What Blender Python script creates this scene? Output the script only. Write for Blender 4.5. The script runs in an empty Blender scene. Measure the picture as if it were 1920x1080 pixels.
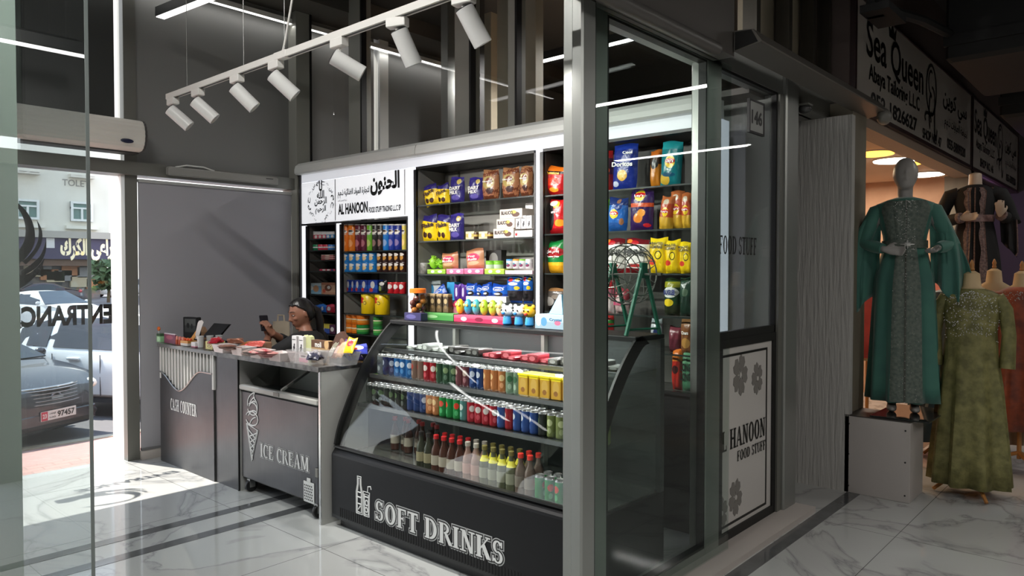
import bpy, math, random, unicodedata
from mathutils import Vector, Matrix
from mathutils import noise as mnoise
C = bpy.context.scene.collection
SC = bpy.context.scene
random.seed(7)
PI = math.pi
# ---------------------------------------------------------------- camera
FPX, CXP, CYP, EYE = 1376.0, 960.0, 540.0, 1.6
pitch = math.atan(32 / FPX); yaw = math.atan(1230 / FPX)
F_ = Vector((math.cos(yaw) * math.cos(pitch), math.sin(yaw) * math.cos(pitch), -math.sin(pitch)))
R_ = Vector((math.sin(yaw), -math.cos(yaw), 0)); U_ = R_.cross(F_)
cam = bpy.data.cameras.new('camera'); cam.lens = FPX / 1920 * 36; cam.sensor_width = 36; cam.clip_end = 400; cam.clip_start = .05
camo = bpy.data.objects.new('camera', cam); C.objects.link(camo)
camo.matrix_world = Matrix(((R_.x, U_.x, -F_.x, 0), (R_.y, U_.y, -F_.y, 0), (R_.z, U_.z, -F_.z, EYE), (0, 0, 0, 1)))
SC.camera = camo
def P(x, y, ax, v):                       # the point of the plane ax = v that the photo shows at pixel x, y
    d = F_ + R_ * ((x - CXP) / FPX) + U_ * ((CYP - y) / FPX)
    i = 'XYZ'.index(ax); o = Vector((0, 0, EYE))
    return o + d * ((v - o[i]) / d[i])
# ---------------------------------------------------------------- light and exposure
SC.view_settings.view_transform = 'Standard'; SC.view_settings.look = 'None'
SC.view_settings.exposure = 1.0; SC.view_settings.gamma = 1
SC.cycles.transparent_max_bounces = 40; SC.cycles.max_bounces = 10; SC.cycles.glossy_bounces = 5; SC.cycles.diffuse_bounces = 5
SC.cycles.sample_clamp_indirect = 6; SC.cycles.caustics_reflective = False; SC.cycles.caustics_refractive = False
w = bpy.data.worlds.new('sky'); SC.world = w; w.use_nodes = True
nt = w.node_tree; bg = nt.nodes['Background']
tc = nt.nodes.new('ShaderNodeTexCoord'); sx = nt.nodes.new('ShaderNodeSeparateXYZ'); rp = nt.nodes.new('ShaderNodeValToRGB')
nt.links.new(tc.outputs['Generated'], sx.inputs[0]); nt.links.new(sx.outputs['Z'], rp.inputs[0]); nt.links.new(rp.outputs[0], bg.inputs[0])
rp.color_ramp.elements[0].color = (.95, .95, .92, 1); rp.color_ramp.elements[1].color = (.45, .66, .98, 1)
bg.inputs[1].default_value = 1.35
def light(name, kind, loc, energy, col=(1, 1, 1), aim=None, parent=None, **kw):
    l = bpy.data.lights.new(name, kind); l.energy = energy; l.color = col
    for k, v in kw.items(): setattr(l, k, v)
    o = bpy.data.objects.new(name, l); C.objects.link(o); o.location = loc
    if aim is not None: o.rotation_euler = (Vector(aim) - Vector(loc)).to_track_quat('-Z', 'Y').to_euler()
    if parent: o.parent = parent
    return o
sun = light('sun', 'SUN', (0, 20, 30), 5.6, (1, .95, .86), aim=(0 + 5.52, 20 - 16.3, 0), angle=.009)
# ceiling lamps, the last three being added unseen fill: their light (the fixtures that carry them are built further down)
AREA = []
def area(loc, sx_, sy_, e, col=(1, .98, .95), aim=None, rz=0):
    o = light('lamp_light', 'AREA', loc, e, col, shape='RECTANGLE', size=sx_, size_y=sy_)
    if aim is not None: o.rotation_euler = (Vector(aim) - Vector(loc)).to_track_quat('-Z', 'Y').to_euler()
    else: o.rotation_euler = (0, 0, rz)
    AREA.append(o); return o
area((2.46, 5.0, 3.56), .06, 2.0, .3)
area((5.5, 4.1, 3.58), .06, 1.4, 24)
area((7.31, -.85, 3.56), .06, 1.7, 8, (1, .95, .88))
area((11.2, -2.5, 3.56), .06, 2.6, 8, (1, .95, .88))
area((.3, 5.9, 3.16), 1.4, .06, .8)
area((3.5, 6.44, 4.0), 5.5, .04, 2.5)
area((3.3, -2.6, 3.56), .06, 2.0, 26, (1, .96, .9))  # added fill behind the viewpoint, brightens the corridor fronts
area((-.6, -2.6, 3.56), .06, 2.0, 70, (1, .97, .93))  # second added fill behind the viewpoint, mostly for posts and entrance side
area((.3, 2.6, 4.02), .06, 2.0, 72, (1, .98, .95))  # fill added above the view to lift cornice, facade and counter fronts
# ---------------------------------------------------------------- materials
def lin(c):
    return tuple((x / 255 / 12.92 if x / 255 <= .04045 else ((x / 255 + .055) / 1.055) ** 2.4) for x in c) + (1,)
MATS = {}
def mat(name, col=(128, 128, 128), rough=.5, metal=0, emit=0, noise=None, bump=None, alpha=1, spec=None, coat=0, ecol=None, sheen=0):
    if name in MATS: return MATS[name]
    m = bpy.data.materials.new(name); m.use_nodes = True; MATS[name] = m
    n = m.node_tree; b = n.nodes['Principled BSDF']; L = n.links.new
    b.inputs['Roughness'].default_value = rough; b.inputs['Metallic'].default_value = metal
    b.inputs['Base Color'].default_value = lin(col); b.inputs['Alpha'].default_value = alpha
    if coat: b.inputs['Coat Weight'].default_value = coat
    if sheen: b.inputs['Sheen Weight'].default_value = sheen
    if spec is not None: b.inputs['Specular IOR Level'].default_value = spec
    if emit:
        b.inputs['Emission Color'].default_value = lin(ecol or col); b.inputs['Emission Strength'].default_value = emit
    if noise or bump:
        t = n.nodes.new('ShaderNodeTexCoord')
    if noise:                              # (scale, second colour, stretch)
        z = n.nodes.new('ShaderNodeTexNoise'); z.inputs['Scale'].default_value = noise[0]; z.inputs['Detail'].default_value = 4
        src = t.outputs['Object']
        if len(noise) > 2:
            mp = n.nodes.new('ShaderNodeMapping'); mp.inputs['Scale'].default_value = noise[2]; L(src, mp.inputs[0]); src = mp.outputs[0]
        L(src, z.inputs['Vector'])
        r = n.nodes.new('ShaderNodeValToRGB'); r.color_ramp.elements[0].position = .35; r.color_ramp.elements[1].position = .65
        r.color_ramp.elements[0].color = lin(col); r.color_ramp.elements[1].color = lin(noise[1]); L(z.outputs[0], r.inputs[0]); L(r.outputs[0], b.inputs['Base Color'])
    if bump:                               # (scale, strength, stretch)
        z = n.nodes.new('ShaderNodeTexNoise'); z.inputs['Scale'].default_value = bump[0]; z.inputs['Detail'].default_value = 3
        src = t.outputs['Object']
        if len(bump) > 2:
            mp = n.nodes.new('ShaderNodeMapping'); mp.inputs['Scale'].default_value = bump[2]; L(src, mp.inputs[0]); src = mp.outputs[0]
        L(src, z.inputs['Vector'])
        q = n.nodes.new('ShaderNodeBump'); q.inputs['Strength'].default_value = bump[1]; q.inputs['Distance'].default_value = .01
        L(z.outputs[0], q.inputs['Height']); L(q.outputs[0], b.inputs['Normal'])
    return m
def glass(name, tint=(1, 1, 1), f0=.04, rough=0.0):
    if name in MATS: return MATS[name]
    m = bpy.data.materials.new(name); m.use_nodes = True; MATS[name] = m
    n = m.node_tree; L = n.links.new
    n.nodes.remove(n.nodes['Principled BSDF'])
    tr = n.nodes.new('ShaderNodeBsdfTransparent'); tr.inputs[0].default_value = (*tint, 1)
    gl = n.nodes.new('ShaderNodeBsdfGlossy'); gl.inputs['Roughness'].default_value = rough
    lw = n.nodes.new('ShaderNodeLayerWeight'); lw.inputs['Blend'].default_value = .5
    pw = n.nodes.new('ShaderNodeMath'); pw.operation = 'POWER'; pw.inputs[1].default_value = 5
    ml = n.nodes.new('ShaderNodeMath'); ml.operation = 'MULTIPLY_ADD'; ml.inputs[1].default_value = 1 - f0; ml.inputs[2].default_value = f0
    mx = n.nodes.new('ShaderNodeMixShader')
    L(lw.outputs['Facing'], pw.inputs[0]); L(pw.outputs[0], ml.inputs[0]); L(ml.outputs[0], mx.inputs[0])
    L(tr.outputs[0], mx.inputs[1]); L(gl.outputs[0], mx.inputs[2]); L(mx.outputs[0], n.nodes['Material Output'].inputs[0])
    return m
def pack(name, bands, spots=(), rough=.3, bump=.25, diag=0, noise=0):
    """Printed packaging: bands (position, colour) up the height and spots (cx, cz, rx, rz, colour) on the front."""
    if name in MATS: return MATS[name]
    m = bpy.data.materials.new(name); m.use_nodes = True; MATS[name] = m
    n = m.node_tree; b = n.nodes['Principled BSDF']; L = n.links.new
    b.inputs['Roughness'].default_value = rough
    t = n.nodes.new('ShaderNodeTexCoord'); s = n.nodes.new('ShaderNodeSeparateXYZ'); L(t.outputs['Generated'], s.inputs[0])
    def mth(op, a, bb, c=None):
        q = n.nodes.new('ShaderNodeMath'); q.operation = op
        for i, v in enumerate((a, bb, c)):
            if v is None: continue
            if isinstance(v, (int, float)): q.inputs[i].default_value = v
            else: L(v, q.inputs[i])
        return q.outputs[0]
    z = mth('MULTIPLY_ADD', s.outputs['X'], diag, s.outputs['Z'])
    if noise:
        nz = n.nodes.new('ShaderNodeTexNoise'); nz.inputs['Scale'].default_value = 7; L(t.outputs['Generated'], nz.inputs['Vector'])
        z = mth('MULTIPLY_ADD', mth('SUBTRACT', nz.outputs[0], .5), noise, z)
    r = n.nodes.new('ShaderNodeValToRGB'); r.color_ramp.interpolation = 'CONSTANT'; L(z, r.inputs[0])
    e = r.color_ramp.elements
    while len(e) < len(bands): e.new(.5)
    while len(e) > max(1, len(bands)): e.remove(e[-1])
    for q, (p, c) in zip(list(e), bands): q.position = p; q.color = lin(c)
    col = r.outputs[0]
    for cx, cz, rx, rz, c in spots:
        a = mth('DIVIDE', mth('SUBTRACT', s.outputs['X'], cx), rx); d = mth('DIVIDE', mth('SUBTRACT', s.outputs['Z'], cz), rz)
        k = mth('LESS_THAN', mth('ADD', mth('MULTIPLY', a, a), mth('MULTIPLY', d, d)), 1.0)
        mx = n.nodes.new('ShaderNodeMix'); mx.data_type = 'RGBA'; L(k, mx.inputs[0]); L(col, mx.inputs[6]); mx.inputs[7].default_value = lin(c); col = mx.outputs[2]
    L(col, b.inputs['Base Color'])
    if bump:
        nz = n.nodes.new('ShaderNodeTexNoise'); nz.inputs['Scale'].default_value = 22; nz.inputs['Detail'].default_value = 3; L(t.outputs['Object'], nz.inputs['Vector'])
        q = n.nodes.new('ShaderNodeBump'); q.inputs['Strength'].default_value = bump; q.inputs['Distance'].default_value = .02
        L(nz.outputs[0], q.inputs['Height']); L(q.outputs[0], b.inputs['Normal'])
    return m
# ---------------------------------------------------------------- mesh helpers
class M:
    def __init__(s): s.v = []; s.f = []; s.mi = []
    def add(s, vs, fs, mi=0):
        o = len(s.v); s.v += [tuple(p) for p in vs]; s.f += [tuple(i + o for i in f) for f in fs]; s.mi += [mi] * len(fs); return s
    def box(s, x0, x1, y0, y1, z0, z1, mi=0):
        return s.add([(x, y, z) for x in (x0, x1) for y in (y0, y1) for z in (z0, z1)],
                     [(0, 1, 3, 2), (4, 6, 7, 5), (0, 4, 5, 1), (2, 3, 7, 6), (0, 2, 6, 4), (1, 5, 7, 3)], mi)
    def rbox(s, x0, x1, y0, y1, z0, z1, r=.004, mi=0):   # box with chamfered edges
        c = [((x0 + x1) / 2, (y0 + y1) / 2, (z0 + z1) / 2)][0]; hx, hy, hz = (x1 - x0) / 2, (y1 - y0) / 2, (z1 - z0) / 2
        r = min(r, hx * .9, hy * .9, hz * .9)
        rings = []
        for z, q in ((-hz, r), (-hz + r, 0), (hz - r, 0), (hz, r)):
            a, b = hx - q, hy - q; k = r * .7
            rings.append([(c[0] + x, c[1] + y, c[2] + z) for x, y in ((-a + k, -b), (a - k, -b), (a, -b + k), (a, b - k), (a - k, b), (-a + k, b), (-a, b - k), (-a, -b + k))])
        return s.loft(rings, mi=mi)
    def prism(s, poly, y0, y1, mi=0, ax='xz'):     # polygon in x,z pushed through y (or 'yz' through x, 'xy' through z)
        n = len(poly)
        mk = {'xz': lambda a, b, c: (a, c, b), 'yz': lambda a, b, c: (c, a, b), 'xy': lambda a, b, c: (a, b, c)}[ax]
        vs = [mk(a, b, y0) for a, b in poly] + [mk(a, b, y1) for a, b in poly]
        return s.add(vs, [tuple(range(n)), tuple(range(2 * n - 1, n - 1, -1))] + [(i, i + n, (i + 1) % n + n, (i + 1) % n) for i in range(n)], mi)
    def loft(s, rings, caps=True, mi=0, closed=True):
        n = len(rings[0]); vs = [p for r in rings for p in r]; fs = []
        for k in range(len(rings) - 1):
            for i in range(n if closed else n - 1):
                j = (i + 1) % n; fs.append((k * n + i, k * n + j, (k + 1) * n + j, (k + 1) * n + i))
        if caps and closed: fs += [tuple(range(n - 1, -1, -1)), tuple(range((len(rings) - 1) * n, len(rings) * n))]
        return s.add(vs, fs, mi)
    def lathe(s, prof, cx=0, cy=0, cz=0, n=20, mi=0, caps=True):
        return s.loft([[(cx + r * math.cos(2 * PI * i / n), cy + r * math.sin(2 * PI * i / n), cz + z) for i in range(n)] for r, z in prof], caps, mi)
    def tube(s, pts, r, n=8, mi=0, closed=False):
        pts = [Vector(p) for p in pts]; rings = []; up = None
        for i, p in enumerate(pts):
            a = pts[i - 1] if i else (pts[-1] if closed else p); b = pts[(i + 1) % len(pts)] if (i < len(pts) - 1 or closed) else p
            d = (b - a).normalized()
            if up is None: up = d.orthogonal().normalized()
            else: up = (up - d * up.dot(d)).normalized()
            q = d.cross(up); rr = r[i] if isinstance(r, (list, tuple)) else r
            rings.append([tuple(p + (up * math.cos(2 * PI * k / n) + q * math.sin(2 * PI * k / n)) * rr) for k in range(n)])
        if closed: rings.append(rings[0])
        return s.loft(rings, not closed, mi)
    def ell(s, c, r, n=14, m=10, mi=0):
        rx, ry, rz = r if isinstance(r, (tuple, list)) else (r, r, r)
        return s.loft([[(c[0] + rx * math.sin(PI * (j + .02) / (m + .04)) * math.cos(2 * PI * i / n), c[1] + ry * math.sin(PI * (j + .02) / (m + .04)) * math.sin(2 * PI * i / n), c[2] - rz * math.cos(PI * (j + .02) / (m + .04))) for i in range(n)] for j in range(m + 1)], True, mi)
    def grid(s, fn, nu, nv, mi=0):
        vs = [fn(i / nu, j / nv) for j in range(nv + 1) for i in range(nu + 1)]
        return s.add(vs, [(j * (nu + 1) + i, j * (nu + 1) + i + 1, (j + 1) * (nu + 1) + i + 1, (j + 1) * (nu + 1) + i) for j in range(nv) for i in range(nu)], mi)
    def xf(s, mtx, start=0):
        s.v[start:] = [tuple(mtx @ Vector(p)) for p in s.v[start:]]; return s
    def mesh(s, name, mats, smooth=False):
        me = bpy.data.meshes.new(name); me.from_pydata(s.v, [], s.f)
        for m in (mats if isinstance(mats, (list, tuple)) else [mats]): me.materials.append(m)
        me.polygons.foreach_set('material_index', s.mi)
        import bmesh
        b = bmesh.new(); b.from_mesh(me); bmesh.ops.recalc_face_normals(b, faces=b.faces); b.to_mesh(me); b.free()
        if smooth:
            me.polygons.foreach_set('use_smooth', [True] * len(me.polygons)); me.set_sharp_from_angle(angle=math.radians(42 if smooth is True else smooth))
        me.update(); return me
    def obj(s, name, mats, parent=None, smooth=False, loc=(0, 0, 0), rz=0):
        return put(name, s.mesh(name, mats, smooth), parent, loc, rz)
def put(name, me, parent=None, loc=(0, 0, 0), rz=0):
    o = bpy.data.objects.new(name, me); C.objects.link(o); o.location = loc; o.rotation_euler = (0, 0, rz)
    if parent: o.parent = parent
    return o
def tag(o, label, cat, group=None, kind=None):
    if label: o['label'] = label
    if cat: o['category'] = cat
    if group: o['group'] = group
    if kind: o['kind'] = kind
    return o
def thing(name, label, cat, loc=(0, 0, 0), rz=0, group=None):
    o = bpy.data.objects.new(name, None); C.objects.link(o); o.location = loc; o.rotation_euler = (0, 0, rz); o.empty_display_size = .1
    return tag(o, label, cat, group)
def struct(name, m, mats, parent=None, smooth=False):
    o = m.obj(name, mats, parent, smooth)
    if not parent: o['kind'] = 'structure'
    return o
def copy_tree(o, loc, rz=None, label=None, group=None):
    r = o.copy(); C.objects.link(r); r.location = loc
    if rz is not None: r.rotation_euler = (0, 0, rz)
    if label: r['label'] = label
    if group: r['group'] = group
    for ch in o.children:
        c = ch.copy(); C.objects.link(c); c.parent = r
        for g in ch.children:
            d = g.copy(); C.objects.link(d); d.parent = c
    return r
ORD = 'first second third fourth fifth sixth seventh eighth ninth tenth eleventh twelfth thirteenth fourteenth fifteenth sixteenth seventeenth eighteenth nineteenth twentieth'.split()
ORD += ['twenty-' + q for q in ORD[:9]] + ['thirtieth'] + ['thirty-' + q for q in ORD[:9]]
# ---------------------------------------------------------------- lettering
FORM = {}
for cp in range(0xFE70, 0xFEFD):
    d = unicodedata.decomposition(chr(cp)).split()
    if len(d) == 2: FORM.setdefault(chr(int(d[1], 16)), {})[d[0][1:-1]] = chr(cp)
def arabic(s):                             # joined letter forms in visual order
    out = []
    for i, c in enumerate(s):
        f = FORM.get(c)
        if not f: out.append(c); continue
        p = i > 0 and 'initial' in FORM.get(s[i - 1], {}) and 'final' in f
        n = 'initial' in f and i + 1 < len(s) and 'final' in FORM.get(s[i + 1], {})
        out.append(f.get('medial' if p and n else 'final' if p else 'initial' if n else 'isolated', c))
    return ''.join(reversed(out))
TXT = {}
def text_m(s, w, h, bold=0.0, y=0.0, mi=0, m=None):
    """Flat letters of the built-in font, fitted into w x h around the origin, facing -Y."""
    k = (s, round(bold, 4))
    if k not in TXT:
        c = bpy.data.curves.new('t', 'FONT'); c.body = s; c.size = 1; c.offset = bold; c.resolution_u = 3
        o = bpy.data.objects.new('t', c); C.objects.link(o)
        dg = bpy.context.evaluated_depsgraph_get(); dg.update(); me = bpy.data.meshes.new_from_object(o.evaluated_get(dg))
        TXT[k] = ([tuple(v.co) for v in me.vertices], [tuple(p.vertices) for p in me.polygons])
        bpy.data.objects.remove(o); bpy.data.curves.remove(c); bpy.data.meshes.remove(me)
    v, f = TXT[k]; m = m or M()
    if not v: return m
    x0 = min(p[0] for p in v); x1 = max(p[0] for p in v); y0 = min(p[1] for p in v); y1 = max(p[1] for p in v)
    a = w / max(x1 - x0, 1e-6); b = h / max(y1 - y0, 1e-6) if h else a
    return m.add([((p[0] - (x0 + x1) / 2) * a, y, (p[1] - (y0 + y1) / 2) * b) for p in v], f, mi)
# a slab serif alphabet drawn from strokes: rectangles r, polygons p, arcs a (centre, radii, angles, thickness)
TK, TN, SH = .2, .085, .07
def _ser(x, z, wd=.17): return ('r', x - wd, z, x + wd, z + SH) if z < .5 else ('r', x - wd, 1 - SH, x + wd, 1)
def _v(x, t=TK): return ('r', x - t / 2, 0, x + t / 2, 1)
SERIF = {
 'I': (.42, [_v(.21), _ser(.21, 0), _ser(.21, 1)]),
 'H': (.86, [_v(.2), _v(.66), ('r', .2, .46, .66, .56), _ser(.2, 0), _ser(.2, 1), _ser(.66, 0), _ser(.66, 1)]),
 'N': (.86, [_v(.18, .1), _v(.68, .1), ('p', [(.1, 1), (.3, 1), (.74, 0), (.56, 0)]), _ser(.18, 0), _ser(.66, 1), _ser(.16, 1, .12)]),
 'M': (1.0, [_v(.16, .1), _v(.82), ('p', [(.1, 1), (.3, 1), (.58, .12), (.44, .05)]), ('p', [(.44, .05), (.56, .12), (.82, 1), (.72, 1)]), _ser(.16, 0), _ser(.82, 0), _ser(.17, 1, .14), _ser(.82, 1, .14)]),
 'T': (.74, [_v(.37), ('r', .04, .9, .7, 1), ('r', .04, .74, .11, 1), ('r', .63, .74, .7, 1), _ser(.37, 0)]),
 'L': (.7, [_v(.2), _ser(.2, 0), _ser(.2, 1), ('r', .2, 0, .64, .1), ('r', .57, 0, .65, .28)]),
 'E': (.72, [_v(.2), ('r', .06, 0, .64, .09), ('r', .06, .91, .62, 1), ('r', .2, .46, .48, .55), ('r', .57, 0, .65, .26), ('r', .55, .76, .62, 1), ('r', .42, .38, .48, .63)]),
 'F': (.68, [_v(.2), _ser(.2, 0), ('r', .06, .91, .62, 1), ('r', .2, .46, .46, .55), ('r', .55, .74, .62, 1), ('r', .41, .38, .47, .63)]),
 'O': (.84, [('a', .42, .5, .36, .52, 0, 360, TK)]),
 'C': (.76, [('a', .42, .5, .36, .52, 48, 312, TK), ('r', .6, .68, .69, .98)]),
 'D': (.84, [_v(.2), _ser(.18, 0, .14), _ser(.18, 1, .14), ('a', .34, .5, .42, .5, -90, 90, TK)]),
 'U': (.84, [('r', .1, .3, .3, 1), ('r', .62, .3, .71, 1), ('a', .405, .33, .305, .35, 180, 360, .14), _ser(.2, 1), _ser(.66, 1, .14)]),
 'S': (.66, [('a', .32, .73, .24, .28, 20, 270, .15), ('a', .33, .27, .26, .28, -160, 90, .15), ('r', .49, .72, .56, .98), ('r', .06, .02, .13, .3)]),
 'R': (.82, [_v(.2), _ser(.18, 0, .14), _ser(.18, 1, .14), ('a', .34, .75, .3, .25, -90, 90, .15), ('p', [(.36, .52), (.54, .52), (.84, 0), (.62, 0)])]),
 'K': (.84, [_v(.2), _ser(.2, 0), _ser(.2, 1), ('p', [(.28, .36), (.3, .5), (.66, 1), (.74, 1)]), ('p', [(.34, .52), (.5, .66), (.84, 0), (.6, 0)]), _ser(.66, 1, .13)]),
 'A': (.86, [('p', [(.08, 0), (.17, 0), (.46, 1), (.38, 1)]), ('p', [(.36, 1), (.5, 1), (.78, 0), (.57, 0)]), ('r', .2, .28, .64, .36), _ser(.14, 0, .12), _ser(.68, 0, .16)]),
 ' ': (.36, [])}
def serif_m(s, w, h, e=0.0, y=0.0, mi=0, m=None):
    tot = sum(SERIF[c][0] for c in s); a = w / tot; m = m or M(); x = 0; ez = e / h; ex = e / a
    for ci, c in enumerate(s):
        adv, st = SERIF[c]
        for qi, q in enumerate(st):
            yy = y - 3e-5 * (qi + 9 * (ci % 2))
            if q[0] == 'r': poly = [(q[1] - ex, q[2] - ez), (q[3] + ex, q[2] - ez), (q[3] + ex, q[4] + ez), (q[1] - ex, q[4] + ez)]
            elif q[0] == 'p':
                cx = sum(p[0] for p in q[1]) / len(q[1]); poly = [(px + (ex if px > cx else -ex), pz + (ez if pz > .5 else -ez) * (1 if abs(pz - .5) > .4 else 0)) for px, pz in q[1]]
            if q[0] != 'a':
                m.add([((x + p[0] - tot / 2) * a, yy, (p[1] - .5) * h) for p in poly], [tuple(range(len(poly)))], mi)
            else:
                _, cx, cz, rx, rz, a0, a1, t = q; n = 22
                out = []; inn = []
                for i in range(n + 1):
                    g = math.radians(a0 + (a1 - a0) * i / n)
                    tt = t * (abs(math.cos(g)) * .6 + .4)
                    out.append((cx + (rx + ex) * math.cos(g), cz + (rz + ez) * math.sin(g)))
                    inn.append((cx + max(.01, rx - t - ex) * math.cos(g), cz + max(.01, rz - t * .5 - ez) * math.sin(g)))
                pts = out + inn; k = n + 1
                m.add([((x + p[0] - tot / 2) * a, yy, (p[1] - .5) * h) for p in pts], [(i, i + 1, k + i + 1, k + i) for i in range(n)], mi)
        x += adv
    return m
def letters(parent, s, w, h, loc, ma, rz=0, bold=.012, name='lettering', serif=False, tilt=0):
    m = serif_m(s, w, h) if serif else text_m(s, w, h, bold)
    if tilt: m.xf(Matrix.Rotation(tilt, 4, 'Y'))
    return m.obj(name, ma, parent, False, loc, rz)
# ================================================================ materials of the place
ALU = mat('aluminium_frame', (150, 152, 148), .35, .6)
ALUD = mat('grey_frame', (112, 112, 106), .4, .3)
BLK = mat('black_gasket', (14, 14, 14), .5)
WALLG = mat('grey_wall', (104, 104, 103), .8)
DARKV = mat('dark_void', (22, 24, 26), .6)
GL = glass('clear_glass')
GLC = glass('case_glass', (.96, .98, .97))
WHITE = mat('white_plastic', (225, 226, 222), .4)
def marble():
    m = mat('polished_marble', (205, 205, 200), .06, spec=.55); n = m.node_tree; b = n.nodes['Principled BSDF']; L = n.links.new
    t = n.nodes.new('ShaderNodeTexCoord')
    a = n.nodes.new('ShaderNodeTexNoise'); a.inputs['Scale'].default_value = .9; a.inputs['Detail'].default_value = 8; a.inputs['Distortion'].default_value = 1.6; L(t.outputs['Object'], a.inputs['Vector'])
    r = n.nodes.new('ShaderNodeValToRGB'); e = r.color_ramp.elements
    e[0].position = .0; e[0].color = lin((184, 186, 184)); e[1].position = 1; e[1].color = lin((178, 179, 176))
    for p, c in ((.47, (183, 184, 182)), (.494, (160, 160, 159)), (.5, (142, 143, 144)), (.505, (165, 165, 164)), (.54, (180, 180, 178))):
        q = e.new(p); q.color = lin(c)
    L(a.outputs[0], r.inputs[0])
    br = n.nodes.new('ShaderNodeTexBrick'); br.offset = 0; br.inputs['Scale'].default_value = 1; br.inputs['Brick Width'].default_value = 1.2; br.inputs['Row Height'].default_value = 1.2; br.inputs['Mortar Size'].default_value = .0025
    br.inputs['Color1'].default_value = br.inputs['Color2'].default_value = (1, 1, 1, 1); br.inputs['Mortar'].default_value = (.35, .35, .35, 1); L(t.outputs['Object'], br.inputs['Vector'])
    mx = n.nodes.new('ShaderNodeMix'); mx.data_type = 'RGBA'; mx.blend_type = 'MULTIPLY'; mx.inputs[0].default_value = 1; L(r.outputs[0], mx.inputs[6]); L(br.outputs[0], mx.inputs[7]); L(mx.outputs[2], b.inputs['Base Color'])
    return m
MARBLE = marble()
def bricks(name, c1, c2, mo, wd, ht):
    m = mat(name, c1, .8); n = m.node_tree; b = n.nodes['Principled BSDF']; L = n.links.new; t = n.nodes.new('ShaderNodeTexCoord')
    br = n.nodes.new('ShaderNodeTexBrick'); br.inputs['Scale'].default_value = 1; br.inputs['Brick Width'].default_value = wd; br.inputs['Row Height'].default_value = ht; br.inputs['Mortar Size'].default_value = .006
    br.inputs['Color1'].default_value = lin(c1); br.inputs['Color2'].default_value = lin(c2); br.inputs['Mortar'].default_value = lin(mo)
    L(t.outputs['Object'], br.inputs['Vector']); L(br.outputs[0], b.inputs['Base Color']); return m
# ================================================================ setting
FY = 6.55
struct('floor', M().box(-6, 14, -6, FY + .1, -.2, 0), MARBLE)
STR = mat('dark_floor_stripe', (96, 97, 98), .08, noise=(6, (84, 85, 86)))
struct('trim_1', M().box(-6, 4.3, 4.60, 4.69, -.01, .0015), STR)
struct('trim_2', M().box(-6, 4.3, 4.29, 4.38, -.01, .0015), STR)
struct('trim_3', M().box(2.4, 14, 1.62, 1.71, -.01, .0015), STR)
CEIL = mat('dark_ceiling', (58, 58, 57), .85)
struct('ceiling', M().box(-6, 14, -6, FY + .2, 4.3, 4.4), CEIL)
struct('wall_south', M().box(-6, 14, -6.2, -6, 0, 4.3), mat('corridor_wall', (92, 90, 88), .7))
struct('wall_west', M().box(-6.2, -6, -6, FY, 0, 4.3), mat('corridor_wall'))
struct('wall_east', M().box(14, 14.2, -6, FY + .2, 0, 4.3), mat('corridor_wall'))
# facade with the entrance
m = M(); m.box(-6, -3.7, FY - .05, FY + .1, 0, 4.3); m.box(-3.7, -.1, FY - .05, FY + .1, 2.51, 4.3); m.box(-.9, .12, FY - .05, FY + .1, 0, 2.51); struct('wall_north', m, WALLG)  # unseen part: opening widened for daylight, pier keeps glare off the near pane
for k, x in enumerate((-3.7, -2.3)): struct('trim_%d' % (50 + k), M().box(x - .04, x + .04, FY - .06, FY + .06, 0, 2.4), ALUD)
m = M(); m.box(2.52, 3.98, FY - .02, FY + .12, 2.51, 4.3); m.box(4.13, 5.03, FY - .02, FY + .12, 0, 4.3); m.box(5.2, 14, FY - .02, FY + .12, 0, 4.3)
struct('wall_facade', m, mat('grey_facade_lining', (122, 122, 120), .75))
struct('trim_4', M().box(-3.74, 4.0, FY - .12, FY + .08, 2.40, 2.51), ALUD)                  # beam over the entrance
struct('trim_5', M().box(2.42, 2.52, FY - .06, FY + .02, 0, 4.3), ALUD)                    # mullion
struct('trim_6', M().box(2.42, 2.52, FY + .02, FY + .26, -.02, 4.3), mat('white_reveal', (235, 236, 232), .5))
struct('trim_7', M().box(5.08, 5.2, FY - .06, FY + .26, 0, 4.3), mat('white_reveal'))
struct('trim_8', M().box(3.98, 4.13, FY - .16, FY + .1, 0, 4.3), mat('corner_pillar', (150, 150, 142), .5))
struct('trim_9', M().box(4.131, 4.15, FY - .17, FY - .02, 0, 4.3), BLK)
struct('window_1', M().box(-.1, 2.42, FY - .01, FY, 2.51, 2.64), GL)
struct('wall_fascia', M().box(-3.7, 2.356, FY - .04, FY + .1, 2.63, 4.3), mat('fascia_back', (52, 54, 52), .8))
struct('window_2', M().box(5.03, 5.08, FY - .01, FY, 0, 4.3), GL)
o = struct('window_3', M().box(2.52, 3.98, FY - .01, FY, 0, 2.40), GL)
struct('baseboard_north', M().box(2.52, 3.98, FY - .1, FY - .04, 0, .07), mat('marble_skirting', (190, 182, 176), .4))
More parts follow.
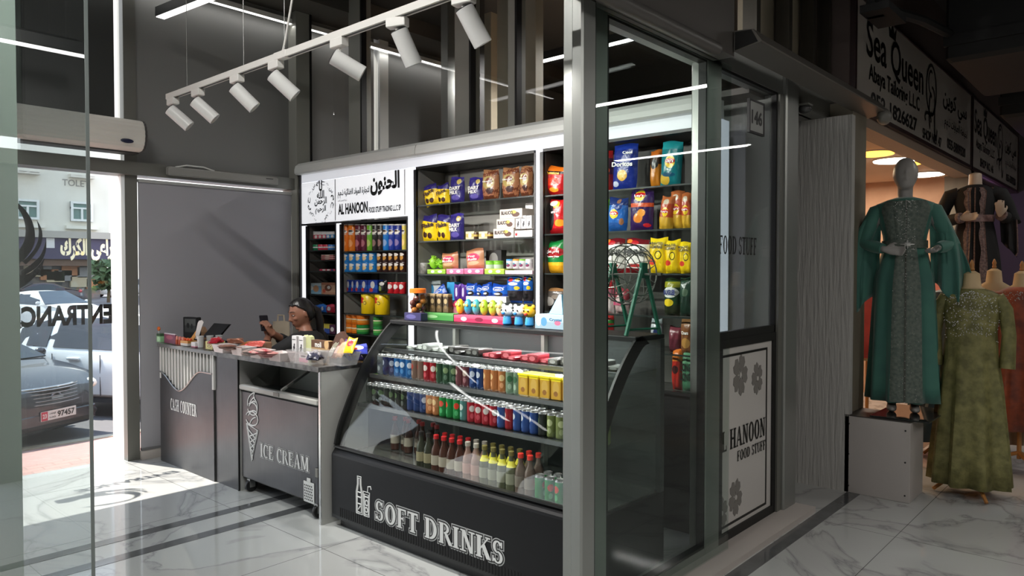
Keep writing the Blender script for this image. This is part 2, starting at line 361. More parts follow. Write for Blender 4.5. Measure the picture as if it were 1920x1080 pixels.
# roller blind over the closed part of the facade
t = thing('roller_blind', 'large grey roller blind pulled down behind the cash counter', 'blind', (3.25, FY - .05, 0))
M().box(-.72, .725, -.012, .006, .075, 2.35).obj('fabric', mat('blind_fabric', (158, 157, 162), .9, bump=(300, .05)), t)
M().box(-.72, .725, -.02, .012, .071, .09).obj('bottom_bar', mat('blind_bar', (120, 120, 122), .5), t)
M().box(-.725, .727, -.03, .01, 2.35, 2.375).obj('cassette', mat('blind_cassette', (170, 170, 168), .4), t)
t = thing('door_operator', 'long pale box fixed on the beam above the grey blind', 'door operator', (3.35, FY - .12, 2.42))
M().rbox(-.62, .42, -.06, 0, 0, .075, .01).obj('housing', mat('operator_cover', (140, 139, 134), .4), t)
M().box(.29, .36, -.064, -.058, .05, .056).obj('logo_plate', BLK, t)
M().tube([(-.55, -.03, .075), (-.45, -.03, .1), (-.3, -.03, .1), (-.2, -.03, .076)], .006).obj('cable', WHITE, t)
# entrance glazing with its stickers
d = struct('door_1', M().box(.12, 2.40, FY - .01, FY, .02, 2.40), GL)
struct('window_11', M().box(-3.66, -.9, FY - .01, FY, .02, 2.40), GL)  # extra glazing out of view, added to let more daylight in
INK = mat('black_vinyl', (10, 10, 10), .45)
a = P(210, 570, 'Y', FY); b = P(19, 605, 'Y', FY)
letters(d, 'ENTRANCE', a.x - b.x, .165, ((a.x + b.x) / 2, FY + .003, 1.245), INK, rz=PI, bold=.045, name='entrance_lettering')
def blade(outer, inner, nm):
    pts = [P(x, y, 'Y', FY) for x, y in outer + inner[::-1]]
    M().prism([(p.x, p.z) for p in pts], FY + .001, FY + .004).obj(nm, INK, d)
def q2(a, b, c, n=9):
    return [((1 - t) ** 2 * a[0] + 2 * t * (1 - t) * b[0] + t * t * c[0], (1 - t) ** 2 * a[1] + 2 * t * (1 - t) * b[1] + t * t * c[1]) for t in [i / n for i in range(n + 1)]]
blade(q2((-60, 400), (-20, 340), (24, 374)) + q2((24, 374), (66, 400), (66, 445)) + q2((66, 448), (64, 470), (42, 490)), q2((-60, 402), (-20, 380), (24, 379)) + q2((24, 379), (50, 405), (48, 438)) + q2((48, 438), (46, 465), (20, 482)), 'emblem_blade')
blade(q2((69, 413), (84, 432), (78, 455)) + q2((78, 455), (72, 475), (48, 496)), q2((69, 413), (76, 436), (70, 455)) + q2((70, 455), (62, 475), (42, 490)), 'emblem_blade')
blade(q2((86, 450), (90, 470), (78, 490)) + q2((78, 490), (66, 508), (40, 518)), q2((86, 450), (83, 468), (73, 482)) + q2((73, 482), (60, 496), (40, 508)), 'emblem_blade')
blade(q2((84, 482), (80, 508), (62, 522)) + q2((62, 522), (40, 545), (10, 550)), q2((84, 482), (72, 502), (56, 512)) + q2((56, 512), (36, 520), (6, 518)), 'emblem_blade')
blade(q2((42, 488), (30, 500), (40, 520)) + q2((40, 520), (20, 552), (-50, 540)), q2((20, 480), (-10, 500), (-20, 500)) + q2((-20, 500), (-40, 480), (-60, 500)), 'emblem_body')
# glass partition that runs behind the shelving, and what stands beyond it
PX = 4.36
for k, (y1, y0) in enumerate(((6.06, 5.86), (4.55, 4.37), (3.94, 3.86))):
    struct('trim_%d' % (10 + k), M().box(PX, PX + .12, y0, y1, 0, 4.3), mat('corner_pillar'))
    struct('trim_%d' % (14 + k), M().box(PX - .01, PX + .05, y0 - .022, y0, 0, 4.3), BLK)
for k, (y1, y0) in enumerate(((6.38, 6.06), (5.84, 4.55), (4.35, 3.94), (3.84, 1.98))):
    struct('window_%d' % (4 + k), M().box(PX + .04, PX + .05, y0, y1, 0, 4.3), GL)
TAN = mat('tan_panel', (160, 152, 134), .6, noise=(1.2, (148, 142, 126)))
m = M(); m.box(4.75, 4.85, 3.98, 4.42, 0, 4.3); struct('wall_panel', m, TAN)
struct('trim_18', M().box(4.7, 4.82, 5.0, 5.09, 0, 4.3), ALU)
struct('trim_19', M().box(4.8, 4.9, 4.72, 4.86, 0, 4.3), mat('dark_column', (60, 60, 58), .5))
struct('trim_20', M().box(5.6, 5.9, 5.3, 5.6, 0, 4.3), TAN)
m = M(); m.box(8.4, 8.5, 5.5, FY, 0, 4.3); m.box(8.4, 8.5, 1.95, 5.5, 2.8, 4.3); struct('wall_neighbour', m, mat('neighbour_wall', (48, 48, 47), .7))
struct('wall_kiosk_side', M().box(4.69, 4.73, 1.94, 3.3, 0, 2.74), mat('kiosk_side_grey', (150, 154, 150), .6))
# front glazing of the kiosk, along the corridor
GY = 1.9
struct('trim_21', M().rbox(2.46, 2.56, GY - .09, GY - .03, 0, 2.74, .012), ALU)
struct('trim_22', M().box(2.56, 2.57, GY - .08, GY - .02, 0, 2.74), BLK)
struct('trim_23', M().rbox(2.572, 2.75, GY - .02, GY + .1, 0, 2.95, .01), ALU)
struct('trim_24', M().rbox(3.70, 3.87, GY - .02, GY + .08, 0, 2.95, .01), ALU)
struct('trim_25', M().rbox(4.735, 4.94, GY - .05, GY + .12, 0, 2.95, .014), ALU)
struct('trim_26', M().box(4.67, 4.735, GY - .03, GY + .03, 0, 2.74), ALUD)
struct('trim_27', M().box(2.75, 4.735, GY - .02, GY + .1, 2.745, 2.95), ALU)
struct('trim_28', M().box(4.94, 5.8, GY - .02, GY + .1, 2.72, 2.95), ALUD)
struct('trim_29', M().box(2.75, 3.70, GY - .02, GY + .08, 0, .07), ALU)
m = M()
for x0, x1, z0, z1 in ((2.75, 2.762, .07, 2.745), (3.688, 3.70, .07, 2.745), (2.75, 3.70, 2.733, 2.745), (2.75, 3.7, .07, .082)): m.box(x0, x1, GY - .015, GY + .03, z0, z1)
struct('trim_30', m, BLK)
struct('window_8', M().box(2.57, 3.87, GY - .075, GY - .065, .03, 2.74), glass('tinted_glass', (.84, .89, .87)))
struct('window_9', M().box(3.87, 4.67, GY, GY + .01, 1.25, 2.745), GL)
m = M()
for x0, x1, z0, z1 in ((4.655, 4.67, 1.2, 2.745), (3.87, 4.67, 2.73, 2.745), (3.87, 4.67, 1.2, 1.25)): m.box(x0, x1, GY - .012, GY + .02, z0, z1)
struct('trim_31', m, BLK)
struct('trim_32', M().box(2.4, 4.95, GY - .18, GY + .1, .0, .035), mat('marble_skirting'))
# lower printed panel
t = thing('printed_panel', 'white lower glass panel with grey flowers and black shop name', 'panel', (4.27, GY - .005, .035))
M().box(-.41, .405, 0, .02, 0, 1.17).obj('board', mat('panel_white', (192, 188, 184), .3), t)
def frame(m, x0, x1, z0, z1, k, y0, y1): return m.box(x0, x1, y0, y1, z0, z0 + k).box(x0, x1, y0, y1, z1 - k, z1).box(x0, x0 + k, y0, y1, z0 + k, z1 - k).box(x1 - k, x1, y0, y1, z0 + k, z1 - k)
frame(M(), -.41, .405, 0, 1.17, .05, -.012, 0).obj('outer_frame', BLK, t)
frame(M(), -.5 + .12, .285, .075, 1.08, .014, -.003, 0).obj('printed_border', INK, t)
FL = mat('flower_print', (118, 114, 110), .5)
def flower(px, py, s, rot):
    p = P(px, py, 'Y', GY); m = M()
    for k in range(5):
        g = rot + k * 2 * PI / 5; dx, dz = math.cos(g), math.sin(g); pts = []
        for (u, v) in ((.12, .0), (.35, .3), (.75, .42), (1.0, .26), (.9, .05), (1.0, -.18), (.78, -.4), (.36, -.28)):
            pts.append((dx * u - dz * v, dz * u + dx * v))
        m.prism([(x * s * .8, z * s) for x, z in pts], -.0025 - .0002 * k, 0)
    o = m.obj('flower_print', FL, t, False, (p.x - 4.27, 0, p.z - .035))
    mm = M(); mm.lathe([(.014, 0), (.014, .003)], n=12); mm.xf(Matrix.Rotation(PI / 2, 4, 'X')); mm.obj('flower_centre', mat('panel_white'), o, False, (0, -.0028, 0))
flower(1386, 703, .125, 1.2); flower(1418, 709, .1, .6); flower(1377, 932, .11, 1.0); flower(1351, 962, .095, .4)
for s, a, b, h in (('AL HANOON', (1338, 818), (1433, 787), .118), ('FOOD STUFF', (1380, 846), (1433, 835), .062)):
    a = P(*a, 'Y', GY); b = P(*b, 'Y', GY)
    letters(t, s, b.x - a.x, h, ((a.x + b.x) / 2 - 4.27, -.003, {'A': .615, 'F': .498}[s[0]] - .035), INK, serif=True)
o = thing('window_lettering', 'black food stuff lettering stuck on the upper glass pane', 'lettering', (4.135, GY - .003, 1.75))
letters(o, 'FOOD STUFF', .51, .105, (0, 0, 0), INK, serif=True)
o = thing('number_sign', 'square hanging number sign in a black frame behind the upper pane', 'sign', (4.315, GY - .03, 2.53))
M().box(-.105, .105, 0, .012, -.1, .095).obj('plate', mat('sign_face', (150, 152, 148), .3), o)
frame(M(), -.108, .108, -.103, .098, .012, -.003, .014).obj('frame', BLK, o)
letters(o, '146', .15, .085, (0, -.002, -.005), INK, bold=.03)
# header, tube and shutter housing above the glazing
HB = mat('brown_header', (84, 80, 76), .55)
struct('trim_33', M().box(1.9, 3.72, 1.74, 1.86, 2.74, 3.12), HB)
m = M(); m.tube([(1.9, 1.72, 2.72), (3.45, 1.72, 2.72), (3.47, 1.72, 2.72)], .035, 12); struct('trim_34', m, mat('tube_grey', (88, 85, 82), .4), smooth=True)
t = thing('shutter_housing', 'long brown grey shutter housing running above the corridor glazing', 'shutter housing', (3.70, 1.7, 2.76))
M().prism([(.03, 0), (-.115, .024), (-.12, .03), (-.07, .10), (.03, .11)], 0, 2.3, ax='yz').obj('casing', mat('housing_grey', (92, 88, 82), .45), t)
M().prism([(.025, .006), (-.10, .028), (-.065, .095), (.025, .1)], -.004, .0, ax='yz').obj('end_opening', mat('housing_dark', (20, 19, 18), .8), t)
m = M(); m.ell((2.26, -.1, -.01), (.07, .05, .06)); m.obj('sensor_cap', mat('cap_grey', (120, 118, 112), .4), t, True)
t = thing('dome_camera', 'small grey dome fixture under the header by the white wall', 'camera', (5.02, 1.84, 2.69))
m = M(); m.ell((0, 0, 0), (.045, .045, .035)); m.obj('dome', mat('dome_grey', (60, 60, 60), .2), t, True); M().rbox(-.04, .04, -.04, .04, .02, .035).obj('mount', ALUD, t)
struct('window_10', M().box(2.75, 5.7, GY + .03, GY + .04, 2.95, 4.3), GL)
BP = mat('brown_panel', (196, 184, 160), .5, noise=(.8, (128, 120, 104), (3, 1, .3)))
struct('wall_upper', M().box(4.45, 5.8, GY + .1, GY + .16, 2.96, 4.3), BP)
for k, x in enumerate((4.35, 4.86, 5.3, 5.62)): struct('trim_%d' % (35 + k), M().box(x, x + .055, GY - .01, GY + .08, 2.95, 4.3), mat('dark_mullion', (70, 66, 58), .3, .4))
# recess with the textured white wall beside the dress shop
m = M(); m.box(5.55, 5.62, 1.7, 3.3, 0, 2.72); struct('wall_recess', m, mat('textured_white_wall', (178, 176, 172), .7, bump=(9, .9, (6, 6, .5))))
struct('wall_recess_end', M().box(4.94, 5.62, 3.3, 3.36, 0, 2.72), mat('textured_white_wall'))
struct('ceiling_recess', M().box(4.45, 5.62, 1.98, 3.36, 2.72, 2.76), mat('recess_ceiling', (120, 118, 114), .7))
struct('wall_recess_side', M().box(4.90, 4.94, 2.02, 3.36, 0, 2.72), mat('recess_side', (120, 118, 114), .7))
# the dress shop: pilaster, header, room behind
SY = 1.75
STONE = mat('beige_stone', (132, 124, 108), .6, noise=(5, (116, 108, 94), (1, 1, .3)))
struct('trim_40', M().box(5.625, 5.95, SY - .03, SY + .2, 0, 2.83), STONE)
struct('trim_41', M().box(5.95, 10.35, SY + .02, SY + .2, 2.72, 2.83), mat('header_beige', (150, 132, 116), .6))
struct('trim_42', M().box(10.2, 10.6, SY + .02, SY + .3, 0, 2.83), STONE)
struct('wall_shopfront', M().box(5.72, 14, SY + .03, SY + .2, 2.83, 4.3), mat('shopfront_wall', (96, 84, 80), .8))
PEACH = mat('peach_wall', (200, 160, 130), .8, noise=(3, (186, 146, 118)))
struct('wall_dress_shop_back', M().box(5.62, 13, 5.4, 5.5, 0, 2.75), PEACH)
struct('wall_dress_shop_side', M().box(5.62, 5.7, SY + .2, 5.4, 0, 2.75), PEACH)
struct('wall_dress_shop_end', M().box(10.3, 10.4, SY + .2, 5.4, 0, 2.75), PEACH)
struct('ceiling_dress_shop', M().box(5.62, 13, SY + .2, 5.5, 2.75, 2.8), mat('peach_ceiling', (214, 184, 156), .8))
struct('wall_dress_shop_far', M().box(10.6, 14, SY + .9, SY + 1, 0, 2.83), mat('lilac_wall', (170, 140, 170), .8))
t = thing('ceiling_cove', 'stepped ceiling drop inside the dress shop', 'ceiling cove', (7.2, 3.7, 2.5)); M().box(-.2, 1.2, -.06, .06, 0, .25).obj('beam', mat('peach_ceiling'), t)
area((7.4, 3.4, 2.7), 1.6, 1.6, 26, (1, .74, .46)); area((9.3, 2.9, 2.7), 1.2, 1.2, 16, (1, .86, .7))
light('lamp_light', 'POINT', (11.8, 2.3, 2.5), 9, (.75, .45, 1), shadow_soft_size=.1)
for k, (px, py, r, c, e) in enumerate(((1640, 288, .17, (255, 176, 60), 2.6), (1678, 301, .2, (255, 250, 240), 3.2), (1708, 306, .1, (255, 190, 90), 2.2), (1735, 327, .2, (255, 250, 240), 3.0))):
    p = P(px, py, 'Z', 2.735)
    o = thing('ceiling_light', ('round amber ceiling light just inside the dress shop opening', 'long white ceiling light beside the mannequin head', 'small amber ceiling light behind the mannequin head', 'white ceiling light deepest in the dress shop')[k], 'ceiling light', (p.x, p.y, 2.735))
    M().lathe([(r * .3, -.03), (r, -.012), (r, .015)], n=24).obj('diffuser', mat('diffuser_%s' % ('amber' if c[2] < 150 else 'white'), c, .5, emit=e), o, True)
    M().lathe([(r * 1.05, .0), (r * 1.05, .015)], n=24).obj('rim', WHITE, o)
# the two shop signs
SG = mat('sign_board', (172, 166, 158), .4)
def shop_sign(nm, label, x0, x1, tx):
    t = thing(nm, label, 'sign', ((x0 + x1) / 2, SY, 3.24))
    hw = (x1 - x0) / 2
    M().box(-hw, hw, 0, .03, -.41, .41).obj('board', SG, t)
    frame(M(), -hw - .03, hw + .03, -.44, .44, .035, -.012, .03).obj('frame', mat('sign_frame', (40, 16, 16), .4), t)
    for s, u0, u1, v, h, b in tx:
        letters(t, s, (u1 - u0) * 2 * hw, h, ((u0 + u1 - 1) * hw, -.004, v), INK, bold=b)
    m = M()                                # the drawn figure between the two names
    def ring(cx, cz, rx, rz, a0, a1, t0, n=20):
        m.add([(cx + (rx + q) * math.cos(math.radians(a0 + (a1 - a0) * i / n)), -.004, cz + (rz + q) * math.sin(math.radians(a0 + (a1 - a0) * i / n))) for q in (-t0, t0) for i in range(n + 1)], [(i, i + 1, n + 2 + i, n + 1 + i) for i in range(n)])
    cx = (.545 - .5) * 2 * hw
    ring(cx, .05, .2, .24, -60, 300, .016); ring(cx - .02, .12, .09, .11, 60, 280, .014); ring(cx + .04, -.05, .1, .13, -120, 100, .014); ring(cx - .12, -.24, .12, .05, -30, 220, .016); ring(cx + .2, -.2, .06, .2, 150, 330, .02); ring(cx - .02, -.16, .06, .16, 60, 260, .02)
    m.obj('emblem', INK, t, False, (0, 0, .07))
    m = M(); qx = (.225 - .5) * 2 * hw     # small crown over the Q
    m.prism([(-.09, 0), (.09, 0), (.12, .11), (.05, .05), (0, .13), (-.05, .05), (-.12, .11)], -.004, -.002); m.obj('crown', INK, t, False, (qx, 0, .3))
    return t
AR1 = arabic('سي كوين'); AR2 = arabic('لخياطة العبايات ذ.م.م')
shop_sign('shop_sign', 'large white dress shop sign above the mannequin, shop no. 47', 5.77, 10.02, (
    ('Sea Queen', .06, .47, .13, .34, .015), ('Abaya Tailoring L.L.C', .075, .44, -.115, .17, .02), ('052-1826627', .09, .42, -.3, .13, .03), ('SHOP NO. 47', .47, .65, -.335, .1, .03), (AR1, .66, .94, .12, .26, .025), (AR2, .68, .95, -.1, .14, .01), ('055-5809320', .71, .93, -.3, .11, .03)))
shop_sign('shop_sign', 'second white dress shop sign further along the corridor, shop no. 46', 10.12, 13.6, (
    ('Sea Queen', .03, .46, .13, .34, .015), ('Abaya Tailoring L.L.C', .06, .42, -.115, .15, .02), ('SHOP NO. 46', .14, .4, -.3, .11, .03), (AR1, .66, .95, .12, .26, .025), (AR2, .68, .96, -.1, .14, .01), ('055-5809320', .7, .95, -.3, .11, .03)))
# black ducts hung under the corridor ceiling
DK = mat('duct_black', (8, 8, 8), .7)
for k, (x, y, yy, l) in enumerate(((1772, 118, 1.3, 'broad black duct box hanging before the large dress shop sign'), (1874, 222, 1.25, 'lower black duct box hanging before the second dress shop sign'))):
    p = P(x, y, 'Y', yy); t = thing('air_duct', l, 'duct', (p.x, yy, p.z), group=None)
    M().rbox(0, 1.5, -.9, 0, 0, 4.28 - p.z, .03).obj('duct', DK, t); M().box(-.02, .02, -.92, .01, .12, .2).obj('flange', DK, t)
p = P(1640, 30, 'Y', 1.5); t = thing('pipe_bracket', 'black pipe bracket under the ceiling in front of the sign corner', 'bracket', (p.x, 1.5, p.z))
m = M(); m.tube([(-.1, 0, .05), (.6, -.15, .09), (1.6, -.3, .1)], .035); m.obj('pipe', DK, t); m = M(); m.box(.0, .05, -.05, .05, 0, 4.29 - p.z); m.obj('hanger', DK, t); M().box(-.12, .3, -.12, .06, 0, .05).obj('plate', DK, t)
# near glass panel and its post at the picture's edge
t = thing('glass_panel', 'frameless glass panel standing close by the entrance passage', 'glass panel', (.8, 3.0, 0))
M().box(0, .01, -.56, .75, .01, 3.2).obj('pane', glass('edge_glass', (.93, .97, .97)), t); M().box(.0, .01, -.564, -.5605, .01, 3.2).obj('polished_edge', mat('glass_edge', (120, 128, 126), .2), t)
a = P(36, 500, 'Y', 3.9); struct('trim_43', M().box(a.x - .12, a.x, 3.9, 3.96, 0, 4.3), mat('post_grey', (186, 196, 184), .5))
# ================================================================ street outside
PAVE = bricks('pink_brick_paving', (196, 152, 142), (182, 140, 132), (160, 128, 120), .2, .1)
m = M(); m.add([(-14, FY + .1, -.02), (14, FY + .1, -.02), (14, 10.4, -.6), (-14, 10.4, -.6)], [(0, 1, 2, 3)]); m.box(-14, 14, FY + .1, FY + .5, -.2, -.018); struct('pavement', m, PAVE)
struct('kerb', M().box(-14, 14, 10.4, 10.55, -.8, -.585), mat('kerb_stone', (190, 180, 160), .8))
struct('street', M().box(-60, 90, 10.55, 140, -.8, -.6), mat('asphalt', (112, 110, 112), .85, noise=(.6, (98, 96, 98))))
BY = 62.0
def B(x, y, Y=BY): return P(x, y, 'Y', Y)
t = thing('apartment_building', 'cream building across the street with two windows above a dark shop sign', 'building', (24, BY, -.6))
def rel(p): return (p.x - 24, p.y - BY, p.z + .6)
r = rel(B(207, 400)); CREAM = mat('cream_plaster', (226, 222, 210), .9, noise=(.4, (218, 213, 200)))
M().box(-30, r[0], .3, 12, 5.2, 22).obj('wall', CREAM, t)
a = rel(B(20, 444)); b = rel(B(212, 487))
M().box(-30, r[0] + .3, -.6, .3, b[2], a[2]).obj('sign_board', mat('purple_sign', (72, 66, 92), .6), t)
M().box(-30, r[0] + .5, -.9, .5, a[2], a[2] + .5).obj('canopy_edge', mat('canopy_grey', (176, 170, 160), .8), t)
M().box(-30, r[0] - .4, 1.2, 1.5, 0, b[2]).obj('shop_front', mat('shop_front_dark', (74, 74, 84), .5, noise=(1.1, (120, 112, 104), (1, 1, 1.5))), t)
M().box(-30, r[0] - .2, -.3, 1.2, b[2] - .5, b[2]).obj('awning', mat('brown_awning', (112, 88, 74), .7), t)
q0 = rel(B(108, 480)); q1 = rel(B(205, 462))
letters(t, arabic('راعي الكرك'), (q1[0] - q0[0]), 2.1, ((q0[0] + q1[0]) / 2, -.62, (q0[2] + q1[2]) / 2), mat('sign_cream', (240, 226, 190), .6, emit=.3), bold=.05, name='sign_lettering')
q0 = rel(B(82, 465)); q1 = rel(B(97, 447)); M().box(q0[0], q1[0], -.63, -.6, q0[2], q1[2]).obj('menu_picture', mat('menu_white', (226, 224, 222), .6), t)
q0 = rel(B(22, 465)); q1 = rel(B(30, 446)); M().box(q0[0], q1[0], -.63, -.6, q0[2], q1[2]).obj('menu_picture', mat('menu_white'), t)
q0 = rel(B(102, 540)); q1 = rel(B(125, 500)); M().box(q0[0], q1[0], 1.1, 1.2, q0[2], q1[2]).obj('doorway', mat('doorway_dark', (40, 44, 58), .4), t)
for k in range(9):
    q = rel(B(72 + k * 14.2 + random.uniform(-3, 3), 512 + random.uniform(-8, 22)))
    M().box(q[0] - .6, q[0] + .6, .9, 1.2, q[2] - .4, q[2] + .4).obj('display', mat('stall_%d' % (k % 3), ((206, 190, 160), (150, 150, 150), (190, 130, 90))[k % 3], .7), t)
for x0, x1 in ((30, 74), (133, 175)):
    a = rel(B(x0, 372 + (x0 > 100) * 5)); b = rel(B(x1, 412 + (x0 > 100) * 4)); wx, wz = (a[0] + b[0]) / 2, (a[2] + b[2]) / 2; hw, hh = (b[0] - a[0]) / 2, (a[2] - b[2]) / 2
    f = frame(M(), wx - hw, wx + hw, wz - hh, wz + hh, .16, -.02, .3).box(wx - hw, wx + hw, 0, .3, wz + hh * .25, wz + hh * .25 + .12).box(wx - .07, wx + .07, 0, .3, wz - hh, wz + hh * .25).obj('window', WHITE, t)
    M().box(wx - hw, wx + hw, .15, .25, wz - hh, wz + hh).obj('pane', mat('green_pane', (96, 128, 122), .1), f)
    M().box(wx - hw - .35, wx + hw + .35, -.1, .3, wz - hh - .6, wz - hh - .35).obj('sill', CREAM, f)
for x0, x1 in ((24, 74), (130, 176)):
    a = rel(B(x0, 318 + (x0 > 100) * 8)); b = rel(B(x1, 328 + (x0 > 100) * 8))
    f = M().box(a[0], b[0], -.3, .3, b[2], a[2]).obj('air_conditioner', mat('unit_cream', (214, 208, 196), .7), t)
    for k in range(2): M().box(a[0] + .3 + k * (b[0] - a[0] - .3) / 2, a[0] + (k + 1) * (b[0] - a[0] - .1) / 2, -.32, -.3, b[2] + .15, a[2] - .1).obj('grille', mat('grille_dark', (90, 90, 88), .7), f)
q = rel(B(145, 343)); letters(t, 'TOLET', 1.9, .5, (q[0], .28, q[2]), mat('tolet_grey', (150, 146, 140), .7), bold=.02, name='notice_lettering')
def tree(nm, label, loc, s):
    t = thing(nm, label, 'tree', loc); m = M(); m.tube([(0, 0, 0), (.05, 0, .8), (.03, .05, 1.6)], [.12, .1, .07]); m.obj('trunk', mat('bark', (96, 80, 64), .9), t)
    m = M()
    for i in range(260):
        g, h, q = random.uniform(0, 2 * PI), random.uniform(1.0, 2.9), random.uniform(.2, 1.0) * s
        c = Vector((q * math.cos(g), q * math.sin(g), h)); e = Vector((random.uniform(-1, 1), random.uniform(-1, 1), random.uniform(-.6, .6))).normalized() * .26; f = e.orthogonal() * .8
        m.add([c - e, c + f, c + e, c - f], [(0, 1, 2, 3)])
    m.obj('crown', mat('leaf_green', (70, 92, 58), .8), t)
p = P(203, 548, 'Y', 55); tree('street_tree', 'small green tree beside the dark shop front across the street', (p.x, p.y, -.6), 1.0)
# ---------------------------------------------------------------- cars
def car(label, cat, loc, heading, col, L=4.5, W=.88, kind='sedan', group=None, plate=None, detail=True, gt=(52, 60, 68)):
    """Nose towards local +X; heading turns it about Z."""
    t = thing('car', label, cat, loc, heading, group)
    suv = kind != 'sedan'; h = 1.45 if not suv else 1.62
    h2 = L / 2
    # stations along the length: x, belt height, roof height, half width, lowest height
    if not suv: st = [(-h2, .78, .80, .62, .42), (-h2 + .12, .92, .96, .8, .3), (-h2 + .55, 1.0, 1.04, .86, .24), (-h2 + .95, 1.0, 1.14, .88, .22), (-h2 + 1.55, .98, 1.40, .89, .22), (-.25, .96, h, .89, .22), (.35, .95, 1.42, .89, .22), (.8, .94, 1.18, .89, .22), (1.15, .93, .98, .88, .22), (h2 - .75, .88, .92, .87, .22), (h2 - .3, .8, .83, .80, .22), (h2 - .06, .68, .70, .62, .24), (h2, .55, .57, .5, .28)]
    else: st = [(-h2, .8, .84, .66, .45), (-h2 + .08, 1.0, 1.2, .8, .32), (-h2 + .4, 1.02, 1.52, .87, .28), (-h2 + .9, 1.0, h - .02, .9, .26), (-.3, .98, h, .9, .26), (.3, .97, h - .06, .9, .26), (.75, .97, 1.38, .9, .26), (1.15, .96, 1.08, .89, .26), (h2 - .7, .94, 1.0, .87, .26), (h2 - .25, .86, .9, .8, .26), (h2 - .04, .72, .74, .64, .28), (h2, .58, .6, .52, .32)]
    rings = []
    for x, bz, rz_, hw, lz in st:
        gh = rz_ - bz; rw = hw * (1 - .34 * min(1, gh / .5)); half = [(hw * .86, lz), (hw * .98, lz + .1), (hw, lz + (bz - lz) * .55), (hw * .965, bz - .04), (hw * .93, bz), (rw + .02, bz + gh * .86), (rw * .86, rz_), (rw * .4, rz_ + .015)]
        rings.append([(x, -a, z) for a, z in half] + [(x, a, z) for a, z in half[::-1]])
    paint = mat('paint_%d_%d_%d' % col, col, .25, coat=.6)
    M().loft(rings).obj('body', paint, t, 35)
    gm = mat('car_glass_%d' % gt[0], gt, .08)
    cab = [i for i, s in enumerate(st) if s[2] - s[1] > .1]
    def strip(i0, i1, a0, a1, nm, side):    # side window between two stations
        m = M(); vs = []
        for i, f in ((i0, a0), (i1, a1)):
            k = i if f == 0 else i
            A = [rings[i][q] for q in (4, 5)]; Bq = [rings[min(i + 1, len(rings) - 1)][q] for q in (4, 5)]
            vs.append([tuple(A[q][c] + (Bq[q][c] - A[q][c]) * f for c in range(3)) for q in (0, 1)])
        (p0, p1), (p2, p3) = vs
        up = lambda p, q, f: tuple(p[c] + (q[c] - p[c]) * f for c in range(3))
        quad = [up(p0, p1, .08), up(p2, p3, .08), up(p2, p3, .93), up(p0, p1, .93)]
        quad = [(x, side * (abs(y) + .012), z) for x, y, z in quad]
        inn = [(x, y - side * .02, z) for x, y, z in quad]
        m.add(quad + inn, [(0, 1, 2, 3), (7, 6, 5, 4), (0, 4, 5, 1), (1, 5, 6, 2), (2, 6, 7, 3), (3, 7, 4, 0)]); m.obj(nm, gm, t)
    for side in (-1, 1):
        if not suv:
            strip(3, 4, .35, .9, 'side_window', side); strip(4, 5, .05, .62, 'side_window', side); strip(5, 6, -.28, .95, 'side_window', side)
        else:
            strip(1, 2, .55, .95, 'side_window', side); strip(2, 3, .15, .95, 'side_window', side); strip(3, 4, .1, .55, 'side_window', side); strip(4, 5, -.3, .95, 'side_window', side)
    ws = cab[-1]
    m = M(); A, Bq = rings[ws - 1 if not suv else ws - 1], rings[ws + 1]
    c0 = [A[6], A[9]]; c1 = [rings[ws + 1][5], rings[ws + 1][10]]
    off = Vector((.03, 0, .03)); quad = [Vector(c0[0]) + off, Vector(c0[1]) + off, Vector(c1[1]) + off, Vector(c1[0]) + off]
    m.add([tuple(p) for p in quad] + [tuple(p - off * .6) for p in quad], [(0, 1, 2, 3), (7, 6, 5, 4), (0, 4, 5, 1), (1, 5, 6, 2), (2, 6, 7, 3), (3, 7, 4, 0)]); m.obj('windscreen', gm, t)
    for x in (-L / 2 + .85, L / 2 - .85):
        for s in (-1, 1):
            m = M(); m.lathe([(.12, -.1), (.31, -.1), (.335, -.06), (.335, .08), (.3, .1), (.22, .09)], n=22); m.xf(Matrix.Rotation(PI / 2, 4, 'X')); w_ = m.obj('wheel', mat('tyre', (22, 22, 22), .8), t, True, (x, s * .76, .335))
            m = M(); m.lathe([(.21, -.0), (.21, .02)], n=22)
            for k in range(6): g = k * PI / 3; m.add([(.03 * -math.sin(g), .03 * math.cos(g), .03), (.03 * math.sin(g), -.03 * math.cos(g), .03), (.2 * math.cos(g) + .03 * math.sin(g), .2 * math.sin(g) - .03 * math.cos(g), .03), (.2 * math.cos(g) - .03 * math.sin(g), .2 * math.sin(g) + .03 * math.cos(g), .03)], [(0, 1, 2, 3)])
            m.xf(Matrix.Rotation(PI / 2 * (1 if s < 0 else -1), 4, 'X')); m.obj('rim', mat('alloy', (150, 150, 152), .3, .6), w_, False, (0, s * .095, 0))
    if detail:
        for s in (-1, 1):
            m = M(); m.ell((.95, s * (W + .1), 1.03), (.06, .09, .07)); m.obj('mirror', paint, t, True)
            m = M(); m.ell((L / 2 - .27, s * .64, .68), (.2, .17, .09)); m.obj('headlight', mat('headlight', (225, 225, 215), .1), t, True)
            m = M(); m.ell((-L / 2 + .12, s * .68, .9), (.12, .15, .1)); m.obj('tail_light', mat('tail_red', (190, 30, 40), .2), t, True)
            for x in (-.75, .25): M().rbox(x - .12, x + .1, s * (.9) - .02, s * .9 + .02, .86, .9, .01).obj('door_handle', paint, t)
            for x in (-1.15 if suv else -1.0, -.28, .82): M().box(x - .004, x + .004, s * .892 - .006, s * .892 + .006, .34, .95).obj('door_seam', mat('seam', (70, 70, 72), .6), t)
            M().box(-L / 2 + 1.3, L / 2 - 1.3, s * .85 - .03, s * .85 + .03, .24, .3).obj('sill', mat('sill_grey', (50, 50, 52), .7), t)
